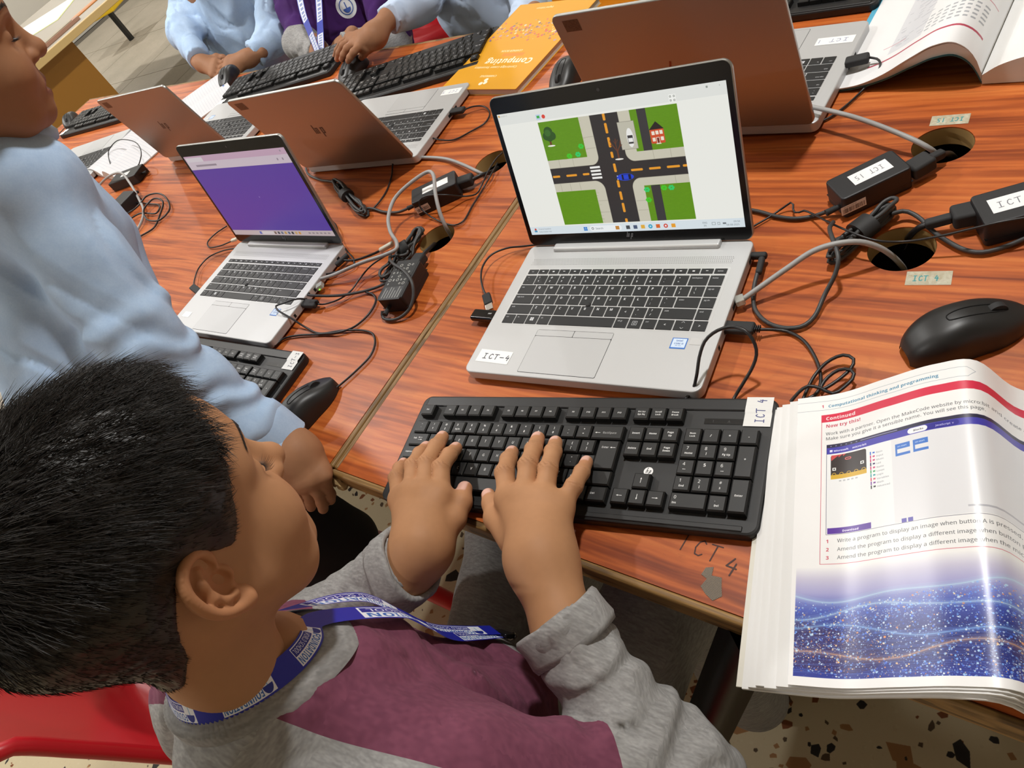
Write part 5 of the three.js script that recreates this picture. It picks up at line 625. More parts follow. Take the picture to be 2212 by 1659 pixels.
{ // closed textbook
  const cover = label(0.225, 0.3, (x, W, H) => { const r = rng(12); for (let i = 0; i < 190; i++) { const a = r(), b = 0.5 + 0.2 * r() + 0.12 * r(); x.fillStyle = ['#c8508a', '#6a5ab0', '#e6e0d0', '#d84a4a', '#8a7a4a', '#b090d0'][i % 6]; x.globalAlpha = 0.75; x.beginPath(); x.arc(a * W, b * H, 2 + r() * 6, 0, 7); x.fill(); } x.globalAlpha = 1; x.fillStyle = '#f6ead0'; x.textAlign = 'center'; x.font = '22px sans-serif'; x.fillText('Cambridge Lower Secondary', W * 0.52, H * 0.25); x.font = 'bold 58px sans-serif'; x.fillText('Computing', W * 0.42, H * 0.33); x.fillStyle = '#e58a2a'; x.fillRect(W * 0.3, H * 0.36, 140, 24); x.fillStyle = '#f6ead0'; x.font = '20px sans-serif'; x.fillText('LEARNER BOOK', W * 0.5, H * 0.43); x.fillText('CAMBRIDGE', W * 0.5, H * 0.15); for (const [a, b] of [[0.46, 0.07], [0.51, 0.06], [0.48, 0.1]]) { x.beginPath(); x.arc(a * W, b * H, 12, 0, 7); x.fill(); } x.font = '18px sans-serif'; x.fillText('Digital Edition', W * 0.6, H * 0.94); }, '#d99a14', 512);
  const c = at(1120, 95, 0.014), o = thing('closed_textbook', 'yellow closed computing textbook beside a black keyboard', 'book', new THREE.Vector3(c.x, TY, c.z), 2.9 + 0.02);
  const pb = slab(0.221, 0.296, 0.0125, 0.001, 0.0003); pb.translate(0, 0.001, 0); part(o, 'page_block', pb, paperEdge); part(o, 'back_cover', slab(0.225, 0.3, 0.0011, 0.002, 0.0002), std(dataColor(214, 150, 24), 0.45));
  const tc = slab(0.225, 0.3, 0.0011, 0.002, 0.0002); tc.translate(0, 0.0134, 0); part(o, 'front_cover', tc, std(dataColor(214, 150, 24), 0.42)); part(o, 'cover_print', sheet(0.2245, 0.2995, 0.0147), cover, 'yellow cover with coloured dots and white lettering');
}
{ // loose notebook and booklet on the far table
  const lines = label(0.2, 0.28, (x, W, H) => { x.strokeStyle = '#b9bcc6'; x.lineWidth = 1.5; for (let i = 2; i < 24; i++) { x.beginPath(); x.moveTo(16, i * H / 25); x.lineTo(W - 16, i * H / 25); x.stroke(); } x.fillStyle = '#5a78b4'; x.fillRect(16, 20, 80, 10); }, '#d2d2d6');
  const mk = (name, lbl, A, turn, top1, top2, w, d) => { const p = at(...A), o = thing(name, lbl, 'book', new THREE.Vector3(p.x, TY, p.z), turn); for (const [sx, tp] of [[-1, top1], [1, top2]]) { const [a, b] = leaf(w, d, tp, () => 0.0008, 20); for (const g of [a, b]) { g.translate(0, 0, -d / 2); if (sx < 0) { g.scale(-1, 1, 1); const I = g.index; if (I) { const ar = I.array; for (let i = 0; i < ar.length; i += 3) { const k = ar[i]; ar[i] = ar[i + 1]; ar[i + 1] = k; } } g.computeVertexNormals(); } } part(o, 'printed_page', a, lines); part(o, 'page_edge', b, paperEdge); } return o; };
  mk('open_notebook', 'loose open white notebook behind the standing boy in blue', [290, 322, 0.005], -0.25, (s) => curve([0, 0.2, 0.6, 1], [0.006, 0.02, 0.022, 0.006], s), (s) => curve([0, 0.25, 0.6, 1], [0.006, 0.028, 0.022, 0.004], s), 0.17, 0.25);
  mk('open_booklet', 'white open booklet beside the keyboard in front of the child in purple', [428, 222, 0.005], -0.62, (s) => curve([0, 0.3, 1], [0.005, 0.012, 0.004], s), (s) => curve([0, 0.3, 1], [0.005, 0.014, 0.004], s), 0.14, 0.22);
}
// ---------------------------------------------------------------- furniture beyond the table
{
  const o = thing('desk', 'pale wooden desk with an ochre side panel across the room', 'desk', [-4.85, 0, -2.0]);
  const pale = std(dataColor(206, 178, 122), 0.5), ochre = std(dataColor(150, 104, 36), 0.45);
  part(o, 'top', box(1.56, 0.035, 2.6, 0, TY - 0.0175, 0, 0.006), std(dataColor(168, 160, 146), 0.5)); part(o, 'edge_strip', box(0.03, 0.04, 2.6, 0.79, TY - 0.02, 0, 0.004), pale, 'pale wooden edge strip');
  part(o, 'side_panel', box(0.025, TY - 0.04, 0.7, 0.7, (TY - 0.04) / 2, 0.47), ochre, 'ochre wooden side panel'); part(o, 'side_panel', box(1.3, TY - 0.04, 0.025, 0, (TY - 0.04) / 2, 1.1), ochre); 
  const p = thing('poster_sheet', 'white sheet lying on the pale desk across the room', 'paper', [-5.12, TY + 0.0005, -2.2], 0.6); part(p, 'sheet', slab(0.72, 0.5, 0.004, 0.004, 0.0005), std([0.9, 0.92, 0.86], 0.6)); part(p, 'border', slab(0.74, 0.52, 0.0015, 0.004, 0.0002), std(dataColor(214, 220, 150), 0.6));
  const q = thing('wooden_ruler', 'orange wooden strip lying along the edge of the pale desk', 'ruler', [-4.28, TY + 0.0005, -1.92], 0.05); part(q, 'strip', box(0.07, 0.006, 0.95, 0, 0.003, 0, 0.001), std(dataColor(214, 138, 70), 0.5)); part(q, 'groove', box(0.012, 0.0066, 0.95, 0.012, 0.0033, 0), std(dataColor(170, 120, 96), 0.5));
  const q2 = thing('blackboard_duster', 'pinkish box beside the wooden strip on the pale desk', 'box', [-4.17, TY + 0.0005, -1.78], 0.05); part(q2, 'block', box(0.06, 0.02, 0.5, 0, 0.01, 0, 0.002), std(dataColor(176, 136, 116), 0.6)); part(q2, 'lid', box(0.05, 0.004, 0.3, 0, 0.022, -0.05), std(dataColor(170, 160, 140), 0.6));
  const s = thing('stool', 'yellow seat on black legs beyond the pale desk', 'stool', [-6.75, 0, -3.78], 0.4); part(s, 'seat', box(0.36, 0.05, 0.36, 0, 0.32, 0, 0.012), std(dataColor(226, 186, 12), 0.45)); part(s, 'leg', box(0.04, 0.3, 0.04, 0, 0.15, 0), powderBlack);
}
function makeChair(lbl, pos, turn, mat, wide = 0.46) {          // one-piece plastic chair, faces +z
  const t = thing('plastic_chair', lbl, 'chair', pos, turn);
  const n = 26, m = 16, P = [], I = []; const prof = (v) => { const pr = [[0.24, 0.40], [0.22, 0.425], [0.05, 0.415], [-0.14, 0.41], [-0.2, 0.44], [-0.225, 0.54], [-0.255, 0.68], [-0.285, 0.8], [-0.3, 0.81]]; const k = v * (pr.length - 1), i = Math.min(Math.floor(k), pr.length - 2), f = k - i; return [lerp(pr[i][0], pr[i + 1][0], f), lerp(pr[i][1], pr[i + 1][1], f)]; };
  for (const off of [0, 1]) for (let i = 0; i <= n; i++) for (let j = 0; j <= m; j++) { const v = i / n, u = j / m * 2 - 1, [z, y] = prof(v), wv = wide / 2 * (v < 0.5 ? 1 : lerp(1, 0.84, sstep(0.5, 1, v))), cup = u * u; P.push(u * wv, y + (v < 0.45 ? 0.02 * cup : 0) - (off ? (v < 0.5 ? 0.008 : 0) : 0), z + (v > 0.45 ? 0.045 * cup : 0) - (off ? (v >= 0.5 ? 0.008 : 0.0) : 0)); }
  const N = (n + 1) * (m + 1); for (let i = 0; i < n; i++) for (let j = 0; j < m; j++) { const a = i * (m + 1) + j, b = a + m + 1; I.push(a, a + 1, b, a + 1, b + 1, b, a + N, b + N, a + 1 + N, a + 1 + N, b + N, b + 1 + N); }
  const edge = (a, b) => I.push(a, b, a + N, b, b + N, a + N); for (let i = 0; i < n; i++) { edge(i * (m + 1), (i + 1) * (m + 1)); edge((i + 1) * (m + 1) + m, i * (m + 1) + m); } for (let j = 0; j < m; j++) { edge(j + 1, j); edge(n * (m + 1) + j, n * (m + 1) + j + 1); }
  const g = new THREE.BufferGeometry(); g.setAttribute('position', new THREE.Float32BufferAttribute(P, 3)); g.setIndex(I); g.computeVertexNormals(); part(t, 'seat_shell', g, mat);
  for (const sx of [-1, 1]) { part(t, 'rim', tube([0.5, 0.6, 0.7, 0.8, 0.9, 1].map((v) => { const [z, y] = prof(v); return new THREE.Vector3(sx * wide / 2 * lerp(1, 0.84, sstep(0.5, 1, v)), y, z + 0.045); }), 0.011, 20, 8), mat); for (const fz of [0.2, -0.2]) { const a = new THREE.Vector3(sx * wide * 0.42, 0.41, fz * 0.9), b = new THREE.Vector3(sx * wide * 0.5, 0.0, fz * 1.2); part(t, 'leg', tube([b, a], 0.017, 2, 8), mat); } }
  return t;
}
makeChair('red plastic chair under the boy in maroon', new THREE.Vector3(0.15, 0, 0.77), Math.PI, redPlastic, 0.38);
makeChair('empty red plastic chair behind the standing boy in blue', new THREE.Vector3(-0.5, 0, 0.6), Math.PI, redPlastic, 0.46);
makeChair('red plastic chair under the child in purple', T(-1.2, -TY, -1.13), 0.1, redPlastic, 0.42).scale.y = 1.2;
makeChair('red plastic chair under the far child in blue', T(-1.72, -TY, -1.25), 0.1, redPlastic, 0.46);
makeChair('orange plastic chair under the child in a pale shirt', T(-0.58, -TY, -1.12), 0.1, orangePlastic, 0.46);
// ---------------------------------------------------------------- people
const V3 = (a) => new THREE.Vector3(a[0], a[1], a[2]);
// a head in its own frame: x to the person's left, y up, z forward, origin between the ears
function headField(q, lidDrop = 0.002, open = 0) {
  const p = [Math.abs(q[0]), q[1], q[2]];
  let d = ell(p, [0, 0.036, -0.012], [0.074, 0.087, 0.094]);
  d = smin(d, ell(p, [0, 0.045, 0.038], [0.06, 0.05, 0.05]), 0.03);
  d = smin(d, ell(p, [0, -0.026, 0.03], [0.055, 0.06, 0.054]), 0.03);
  d = smin(d, cone(p, [0.047, -0.03, 0.0], [0.027, -0.066, 0.042], 0.018, 0.017), 0.028);
  d = smin(d, cone(p, [0.027, -0.066, 0.042], [0, -0.074, 0.062], 0.017, 0.018), 0.022);
  d = smin(d, ell(p, [0.034, -0.026, 0.054], [0.024, 0.024, 0.024]), 0.022);
  d = smin(d, ell(p, [0, -0.075, 0.068], [0.016, 0.013, 0.013]), 0.014);
  d = smin(d, ell(p, [0, -0.047, 0.069], [0.023, 0.02, 0.018]), 0.016);
  d = smin(d, cone(p, [0.012, 0.03, 0.075], [0.042, 0.028, 0.057], 0.011, 0.011), 0.014);
  d = smax(d, -ell(p, [0.032, 0.008, 0.09], [0.017, 0.011, 0.017]), 0.012);
  d = smin(d, ell(p, [0.031, 0.009, 0.0655], [0.0135, 0.0118, 0.0135]), 0.006);
  d = smin(d, cone(p, [0, 0.016, 0.08], [0, -0.013, 0.0955], 0.0085, 0.0105), 0.012);
  d = smin(d, ell(p, [0, -0.016, 0.098], [0.0115, 0.0095, 0.0105]), 0.007);
  d = smin(d, ell(p, [0.0115, -0.02, 0.0875], [0.0075, 0.0068, 0.0085]), 0.005);
  d = smax(d, -ell(p, [0.006, -0.0275, 0.094], [0.0034, 0.003, 0.0045]), 0.003);
  const lx = Math.min(p[0], 0.022), bow = 0.0012 * Math.cos(p[0] * 200);
  d = smin(d, cone(p, [0, -0.0455, 0.0845], [0.021, -0.0495, 0.0725], 0.0052, 0.0025), 0.005);
  d = smin(d, cone(p, [0, -0.0555 - open, 0.083], [0.02, -0.052, 0.0725], 0.0056, 0.0025), 0.005);
  d = smax(d, -cone(p, [0, -0.0508 - open / 2, 0.0915], [0.021, -0.0508, 0.077], 0.0012 + open * 0.6, 0.0008), 0.002);
  return d;
}
const HELIX = (() => { const P = [[0.004, 0.002, 0.003], [0.012, 0.012, 0.006], [0.011, 0.022, 0.006], [0.003, 0.028, 0.007], [-0.007, 0.0285, 0.008], [-0.0155, 0.022, 0.009], [-0.019, 0.01, 0.009], [-0.018, -0.003, 0.008], [-0.013, -0.014, 0.007], [-0.006, -0.022, 0.006], [0.003, -0.028, 0.005]], R = [0.0022, 0.003, 0.0034, 0.0036, 0.0037, 0.0038, 0.0038, 0.0037, 0.0037, 0.004, 0.0055]; const c = new THREE.CatmullRomCurve3(P.map((a) => new THREE.Vector3(...a))), n = 44, q = [], r = []; for (let i = 0; i <= n; i++) { const t = i / n; q.push(c.getPoint(t).toArray()); const k = t * (R.length - 1), j = Math.min(Math.floor(k), R.length - 2); r.push(lerp(R[j], R[j + 1], k - j)); } return [q, r]; })();
function earField(p) {                                          // a: forward, b: up, c: out
  let d = ell(p, [-0.003, 0.002, 0.001], [0.0175, 0.026, 0.0035]);
  d = smin(d, ell(p, [0.0035, -0.026, 0.0035], [0.0082, 0.0085, 0.0042]), 0.006);
  d = smin(d, chain(p, HELIX[0], HELIX[1], 0.0002), 0.004);
  d = smin(d, chain(p, [[0.001, 0.016, 0.004], [-0.006, 0.011, 0.0065], [-0.0095, 0.001, 0.007], [-0.006, -0.009, 0.0065], [0.001, -0.0145, 0.006]], [0.0026, 0.003, 0.0033, 0.0032, 0.003], 0.003), 0.004);
  d = smin(d, ell(p, [0.0105, -0.004, 0.004], [0.004, 0.0058, 0.004]), 0.005);
  d = smin(d, ell(p, [0.006, 0.0, -0.008], [0.012, 0.021, 0.009]), 0.008);
  d = smax(d, -ell(p, [0.003, -0.003, 0.0065], [0.0072, 0.0098, 0.0068]), 0.003);
  d = smax(d, -ell(p, [0.004, 0.0095, 0.0065], [0.0055, 0.0045, 0.0035]), 0.003);
  return d;
}
const skinTone = (base, k) => (p, n) => { const f = 1 + 0.07 * (noise3(p[0] * 60, p[1] * 60, p[2] * 60, 5) - 0.5) + 0.05 * (noise3(p[0] * 260, p[1] * 260, p[2] * 260, 6) - 0.5); return [base[0] * f * k[0], base[1] * f * k[1], base[2] * f * k[2]]; };
const HAIRLINE = [[0, 0.084], [0.45, 0.08], [0.72, 0.064], [0.92, 0.036], [1.1, 0.012], [1.22, 0.004], [1.36, 0.012], [1.5, 0.024], [1.8, 0.024], [2.05, 0.0], [2.35, -0.035], [2.75, -0.06], [3.15, -0.066]];
function hairMask(p) { const a = Math.atan2(Math.abs(p[0]), p[2] + 0.004); let y = HAIRLINE[HAIRLINE.length - 1][1]; for (let i = 1; i < HAIRLINE.length; i++) if (a < HAIRLINE[i][0]) { const [a0, y0] = HAIRLINE[i - 1], [a1, y1] = HAIRLINE[i]; y = lerp(y0, y1, (a - a0) / (a1 - a0)); break; } return p[1] - y; }
function strandGeo(list) {                                      // list of [points, radius, colour]: thin tapered three-sided strands
  const P = [], N = [], C = [], I = []; let o = 0; const d = new THREE.Vector3(), s = new THREE.Vector3(), t = new THREE.Vector3();
  for (const [q, r, c] of list) {
    const n = q.length; for (let i = 0; i < n; i++) { d.copy(q[Math.min(i + 1, n - 1)]).sub(q[Math.max(i - 1, 0)]).normalize(); s.set(d.y, d.z, d.x).cross(d).normalize(); t.crossVectors(d, s); const rr = r * (1 - 0.92 * i / (n - 1)); for (let k = 0; k < 3; k++) { const a = k * 2.0944, nx = s.x * Math.cos(a) + t.x * Math.sin(a), ny = s.y * Math.cos(a) + t.y * Math.sin(a), nz = s.z * Math.cos(a) + t.z * Math.sin(a); P.push(q[i].x + nx * rr, q[i].y + ny * rr, q[i].z + nz * rr); N.push(nx, ny, nz); C.push(...c); } }
    for (let i = 0; i + 1 < n; i++) for (let k = 0; k < 3; k++) { const a = o + i * 3 + k, b = o + i * 3 + (k + 1) % 3; I.push(a, b, a + 3, b, b + 3, a + 3); } o += n * 3;
  }
  const g = new THREE.BufferGeometry(); g.setAttribute('position', new THREE.Float32BufferAttribute(P, 3)); g.setAttribute('normal', new THREE.Float32BufferAttribute(N, 3)); g.setAttribute('color', new THREE.Float32BufferAttribute(C, 3)); g.setIndex(I); return g;
}
function makeHead(o) {                                          // returns { skin, hair } in the head frame
  const c = o.cell || 0.003, base = o.tone, open = o.open || 0;
  const sk = nets((p) => smin(headField(p, 0, open), cone(p, [0, -0.035, -0.022], o.neck || [0, -0.17, -0.05], 0.043, 0.039), 0.03), [-0.1, -0.17, -0.125], [0.1, 0.14, 0.125], c);
  const dab = (p, x, y, z, r) => Math.exp(-((Math.abs(p[0]) - x) ** 2 + (p[1] - y) ** 2 + (p[2] - z) ** 2) / (r * r));
  tint(sk, (p, n) => { const t = skinTone(base, [1, 1, 1])(p, n), lip = Math.max(sstep(0.0115, 0.008, Math.abs(p[1] + 0.05 + open / 2) + Math.max(0, Math.abs(p[0]) - 0.012) * 0.7) * (p[2] > 0.07 ? 1 : 0) * sstep(0.024, 0.018, Math.abs(p[0])), 0), che = 0.35 * dab(p, 0.036, -0.028, 0.08, 0.026) + 0.3 * dab(p, 0, -0.016, 0.108, 0.014), br = sstep(-0.004, 0.01, hairMask(p)) * (p[1] > -0.08 ? 1 : 0); let q = [t[0] * (1 + 0.06 * che), t[1] * (1 - 0.1 * che), t[2] * (1 - 0.1 * che)]; q = q.map((x, i) => lerp(x, [0.3, 0.105, 0.085][i] * (base[0] / 0.4), lip * 0.75)); return q.map((x, i) => lerp(x, [0.035, 0.022, 0.015][i], br * 0.9)); });
  const ears = [];
  for (const s of [1, -1]) {
    const e = nets(earField, [-0.028, -0.042, -0.02], [0.022, 0.038, 0.018], c < 0.0035 ? 0.0014 : 0.003), f = new THREE.Vector3(-s * 0.38, 0.12, 0.925).normalize(), out = new THREE.Vector3(s * 0.925, 0, 0.38), up = new THREE.Vector3().crossVectors(out, f).multiplyScalar(s); if (up.y < 0) up.negate();
    const m = new THREE.Matrix4().makeBasis(f, up, out); m.setPosition(s * 0.0695, o.earY || 0.0, -0.009); e.applyMatrix4(m); if (m.determinant() < 0) { const I = e.index.array; for (let i = 0; i < I.length; i += 3) { const k = I[i]; I[i] = I[i + 1]; I[i + 1] = k; } }
    tint(e, (p, n) => { const t = skinTone(base, [1.06, 0.97, 0.95])(p, n); return t; }); ears.push(e);
  }
  const skinG = mergeGeometries([sk, ...ears]);
  const th = (p) => { const m = hairMask(p), t = sstep(-0.006, 0.03, m); return lerp(-0.006, 0.0012, sstep(-0.006, 0.001, m)) + (o.puff || 0.011) * t * sstep(-0.02, 0.07, p[1]); };
  const cap = nets((p) => ell([p[0], p[1], p[2]], [0, 0.036, -0.012], [0.9, 0.9, 0.9]) > 1 ? 1 : smin(headField(p, 0, open), cone(p, [0, -0.035, -0.022], o.neck || [0, -0.17, -0.05], 0.043, 0.039), 0.03) - th(p) - 0.0015 * (noise3(p[0] * 180, p[1] * 180, p[2] * 120, 9) - 0.5), [-0.105, -0.085, -0.135], [0.105, 0.155, 0.12], Math.max(c, 0.0035));
  const kept = split(cap, (p) => hairMask(p) + 0.0025)[1]; kept.deleteAttribute('uv');
  const hb = o.hair || [0.012, 0.0095, 0.008];
  const hairs = [kept.attributes.position.count ? tint(kept, (p) => { const e = sstep(0.03, 0.0, hairMask(p)) * sstep(0.4, 1.2, Math.atan2(Math.abs(p[0]), p[2])); const f = 0.8 + 0.5 * noise3(p[0] * 300, p[1] * 90, p[2] * 300, 3); return hb.map((x, i) => lerp(x, [0.04, 0.026, 0.018][i], e) * f); }) : null];
  if (o.strands) {
    const R = rng(o.seed || 1), P = kept.attributes.position, Nn = kept.attributes.normal, n = P.count / 3, area = new Float32Array(n), a = new THREE.Vector3(), b = new THREE.Vector3(), e = new THREE.Vector3(); let tot = 0;
    for (let i = 0; i < n; i++) { a.fromBufferAttribute(P, i * 3); b.fromBufferAttribute(P, i * 3 + 1).sub(a); e.fromBufferAttribute(P, i * 3 + 2).sub(a); tot += b.cross(e).length(); area[i] = tot; }
    const wh = new THREE.Vector3(0.012, 0.112, -0.062), list = [];
    for (let k = 0; k < o.strands; k++) {
      const x = R() * tot; let lo = 0, hi = n - 1; while (lo < hi) { const m = (lo + hi) >> 1; if (area[m] < x) lo = m + 1; else hi = m; }
      let u = R(), v = R(); if (u + v > 1) { u = 1 - u; v = 1 - v; } const p = new THREE.Vector3(), nn = new THREE.Vector3(); for (let j = 0; j < 3; j++) { const w = [1 - u - v, u, v][j]; p.addScaledVector(a.fromBufferAttribute(P, lo * 3 + j), w); nn.addScaledVector(b.fromBufferAttribute(Nn, lo * 3 + j), w); } nn.normalize();
      const flow = p.clone().sub(wh); flow.addScaledVector(new THREE.Vector3(-0.25, 0, 0.6), 0.05 * sstep(0.03, 0.09, p.y)); flow.addScaledVector(nn, -flow.dot(nn)).normalize();
      flow.x += (R() - 0.5) * 0.5; flow.y += (R() - 0.5) * 0.35; flow.z += (R() - 0.5) * 0.5; const m = hairMask([p.x, p.y, p.z]), side = sstep(0.09, 0.035, p.y), L = (lerp(0.026, 0.009, side) * (0.6 + 0.7 * R())) * sstep(-0.004, 0.02, m + 0.006), lift = lerp(0.55, 0.22, side) * (0.5 + R());
      if (L < 0.002) continue; const d1 = flow.clone().addScaledVector(nn, lift).normalize(), d2 = flow.clone().addScaledVector(nn, lift * 0.25).normalize(); p.addScaledVector(nn, -0.001);
      const f = R() < 0.12 ? 2.6 : 0.6 + R() * 0.8, bs = sstep(0.075, 0.02, p.y), col = hb.map((c0, i) => c0 * f * lerp(1.05, [2.3, 1.9, 1.6][i], bs)); list.push([[p, p.clone().addScaledVector(d1, L * 0.5), p.clone().addScaledVector(d1, L * 0.5).addScaledVector(d2, L * 0.5)], 0.00026 + 0.0002 * R(), col]);
    }
    hairs.push(strandGeo(list));
  }
  const R = rng(99), face = [];
  for (const s of [1, -1]) { for (let i = 0; i < (o.strands ? 190 : 0); i++) { const t = R(), b = Math.max(headBrow(t, R()), 0); const p = browPoint(s, t, R(), open); face.push([[p, p.clone().add(new THREE.Vector3(s * 0.0055, 0.0005 - 0.002 * t, -0.003 * t - 0.0005))], 0.00022, [0.012, 0.009, 0.008]]); } for (let i = 0; i < (o.strands ? 40 : 0); i++) { const t = i / 39, a = -0.75 + t * 1.55, r = 0.0138, p = new THREE.Vector3(s * (0.031 + Math.sin(a) * r), 0.0045 + (o.lid || 0), 0.0655 + Math.cos(a) * r); const out = new THREE.Vector3(s * Math.sin(a), -0.25, Math.cos(a)).normalize(), L = 0.009 * (0.7 + 0.5 * R()); face.push([[p, p.clone().addScaledVector(out, L * 0.5), p.clone().addScaledVector(out, L).add(new THREE.Vector3(0, L * 0.3, 0))], 0.00017, [0.008, 0.006, 0.006]]); } }
  const hg = mergeGeometries([...hairs.filter(Boolean), ...(face.length ? [strandGeo(face)] : [])].map((g) => (g.index ? g.toNonIndexed() : g)));
  return { skin: skinG, hair: hg };
}
function headBrow() { return 1; }
function browPoint(s, t, r) { const x = lerp(0.012, 0.047, t), y = 0.0335 + 0.004 * Math.sin(t * 2.6) - 0.004 * t * t + (r - 0.5) * 0.006 * (1 - 0.6 * t), p = [x, y, 0.12]; let z = 0.11; for (let i = 0; i < 24; i++) { p[2] = z; const d = headField(p); if (d < 0.0003) break; z -= d * 0.8; } return new THREE.Vector3(s * x, y, z); }
// hands: every finger a chain of its own, rooted in the palm
function handField(h) {
  return (p) => {
    let palm = 1e9; h.fingers.forEach((f, i) => { const d = cone(p, h.wrist, f.p[0], h.wr, f.r[0] * 1.12); palm = i ? smin(palm, d, 0.02) : d; });
    for (let i = 0; i + 1 < h.fingers.length; i++) palm = smin(palm, cone(p, h.fingers[i].p[0], h.fingers[i + 1].p[0], h.fingers[i].r[0], h.fingers[i + 1].r[0]), 0.012);
    if (h.arm) palm = smin(palm, h.wr2 ? Math.min(cone(p, h.wrist, h.arm, h.wr, h.ar), 1e9) : cone(p, h.wrist, h.arm, h.wr, h.ar), 0.025);
    let fing = 1e9; for (const f of h.fingers) { let e = chain(p, f.p, f.r, 0.004); if (h.fine && e < 0.004) for (const k of [1, 2]) { const a = f.p[k - 1], b = f.p[k], c = f.p[k + 1] || b, dx = c[0] - a[0], dy = c[1] - a[1], dz = c[2] - a[2], L = Math.hypot(dx, dy, dz), t = ((p[0] - b[0]) * dx + (p[1] - b[1]) * dy + (p[2] - b[2]) * dz) / L; if (Math.abs(t) < 0.008 && p[1] > b[1] - 0.002) e += 0.00035 * Math.cos(t * 2200) * Math.exp(-t * t / 0.000016) - 0.0004 * Math.exp(-t * t / 0.00002); } fing = Math.min(fing, e); }
    let d = smin(palm, fing, 0.0045); if (h.thumb) { const t = chain(p, h.thumb.p, h.thumb.r, 0.006); d = smin(d, t, 0.009); }
    return d;
  };
}
function handTint(g, h, base) {
  const tips = [...h.fingers, ...(h.thumb ? [h.thumb] : [])].map((f) => { const n = f.p.length, t = V3(f.p[n - 1]), a = t.clone().sub(V3(f.p[n - 2])).normalize(), up = (f.up ? V3(f.up) : new THREE.Vector3(0, 1, 0)); up.addScaledVector(a, -up.dot(a)).normalize(); return { t, a, up, s: new THREE.Vector3().crossVectors(a, up), r: f.r[n - 1] }; }), kn = h.fingers.flatMap((f) => [f.p[1], f.p[2], f.p[0]]);
  return tint(g, (p, n) => {
    let c = skinTone(base, [1, 1, 1])(p, n), dark = 0; for (const k of kn) { const d = Math.hypot(p[0] - k[0], p[1] - k[1], p[2] - k[2]); if (n[1] > 0.3 && d < 0.017) dark = Math.max(dark, (1 - d / 0.017) * 0.5); } c = c.map((x, i) => x * (1 - [0.16, 0.26, 0.3][i] * dark));
    const q = V3(p), nn = V3(n); for (const t of h.noNail ? [] : tips) { const v = q.clone().sub(t.t), a = v.dot(t.a), s = v.dot(t.s), u = nn.dot(t.up); const near = Math.exp(-v.lengthSq() / 0.0002); c = [c[0] * (1 + 0.07 * near), c[1] * (1 - 0.05 * near), c[2] * (1 - 0.02 * near)]; const k = sstep(0.2, 0.45, u) * sstep(t.r * 0.78, t.r * 0.6, Math.abs(s)) * sstep(-t.r * 1.15, -t.r * 0.8, a) * sstep(t.r * 1.05, t.r * 0.8, a); if (k > 0) c = c.map((x, i) => lerp(x, [0.66, 0.4, 0.33][i] * (base[0] / 0.43), k * 0.9)); }
    return c;
  });
}
const bounds = (list, pad) => { const lo = [9, 9, 9], hi = [-9, -9, -9]; for (const p of list) for (let i = 0; i < 3; i++) { lo[i] = Math.min(lo[i], p[i] - pad); hi[i] = Math.max(hi[i], p[i] + pad); } return [lo, hi]; };
function handMesh(h, base, cell = 0.0022) { const [lo, hi] = bounds([h.wrist, ...(h.arm ? [h.arm] : []), ...h.fingers.flatMap((f) => f.p), ...(h.thumb ? h.thumb.p : [])], 0.04); return handTint(nets(handField(h), lo, hi, cell), h, base); }
const tp = (u, v, h) => { const p = at(u, v, h); return [p.x, p.y - TY, p.z]; };   // pixel -> table coordinates
const toWorld = (g) => { g.translate(0, TY, 0); return g; };
const bareSkin = (g, base) => tint(g, skinTone(base, [1, 1, 1]));
const crumple = (p, a, f, s) => { const w = noise3(p[0] * f * 0.5, p[1] * f * 0.5, p[2] * f * 0.5, s + 3) * 2, n = noise3(p[0] * f + w, p[1] * f * 0.55 + w, p[2] * f - w, s); return a * (1 - Math.min(1, Math.abs(n - 0.5) * 6)) - a * 0.3; };
const fold = (p, a, f, s) => a * (noise3(p[0] * f, p[1] * f * 0.8, p[2] * f, s) - 0.5);
function frame(fwd, up0) { const f = V3(fwd).normalize(), u = V3(up0); u.addScaledVector(f, -u.dot(f)).normalize(); const l = new THREE.Vector3().crossVectors(u, f); return [l, u, f]; }
function headMatrix(c, fwd, up, s) { const [l, u, f] = frame(fwd, up), m = new THREE.Matrix4().makeBasis(l.multiplyScalar(s), u.multiplyScalar(s), f.multiplyScalar(s)); m.setPosition(c[0], c[1] + TY, c[2]); return m; }

const NECK = {};
function ringOn(f, n, r, off) { const out = []; for (let i = 0; i < n; i++) { const a = i / n * Math.PI * 2, x = 0.151 + r * Math.sin(a), z = 0.662 - r * Math.cos(a) * 1.08; let lo = 0.08, hi = 0.36; for (let k = 0; k < 30; k++) { const m = (lo + hi) / 2; if (f([x, m, z]) > 0) hi = m; else lo = m; } out.push([x, hi + off, z]); } return out; }   // starts at the front, goes round by the person's right
function hug(f, p, off) { const q = [...p], e = 0.002; for (let k = 0; k < 12; k++) { const g = [0, 1, 2].map((i) => { const a = [...q], b = [...q]; a[i] += e; b[i] -= e; return (f(a) - f(b)) / (2 * e); }), L = Math.hypot(...g) || 1, d = f(q) - off; for (let i = 0; i < 3; i++) q[i] -= g[i] / L * d * 0.7; } return q; }
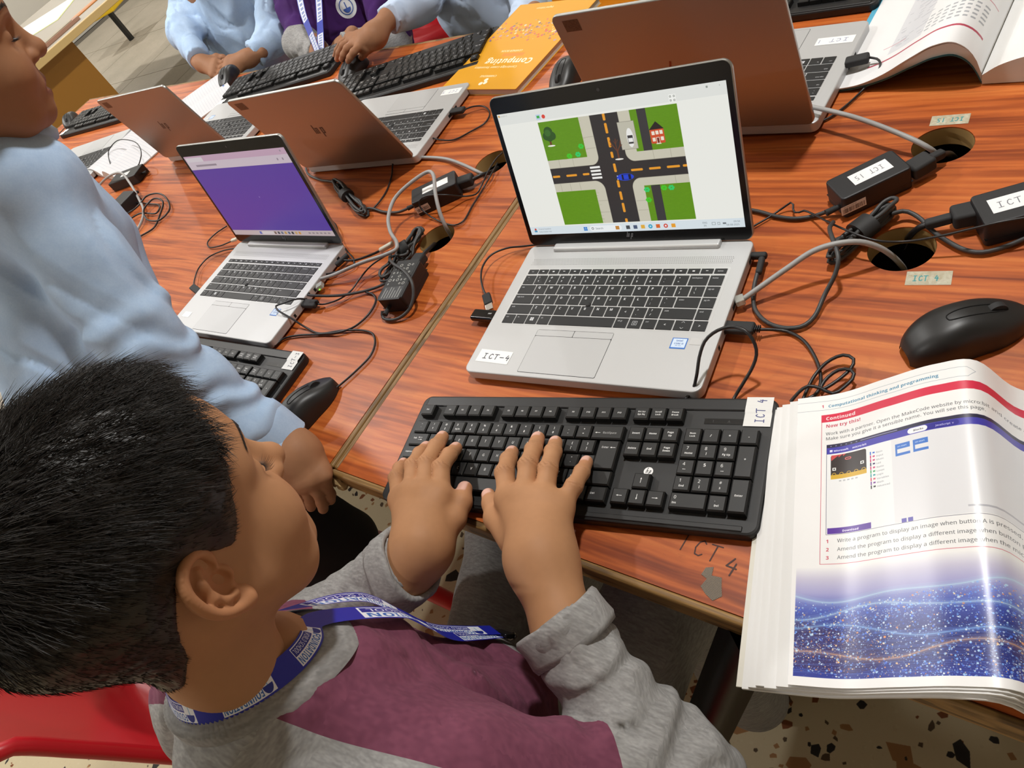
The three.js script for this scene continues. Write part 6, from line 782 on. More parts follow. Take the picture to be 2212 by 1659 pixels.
// ---- the boy in maroon at the keyboard
const TONE = [0.47, 0.238, 0.117];
{
  const o = thing('person', 'boy in a maroon and grey long-sleeved top typing with both hands', 'person', new THREE.Vector3(0.15, 0.41, 0.68));
  const hd = makeHead({ tone: TONE, cell: 0.0026, strands: 17000, seed: 4, lid: -0.0005 }), M = headMatrix([0.1493, 0.3378, 0.6273], [0.0322, -0.0927, -0.9952], [-0.0736, 0.9928, -0.0949], 0.98);
  hd.skin.applyMatrix4(M); hd.hair.applyMatrix4(M);
  const RH = { wrist: tp(1168, 1205, 0.05), wr: 0.0255, arm: tp(1222, 1365, 0.036), ar: 0.032, fingers: [
    { p: [tp(1098, 1078, 0.05), tp(1090, 1021, 0.052), tp(1099, 993, 0.042), tp(1106, 977, 0.031)], r: [0.0118, 0.0102, 0.0092, 0.0078] }, { p: [tp(1134, 1078, 0.054), tp(1141, 1005, 0.056), tp(1153, 972, 0.045), tp(1162, 947, 0.031)], r: [0.012, 0.0104, 0.0094, 0.008] },
    { p: [tp(1174, 1084, 0.053), tp(1184, 1013, 0.054), tp(1195, 976, 0.044), tp(1200, 956, 0.031)], r: [0.0118, 0.01, 0.009, 0.0078] }, { p: [tp(1211, 1096, 0.046), tp(1240, 1050, 0.046), tp(1257, 1020, 0.039), tp(1267, 998, 0.03)], r: [0.0112, 0.0088, 0.008, 0.007] }],
    thumb: { p: [tp(1110, 1165, 0.04), tp(1070, 1120, 0.036), tp(1062, 1088, 0.033), tp(1055, 1070, 0.029)], r: [0.017, 0.0118, 0.0098, 0.008] } };
  const LH = { wrist: tp(912, 1180, 0.045), wr: 0.024, arm: tp(876, 1248, 0.03), ar: 0.026, fingers: [
    { p: [tp(952, 1072, 0.05), tp(953, 1010, 0.052), tp(971, 983, 0.042), tp(985, 968, 0.031)], r: [0.0114, 0.0098, 0.0088, 0.0076] }, { p: [tp(918, 1070, 0.055), tp(922, 1000, 0.056), tp(943, 964, 0.045), tp(956, 944, 0.032)], r: [0.0118, 0.01, 0.0092, 0.0078] },
    { p: [tp(890, 1066, 0.053), tp(893, 1006, 0.054), tp(908, 981, 0.044), tp(921, 966, 0.033)], r: [0.0114, 0.0098, 0.0088, 0.0076] }, { p: [tp(864, 1080, 0.046), tp(856, 1032, 0.046), tp(864, 1012, 0.039), tp(872, 1000, 0.031)], r: [0.0108, 0.0088, 0.0078, 0.0066] }],
    thumb: { p: [tp(945, 1160, 0.036), tp(980, 1122, 0.034), tp(997, 1085, 0.033), tp(1004, 1056, 0.031)], r: [0.0165, 0.013, 0.0112, 0.0088] } };
  RH.fine = LH.fine = true; const hands = [RH, LH].map((h) => toWorld(handMesh(h, TONE, 0.0018)));
  const inner = (p) => { let d = ell(p, [0.15, -0.02, 0.665], [0.12, 0.16, 0.085]); d = smin(d, ell(p, [0.15, -0.17, 0.63], [0.12, 0.12, 0.09]), 0.05); for (const [s, e, w] of [[[0.27, 0.11, 0.69], [0.4, -0.045, 0.6], RH.arm], [[0.03, 0.11, 0.69], [-0.06, -0.05, 0.59], LH.arm]]) { d = smin(d, cone(p, s, e, 0.042, 0.034), 0.04); d = smin(d, cone(p, e, w, 0.034, 0.026), 0.02); } d = smin(d, cone(p, [0.152, 0.2, 0.66], [0.15, 0.05, 0.68], 0.045, 0.06), 0.03); for (const [h, k, f] of [[[0.21, -0.25, 0.66], [0.26, -0.21, 0.34], [0.27, -0.66, 0.36]], [[0.09, -0.25, 0.66], [0.03, -0.21, 0.34], [0.02, -0.66, 0.36]]]) { d = smin(d, cone(p, h, k, 0.062, 0.05), 0.03); d = smin(d, cone(p, k, f, 0.045, 0.035), 0.03); d = smin(d, cone(p, f, [f[0], -0.705, f[2] - 0.12], 0.034, 0.03), 0.02); } return d; };
  const bodyG = toWorld(nets(inner, [-0.18, -0.76, 0.18], [0.5, 0.28, 0.8], 0.014)); bareSkin(bodyG, TONE);
  wpart(o, 'body', mergeGeometries([bodyG, hd.skin, ...hands]), skin);
  wpart(o, 'hair', hd.hair, hairMat, 'short black hair');
  // long-sleeved top
  const rs = [0.285, 0.105, 0.69], re = [0.405, -0.045, 0.6], rw = tp(1210, 1338, 0.038), ls = [0.02, 0.11, 0.69], le = [-0.06, -0.045, 0.595], lw = tp(886, 1213, 0.036);
  const torso = (p) => { let d = ell(p, [0.15, -0.0, 0.668], [0.142, 0.165, 0.1]); d = smin(d, ell(p, [0.15, -0.15, 0.625], [0.142, 0.14, 0.112]), 0.06); d = smin(d, cone(p, [0.15, 0.155, 0.69], rs, 0.06, 0.058), 0.05); d = smin(d, cone(p, [0.15, 0.155, 0.69], ls, 0.06, 0.058), 0.05); d = smin(d, cone(p, [0.15, 0.10, 0.642], [0.15, 0.178, 0.698], 0.064, 0.066), 0.03); return d; };
  const armD = (p, s, e, w) => smin(cone(p, s, e, 0.06, 0.05), cone(p, e, w, 0.052, 0.036), 0.03);
  const shirt = (p) => { let d = smin(torso(p), armD(p, rs, re, rw), 0.06); d = smin(d, armD(p, ls, le, lw), 0.035); d += fold(p, 0.01, 26, 3) + crumple(p, 0.005, 11, 4) + crumple(p, 0.0015, 30, 9);
    const ta = clamp(((p[0] - re[0]) * (rw[0] - re[0]) + (p[1] - re[1]) * (rw[1] - re[1]) + (p[2] - re[2]) * (rw[2] - re[2])) / 0.03, 0, 2), nearArm = cone(p, re, rw, 0.06, 0.06); if (nearArm < 0.03) d += 0.0024 * sstep(0.03, 0.0, nearArm) * Math.sin(ta * 26 + p[1] * 60 + 5 * noise3(p[0] * 30, p[1] * 30, p[2] * 30, 8));
    d = smax(d, -cone(p, [0.151, 0.13, 0.662], [0.151, 0.34, 0.662], 0.0425, 0.0425), 0.004); d = smax(d, p[1] < -0.2 ? -0.24 - p[1] : -1, 0.01);
    for (const [e, w, r] of [[re, rw, 0.036], [le, lw, 0.036]]) { const ax = V3(w).sub(V3(e)).normalize(), v = V3(p).sub(V3(w)).dot(ax); if (Math.hypot(p[0] - w[0], p[1] - w[1], p[2] - w[2]) < 0.09) { d = Math.max(d, v - 0.004); } } return d; };
  const sh = nets(shirt, [-0.16, -0.27, 0.45], [0.5, 0.27, 0.82], 0.005);
  // maroon: front panel and upper sleeve, grey: back panel, lower sleeve
  NECK.torso = torso;
  const seamF = (p) => {
    const back = p[2] - (0.695 - 0.18 * (p[0] - 0.165)), R = p[0] > 0.15, S0 = R ? rs : ls, E0 = R ? re : le, W0 = R ? rw : lw, along = ((p[0] - S0[0]) * (E0[0] - S0[0]) + (p[1] - S0[1]) * (E0[1] - S0[1]) + (p[2] - S0[2]) * (E0[2] - S0[2])) / ((E0[0] - S0[0]) ** 2 + (E0[1] - S0[1]) ** 2 + (E0[2] - S0[2]) ** 2);
    const dU = cone(p, S0, E0, 0, 0), dF = cone(p, E0, W0, 0, 0), dT = torso(p); let f = back - (along > 0.1 && dU < 0.075 ? 0.06 * sstep(0.1, 0.3, along) : 0);
    if (dT > -0.012 || dF < 0.05) f = Math.max(f, dU < 0.085 ? (along - 0.6) * 0.2 : -1, dF < dU && dF < 0.07 ? Math.min((dU - dF) * 1, 0.05) : -1);
    return Math.max(f, -0.085 - p[1] - (dT > 0.02 ? 1 : 0));
  };
  const [maroonG, greyG] = split(sh, seamF);
  wpart(o, 'top_front', toWorld(clothUV(maroonG)), maroonKnit, 'maroon front panel and upper sleeve'); wpart(o, 'top_back', toWorld(clothUV(greyG)), greyKnit, 'grey back panel and lower sleeves');
  const cuff = (w, e, r0, len, seed) => { const pr = []; for (const [r, z] of [[r0 - 0.006, -len], [r0 + 0.001, -len], [r0 + 0.0035, -len * 0.8], [r0 + 0.003, -len * 0.4], [r0 + 0.0035, 0], [r0 + 0.001, 0.004], [r0 - 0.003, 0.004], [r0 - 0.005, 0], [r0 - 0.006, -len]]) pr.push(new THREE.Vector2(r, z)); const g = new THREE.LatheGeometry(pr, 40), P = g.attributes.position, R = rng(seed); for (let i = 0; i < P.count; i++) { const x = P.getX(i), y = P.getY(i), z = P.getZ(i), a = Math.atan2(z, x), k = 1 + 0.035 * Math.sin(a * 3 + seed) + 0.02 * Math.sin(a * 7 + y * 160 + seed); P.setXYZ(i, x * k, y + 0.0025 * Math.sin(a * 2 + seed), z * k * 0.92); } g.computeVertexNormals(); g.rotateX(Math.PI / 2); g.lookAt(V3(w).sub(V3(e)).normalize()); g.translate(...w); return clothUV(g); };
  wpart(o, 'cuff', toWorld(cuff(rw, re, 0.042, 0.03, 2)), greyKnit, 'turned-up grey cuff'); wpart(o, 'cuff', toWorld(cuff(lw, le, 0.042, 0.032, 5)), greyKnit, 'turned-up grey cuff');
  { // ribbed collar
    const n = 200, P = [], U = [], I = [], rings = [[0.0432, 0.004], [0.0445, 0.0085], [0.049, 0.01], [0.054, 0.01], [0.0585, 0.009], [0.0605, 0.002]].map(([r, f]) => ringOn(torso, n, r, f));
    for (let i = 0; i <= n; i++) rings.forEach((q, j) => { const p = q[i % n], rib = i % 2 && j > 1 && j < 5 ? 0.0014 : 0; P.push(p[0], p[1] + TY + rib, p[2]); U.push(i / n * 0.35, j * 0.005); });
    for (let i = 0; i < n; i++) for (let j = 0; j < 5; j++) { const a = i * 6 + j, b = a + 6; I.push(a, a + 1, b, a + 1, b + 1, b); }
    const g = new THREE.BufferGeometry(); g.setAttribute('position', new THREE.Float32BufferAttribute(P, 3)); g.setAttribute('uv', new THREE.Float32BufferAttribute(U, 2)); g.setIndex(I); g.computeVertexNormals(); const m = wpart(o, 'collar', g, std([0.8, 0.8, 0.8], 0.9, { map: greyMelange, side: THREE.DoubleSide }), 'ribbed grey collar');
  }
  const pants = (p) => { let d = ell(p, [0.15, -0.26, 0.66], [0.145, 0.09, 0.11]); for (const [h, k, f] of [[[0.21, -0.25, 0.64], [0.27, -0.205, 0.34], [0.28, -0.66, 0.36]], [[0.09, -0.25, 0.64], [0.03, -0.205, 0.34], [0.02, -0.66, 0.36]]]) { d = smin(d, cone(p, h, k, 0.08, 0.068), 0.03); d = smin(d, cone(p, k, f, 0.066, 0.055), 0.03); } return d + fold(p, 0.012, 22, 6); };
  wpart(o, 'trousers', toWorld(clothUV(nets(pants, [-0.12, -0.74, 0.22], [0.42, -0.1, 0.82], 0.008))), std([0.8, 0.8, 0.79], 0.95, { map: greyMelange }), 'grey jogging trousers');
  { // a dark key tag by the pocket
  }
}
{ // lanyard round the boy's neck
  const tex = canvasTex(1024, 96, (x, W, H) => { x.fillStyle = '#1a22a0'; x.fillRect(0, 0, W, H); for (const a of [30, 540]) { x.save(); x.translate(a + 330, H - 8); x.rotate(Math.PI); x.fillStyle = '#eef0f8'; x.fillRect(0, 0, 330, 80); x.fillStyle = '#1a2290'; x.fillRect(86, 42, 240, 34); x.fillStyle = '#2c62b8'; x.font = 'bold 42px sans-serif'; x.fillText('FOUNDATION', 74, 36, 250); x.fillStyle = '#eef0f8'; x.font = '30px sans-serif'; x.fillText('WORLD SCHOOL', 92, 70, 226); x.fillStyle = '#1a2a90'; x.beginPath(); x.arc(42, 34, 32, Math.PI, 0); x.fill(); x.fillStyle = '#7fb2dc'; x.fillRect(39, 34, 6, 34); x.restore(); } });
  const mat = std(0xffffff, 0.5, { map: tex, side: THREE.DoubleSide, sheen: 0.3 });
  const ribbon = (P, N, w, len0 = 0) => { const c = new THREE.CatmullRomCurve3(P.map((a) => T(...a)), false, 'centripetal'), nc = new THREE.CatmullRomCurve3(N.map((a) => V3(a)), false, 'centripetal'), n = 90, L = c.getLength(), pos = [], uv = [], idx = []; for (let i = 0; i <= n; i++) { const t = i / n, p = c.getPoint(t), d = c.getTangent(t), nn = nc.getPoint(t).normalize(), s = new THREE.Vector3().crossVectors(nn, d).normalize(); for (const k of [-1, 1]) { pos.push(p.x + s.x * w / 2 * k, p.y + s.y * w / 2 * k, p.z + s.z * w / 2 * k); uv.push((len0 + t * L) / 0.2, (k + 1) / 2); } if (i) idx.push(i * 2 - 2, i * 2 - 1, i * 2, i * 2 - 1, i * 2 + 1, i * 2); } const g = new THREE.BufferGeometry(); g.setAttribute('position', new THREE.Float32BufferAttribute(pos, 3)); g.setAttribute('uv', new THREE.Float32BufferAttribute(uv, 2)); g.setIndex(idx); g.computeVertexNormals(); return g; };
  const o = thing('lanyard', 'blue and white printed lanyard round the neck of the boy in maroon', 'lanyard', T(0.15, 0.05, 0.6));
  const f = NECK.torso, ring = ringOn(f, 16, 0.0455, 0.017), H = (a) => hug(f, a, 0.009), chest = [[0.008, 0.12, 0.575], [0.004, 0.07, 0.56], [0.002, 0.02, 0.55], [0, -0.03, 0.535], [0, -0.075, 0.52]];
  const nOf = (p, d) => { const q = V3(p).sub(new THREE.Vector3(0.151, p[1] - 0.03, 0.662)).normalize(); return d ? [0.25, 0.55, -0.85] : q.toArray(); };
  const right = [ring[9], ...[8, 7, 6, 5, 4, 3, 2, 1].map((i) => ring[i])], left = [9, 10, 11, 12, 13, 14, 15].map((i) => ring[i]);
  const downR = chest.map(([x, y, z], i) => H([0.152 + x + 0.012 * (1 - i / 4), y, z])), downL = chest.map(([x, y, z], i) => H([0.148 - x - 0.012 * (1 - i / 4), y, z]).map((v, k) => v + (k === 2 ? -0.003 : 0)));
  wpart(o, 'strap', ribbon([...right, ...downR], [...right.map((p) => nOf(p)), ...downR.map((p) => nOf(p, 1))], 0.019), mat, 'printed blue strap');
  wpart(o, 'strap', ribbon([...left, ...downL], [...left.map((p) => nOf(p)), ...downL.map((p) => nOf(p, 1))], 0.019, 0.06), mat, 'printed blue strap');
  const end = downR[4];
  { const g = new RoundedBoxGeometry(0.021, 0.02, 0.006, 2, 0.002); g.rotateX(0.4); const p = T(end[0], end[1] - 0.012, end[2] - 0.004); g.translate(p.x, p.y, p.z); wpart(o, 'clip', g, blackGloss, 'black plastic clip'); const h = new THREE.TorusGeometry(0.006, 0.0014, 8, 18); h.rotateY(0.8); const q = T(end[0], end[1] - 0.03, end[2] - 0.008); h.translate(q.x, q.y, q.z); wpart(o, 'hook', h, metalShiny, 'metal hook'); }
}
const lerp3 = (a, b, t) => a.map((x, i) => lerp(x, b[i], t));
const simpleHand = (w, dir, side, up, s = 1) => { const D = V3(dir).normalize(), Sd = V3(side).normalize(), U = V3(up).normalize(), P = (a, b, c) => V3(w).addScaledVector(D, a * s).addScaledVector(Sd, b * s).addScaledVector(U, c * s).toArray(); return { wrist: w, wr: 0.019 * s, arm: P(-0.05, 0, 0), ar: 0.021 * s, fingers: [[-0.024, 0.07], [-0.008, 0.076], [0.008, 0.072], [0.023, 0.06]].map(([b, l], i) => ({ p: [P(0.065, b, 0.006), P(0.065 + l * 0.42, b * 1.15, 0.004), P(0.065 + l * 0.72, b * 1.2, -0.008), P(0.065 + l * 0.95, b * 1.2, -0.02)], r: [0.0098 * s, 0.0086 * s, 0.0078 * s, 0.0068 * s] })), thumb: { p: [P(0.02, -0.02, 0), P(0.045, -0.042, -0.004), P(0.068, -0.05, -0.01), P(0.084, -0.05, -0.016)], r: [0.013 * s, 0.01 * s, 0.009 * s, 0.0076 * s] } }; };
// ---- the boy in the blue shirt, kneeling on his chair and leaning on the table corner
{
  const tone = [0.36, 0.175, 0.09], o = thing('person', 'boy in a light blue shirt leaning one hand on the table corner', 'person', new THREE.Vector3(-0.42, 0.43, 0.52));
  const hd = makeHead({ tone, cell: 0.003, strands: 4000, seed: 8, open: 0.006 }), c = [-0.366, 0.572, 0.287], M = headMatrix(c, [0.36, -0.25, -0.9], [0.12, 0.95, -0.1], 1.0); hd.skin.applyMatrix4(M); hd.hair.applyMatrix4(M);
  const S = [-0.38, 0.436, 0.318], E = [-0.302, 0.237, 0.384], W = tp(612, 958, 0.042), L = [-0.62, 0.42, 0.25], LE = [-0.7, 0.2, 0.4], LW2 = [-0.62, 0.075, 0.52];
  const HB = { noNail: true, wrist: tp(646, 985, 0.03), wr: 0.022, arm: tp(610, 935, 0.05), ar: 0.024, fingers: [
    { p: [tp(690, 1020, 0.012), tp(703, 1048, -0.004), tp(712, 1068, -0.022), tp(714, 1080, -0.034)], r: [0.0105, 0.0088, 0.008, 0.007] }, { p: [tp(677, 1032, 0.012), tp(688, 1062, -0.006), tp(696, 1085, -0.025), tp(698, 1099, -0.037)], r: [0.0108, 0.009, 0.0082, 0.0072] },
    { p: [tp(660, 1040, 0.01), tp(668, 1068, -0.01), tp(672, 1086, -0.03), tp(672, 1095, -0.042)], r: [0.0105, 0.0086, 0.008, 0.007] }, { p: [tp(643, 1042, 0.008), tp(650, 1066, -0.012), tp(655, 1080, -0.03), tp(656, 1090, -0.042)], r: [0.01, 0.008, 0.0074, 0.0066] }],
    thumb: { p: [tp(668, 995, 0.022), tp(688, 1004, 0.012), tp(698, 1018, 0.01), tp(704, 1030, 0.009)], r: [0.014, 0.0105, 0.009, 0.008] } };
  const inner = (p) => { let d = cone(p, [-0.47, 0.36, 0.32], [-0.45, 0.08, 0.5], 0.085, 0.085); d = smin(d, cone(p, S, L, 0.05, 0.05), 0.04); d = smin(d, cone(p, S, E, 0.036, 0.032), 0.03); d = smin(d, cone(p, E, HB.arm, 0.03, 0.022), 0.02); d = smin(d, cone(p, L, LE, 0.036, 0.032), 0.03); d = smin(d, cone(p, LE, LW2, 0.03, 0.022), 0.02); d = smin(d, cone(p, [-0.4, 0.5, 0.31], [-0.46, 0.38, 0.33], 0.045, 0.05), 0.03); for (const s of [-1, 1]) { d = smin(d, cone(p, [-0.43 + s * 0.07, 0.05, 0.5], [-0.4 + s * 0.08, -0.25, 0.435], 0.06, 0.05), 0.03); d = smin(d, cone(p, [-0.4 + s * 0.08, -0.25, 0.435], [-0.46 + s * 0.08, -0.26, 0.64], 0.045, 0.035), 0.03); } return d; };
  wpart(o, 'body', mergeGeometries([bareSkin(toWorld(nets(inner, [-0.8, -0.33, 0.02], [-0.15, 0.55, 0.82], 0.014)), tone), hd.skin, toWorld(handMesh(HB, tone)), toWorld(handMesh(simpleHand([-0.61, 0.06, 0.53], [0.6, -0.5, 0.3], [1, 0, 0], [0, 1, 0]), tone, 0.004))]), skin);
  wpart(o, 'hair', hd.hair, hairMat, 'short black hair');
  const shirt = (p) => { let d = cone(p, [-0.475, 0.34, 0.32], [-0.45, 0.06, 0.5], 0.112, 0.122); d = smin(d, cone(p, S, L, 0.062, 0.06), 0.06); d = smin(d, smin(cone(p, S, E, 0.06, 0.05), cone(p, E, W, 0.05, 0.037), 0.03), 0.03); d = smin(d, smin(cone(p, L, LE, 0.062, 0.046), cone(p, LE, LW2, 0.046, 0.036), 0.03), 0.03); d += fold(p, 0.014, 18, 13) + crumple(p, 0.006, 7, 31);
    const ta = Math.hypot(p[0] - S[0], p[1] - S[1], p[2] - S[2]); const na = cone(p, E, W, 0.06, 0.06); if (na < 0.04) d += 0.0034 * sstep(0.04, -0.01, na) * sstep(0.12, 0.22, ta) * Math.sin(ta * 130 + 6 * noise3(p[0] * 22, p[1] * 22, p[2] * 22, 15));
    d = smax(d, -cone(p, [-0.425, 0.46, 0.315], [-0.37, 0.6, 0.29], 0.052, 0.065), 0.006); const v = V3(p).sub(V3(W)).dot(V3(W).sub(V3(E)).normalize()); if (Math.hypot(p[0] - W[0], p[1] - W[1], p[2] - W[2]) < 0.08) d = Math.max(d, v - 0.003); const v2 = V3(p).sub(V3(LW2)).dot(V3(LW2).sub(V3(LE)).normalize()); if (Math.hypot(p[0] - LW2[0], p[1] - LW2[1], p[2] - LW2[2]) < 0.08) d = Math.max(d, v2); return smax(d, -0.06 - p[1], 0.01); };
  wpart(o, 'shirt', toWorld(clothUV(nets(shirt, [-0.82, -0.09, 0.0], [-0.14, 0.53, 0.68], 0.006))), blueCotton, 'light blue cotton shirt');
  { const ax = V3(W).sub(V3(E)).normalize(), pr = [[0.03, -0.05], [0.0385, -0.05], [0.0395, -0.03], [0.0385, 0.004], [0.0365, 0.0065], [0.034, 0.004], [0.031, -0.03]].map(([a, b]) => new THREE.Vector2(a, b)), g = new THREE.LatheGeometry(pr, 36), P = g.attributes.position; for (let i = 0; i < P.count; i++) { const a = Math.atan2(P.getZ(i), P.getX(i)), k = 1 + 0.04 * Math.sin(a * 2 + 1); P.setXYZ(i, P.getX(i) * k, P.getY(i), P.getZ(i) * k); } g.computeVertexNormals(); g.rotateX(Math.PI / 2); g.lookAt(ax); g.translate(...W); wpart(o, 'cuff', toWorld(clothUV(g)), blueCotton, 'buttoned blue cuff'); }
  { const K = [[-0.36, 0.462, 0.26], [-0.362, 0.474, 0.33], [-0.425, 0.49, 0.375], [-0.49, 0.484, 0.34], [-0.485, 0.465, 0.27], [-0.42, 0.447, 0.235]], cc = new THREE.CatmullRomCurve3(K.map((a) => T(...a)), true, 'centripetal'), g = new THREE.TubeGeometry(cc, 60, 0.011, 8, true); g.scale(1, 1, 1); wpart(o, 'collar', clothUV(g), blueCotton); }
  const legs = (p) => { let d = cone(p, [-0.44, 0.06, 0.51], [-0.44, -0.02, 0.5], 0.12, 0.12); for (const s of [-1, 1]) { d = smin(d, cone(p, [-0.43 + s * 0.07, 0.04, 0.5], [-0.4 + s * 0.085, -0.235, 0.435], 0.085, 0.072), 0.03); d = smin(d, cone(p, [-0.4 + s * 0.085, -0.245, 0.435], [-0.46 + s * 0.085, -0.255, 0.65], 0.066, 0.05), 0.03); } return d + fold(p, 0.012, 22, 17); };
  wpart(o, 'trousers', toWorld(clothUV(nets(legs, [-0.66, -0.34, 0.3], [-0.18, 0.14, 0.84], 0.009))), blackCloth, 'black trousers');
}
// ---- children across the table
const farHead = makeHead({ tone: [0.37, 0.185, 0.1], cell: 0.0055 });
const dp = (u, v, k) => { const p = atDepth(u, v, k); return [p.x, p.y - TY, p.z]; };
function farChild(lbl, c, opt) {
  const hip = [c[0], -0.3, c[2]], sh = [c[0], 0.16, c[2]], o = thing('person', lbl, 'person', new THREE.Vector3(c[0], 0.43, c[2])), tone = opt.tone || [0.34, 0.165, 0.088];
  const M = headMatrix([c[0], 0.36, c[2] + 0.04], [opt.look || 0.1, -0.25, 1], [0, 1, 0.1], 1.0), A = opt.arms;
  const arm = (p, a, k) => smin(cone(p, a[0], a[1], 0.05 * k, 0.044 * k), cone(p, a[1], a[2], 0.042 * k, (k < 1 ? 0.03 : 0.034) * k), 0.03);
  const inner = (p) => { let d = cone(p, sh, hip, 0.09, 0.09); d = smin(d, cone(p, [c[0], 0.3, c[2] + 0.02], sh, 0.045, 0.05), 0.03); for (const a of A) d = smin(d, arm(p, a, 0.6), 0.02); for (const s of [-1, 1]) { d = smin(d, cone(p, [c[0] + s * 0.08, -0.26, c[2]], [c[0] + s * 0.1, -0.24, c[2] + 0.3], 0.06, 0.05), 0.03); d = smin(d, cone(p, [c[0] + s * 0.1, -0.24, c[2] + 0.3], [c[0] + s * 0.1, -0.7, c[2] + 0.28], 0.045, 0.04), 0.03); } return d; };
  const [lo, hi] = bounds([sh, hip, [c[0], 0.3, c[2]], [c[0], -0.72, c[2] + 0.32], ...A.flat()], 0.14), body = bareSkin(toWorld(nets(inner, lo, hi, 0.014)), tone), head = farHead.skin.clone().applyMatrix4(M);
  wpart(o, 'body', mergeGeometries([body, head, ...opt.hands.map((h) => toWorld(handMesh(h, tone, 0.0034)))]), skin); wpart(o, 'hair', farHead.hair.clone().applyMatrix4(M), hairMat, 'short black hair');
  const shirt = (p) => { let d = ell(p, [c[0], 0.0, c[2]], [0.165, 0.26, 0.115]); d = smin(d, cone(p, A[0][0], A[1][0], 0.06, 0.06), 0.05); for (const a of A) d = smin(d, arm(p, a, 1.12), 0.03); d += fold(p, 0.016, 16, 21) + crumple(p, 0.009, 9, 22) + crumple(p, 0.004, 22, 23); d = smax(d, -cone(p, [c[0], 0.22, c[2] + 0.01], [c[0], 0.4, c[2] + 0.03], 0.055, 0.07), 0.006); for (const a of A) { const v = V3(p).sub(V3(a[2])).dot(V3(a[2]).sub(V3(a[1])).normalize()); if (Math.hypot(p[0] - a[2][0], p[1] - a[2][1], p[2] - a[2][2]) < 0.08) d = Math.max(d, v); } return smax(d, -0.22 - p[1], 0.01); };
  const g = nets(shirt, lo, hi, 0.009); if (opt.sleeve) { const [a, b] = split(g, (p) => Math.max(...A.map((q) => 0.058 - cone(p, q[1], q[2], 0, 0)))); wpart(o, 'top_front', toWorld(clothUV(a)), opt.mat, opt.matLabel); wpart(o, 'top_sleeves', toWorld(clothUV(b)), opt.sleeve, 'grey sleeves'); } else wpart(o, 'shirt', toWorld(clothUV(g)), opt.mat, opt.matLabel);
  const legs = (p) => { let d = ell(p, [c[0], -0.25, c[2]], [0.16, 0.1, 0.12]); for (const s of [-1, 1]) { d = smin(d, cone(p, [c[0] + s * 0.08, -0.25, c[2]], [c[0] + s * 0.1, -0.235, c[2] + 0.3], 0.085, 0.07), 0.03); d = smin(d, cone(p, [c[0] + s * 0.1, -0.235, c[2] + 0.3], [c[0] + s * 0.1, -0.68, c[2] + 0.28], 0.066, 0.056), 0.03); } return d; };
  wpart(o, 'trousers', toWorld(clothUV(nets(legs, [c[0] - 0.3, -0.74, c[2] - 0.2], [c[0] + 0.3, -0.1, c[2] + 0.45], 0.013))), opt.pants || blackCloth);
  return o;
}
{
  const c = dp(487, 20, 2.62), w1 = dp(430, 128, 2.5), w2 = dp(548, 118, 2.45);
  farChild('child in a light blue shirt with folded hands across the table', [c[0], 0, c[2]], { mat: blueCotton, matLabel: 'light blue cotton shirt', arms: [[dp(398, -60, 2.66), dp(400, 75, 2.58), w1], [dp(585, -45, 2.5), dp(592, 82, 2.46), w2]], hands: [simpleHand(dp(440, 138, 2.49), V3(dp(500, 158, 2.44)).sub(V3(w1)).toArray(), [0, -0.5, 1], [0, 1, 0.4]), simpleHand(dp(536, 126, 2.44), V3(dp(480, 150, 2.46)).sub(V3(w2)).toArray(), [0, 0.5, -1], [0, 1, 0.4])] });
}
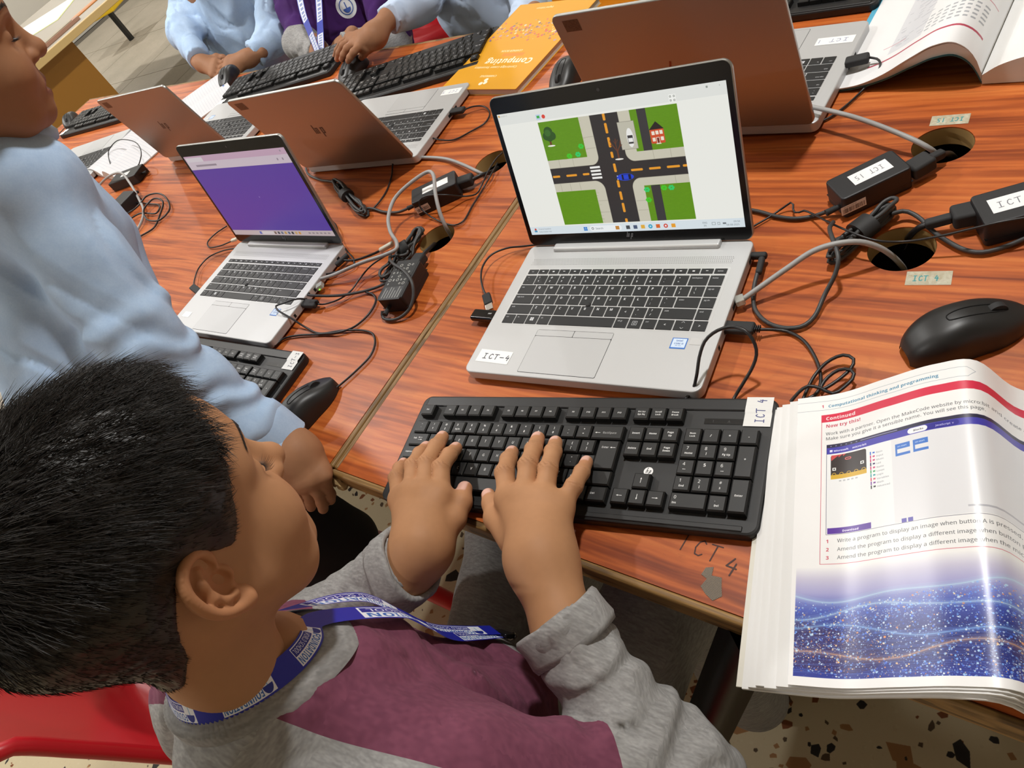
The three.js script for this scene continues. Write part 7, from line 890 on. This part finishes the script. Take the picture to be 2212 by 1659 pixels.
{
  const c = dp(715, 10, 2.36), w1 = dp(690, 112, 2.2), w2 = dp(740, 105, 2.15);
  const o = farChild('child in a purple top with a round white badge across the table', [c[0], 0, c[2]], { mat: purpleKnit, matLabel: 'purple front panel', sleeve: greyKnit, pants: std([0.3, 0.3, 0.3], 0.9), arms: [[dp(620, -50, 2.4), dp(650, 95, 2.32), w1], [dp(810, -50, 2.22), dp(850, 92, 2.2), w2]], hands: [simpleHand(w1, [0.5, -0.3, 0.6], [0, 0, 1], [0, 1, 0]), simpleHand(w2, [-0.5, -0.3, 0.6], [0, 0, 1], [0, 1, 0])] });
  const b = thing('badge', 'round white badge with a blue emblem on the purple top', 'badge', atDepth(748, 14, 2.19)); const face = new THREE.CylinderGeometry(0.032, 0.032, 0.003, 30); face.rotateX(Math.PI / 2); face.lookAt(new THREE.Vector3(0.35, 0.25, 1)); part(b, 'disc', face, std([0.75, 0.77, 0.8], 0.6)); const em = new THREE.PlaneGeometry(0.05, 0.05); em.translate(0, 0, 0.0022); em.lookAt(new THREE.Vector3(0.35, 0.25, 1)); part(b, 'emblem', em, decal(1, 1, (x, W) => { x.strokeStyle = '#3a5aa8'; x.lineWidth = W * 0.05; x.beginPath(); x.arc(W / 2, W / 2, W * 0.42, 0, 7); x.stroke(); x.fillStyle = '#3a5aa8'; x.beginPath(); x.arc(W / 2, W * 0.58, W * 0.25, 0, Math.PI); x.fill(); x.fillRect(W * 0.47, W * 0.25, W * 0.06, W * 0.35); }, 128), 'blue emblem');
  const lt = canvasTex(256, 32, (x) => { x.fillStyle = '#2a3aa8'; x.fillRect(0, 0, 256, 32); x.fillStyle = '#d8dce8'; x.fillRect(10, 3, 170, 26); x.fillStyle = '#7f8fc0'; for (let i = 0; i < 9; i++) x.fillRect(18 + i * 18, 8, 11, 15); });
  const l = thing('lanyard', 'blue and white printed lanyard hanging on the purple top', 'lanyard', atDepth(690, 100, 2.14)); for (const P of [[[640, -40, 2.2], [655, 30, 2.17], [672, 75, 2.14], [688, 118, 2.1]], [[686, -40, 2.18], [690, 30, 2.15], [692, 75, 2.12], [693, 116, 2.1]]]) { const cv = new THREE.CatmullRomCurve3(P.map((a) => atDepth(...a))), n = 24, pos = [], uv = [], idx = []; for (let i = 0; i <= n; i++) { const p = cv.getPoint(i / n), d = cv.getTangent(i / n), s = new THREE.Vector3().crossVectors(new THREE.Vector3(0.4, 0.2, 1), d).normalize(); for (const k of [-1, 1]) { pos.push(p.x + s.x * 0.0115 * k, p.y + s.y * 0.0115 * k, p.z + s.z * 0.0115 * k); uv.push(i / n * 1.6, (k + 1) / 2); } if (i) idx.push(i * 2 - 2, i * 2 - 1, i * 2, i * 2 - 1, i * 2 + 1, i * 2); } const g = new THREE.BufferGeometry(); g.setAttribute('position', new THREE.Float32BufferAttribute(pos, 3)); g.setAttribute('uv', new THREE.Float32BufferAttribute(uv, 2)); g.setIndex(idx); g.computeVertexNormals(); wpart(l, 'strap', g, std(0xffffff, 0.5, { map: lt, side: THREE.DoubleSide })); }
}
{
  const c = dp(1035, -30, 2.0), el = dp(905, 0, 1.92), w = dp(838, 40, 1.86);
  const H = { wrist: tp(808, 78, 0.06), wr: 0.021, arm: w, ar: 0.026, fingers: [
    { p: [tp(778, 98, 0.058), tp(764, 112, 0.06), tp(756, 124, 0.052), tp(752, 132, 0.043)], r: [0.0104, 0.009, 0.0082, 0.007] }, { p: [tp(768, 92, 0.06), tp(750, 104, 0.062), tp(742, 118, 0.052), tp(738, 128, 0.042)], r: [0.0106, 0.0092, 0.0083, 0.0072] }, { p: [tp(760, 86, 0.055), tp(741, 98, 0.055), tp(732, 114, 0.042), tp(728, 128, 0.028)], r: [0.0104, 0.0088, 0.008, 0.007] }, { p: [tp(755, 80, 0.048), tp(738, 92, 0.046), tp(728, 108, 0.032), tp(723, 122, 0.018)], r: [0.0098, 0.0082, 0.0074, 0.0066] }],
    thumb: { p: [tp(804, 92, 0.05), tp(794, 106, 0.044), tp(786, 116, 0.036), tp(781, 124, 0.028)], r: [0.0135, 0.0106, 0.0092, 0.0078] } };
  farChild('child in a pale shiny shirt reaching for a mouse across the table', [c[0], 0, c[2]], { mat: whiteBlueCotton, matLabel: 'pale blue-white shirt', arms: [[dp(960, -90, 2.02), el, w], [dp(1110, -90, 1.9), dp(1150, 20, 1.85), dp(1130, 60, 1.75)]], hands: [H, simpleHand(dp(1130, 60, 1.75), [-0.3, -0.2, 0.9], [1, 0, 0], [0, 1, 0])] });
}
renderer.render(scene, camera);
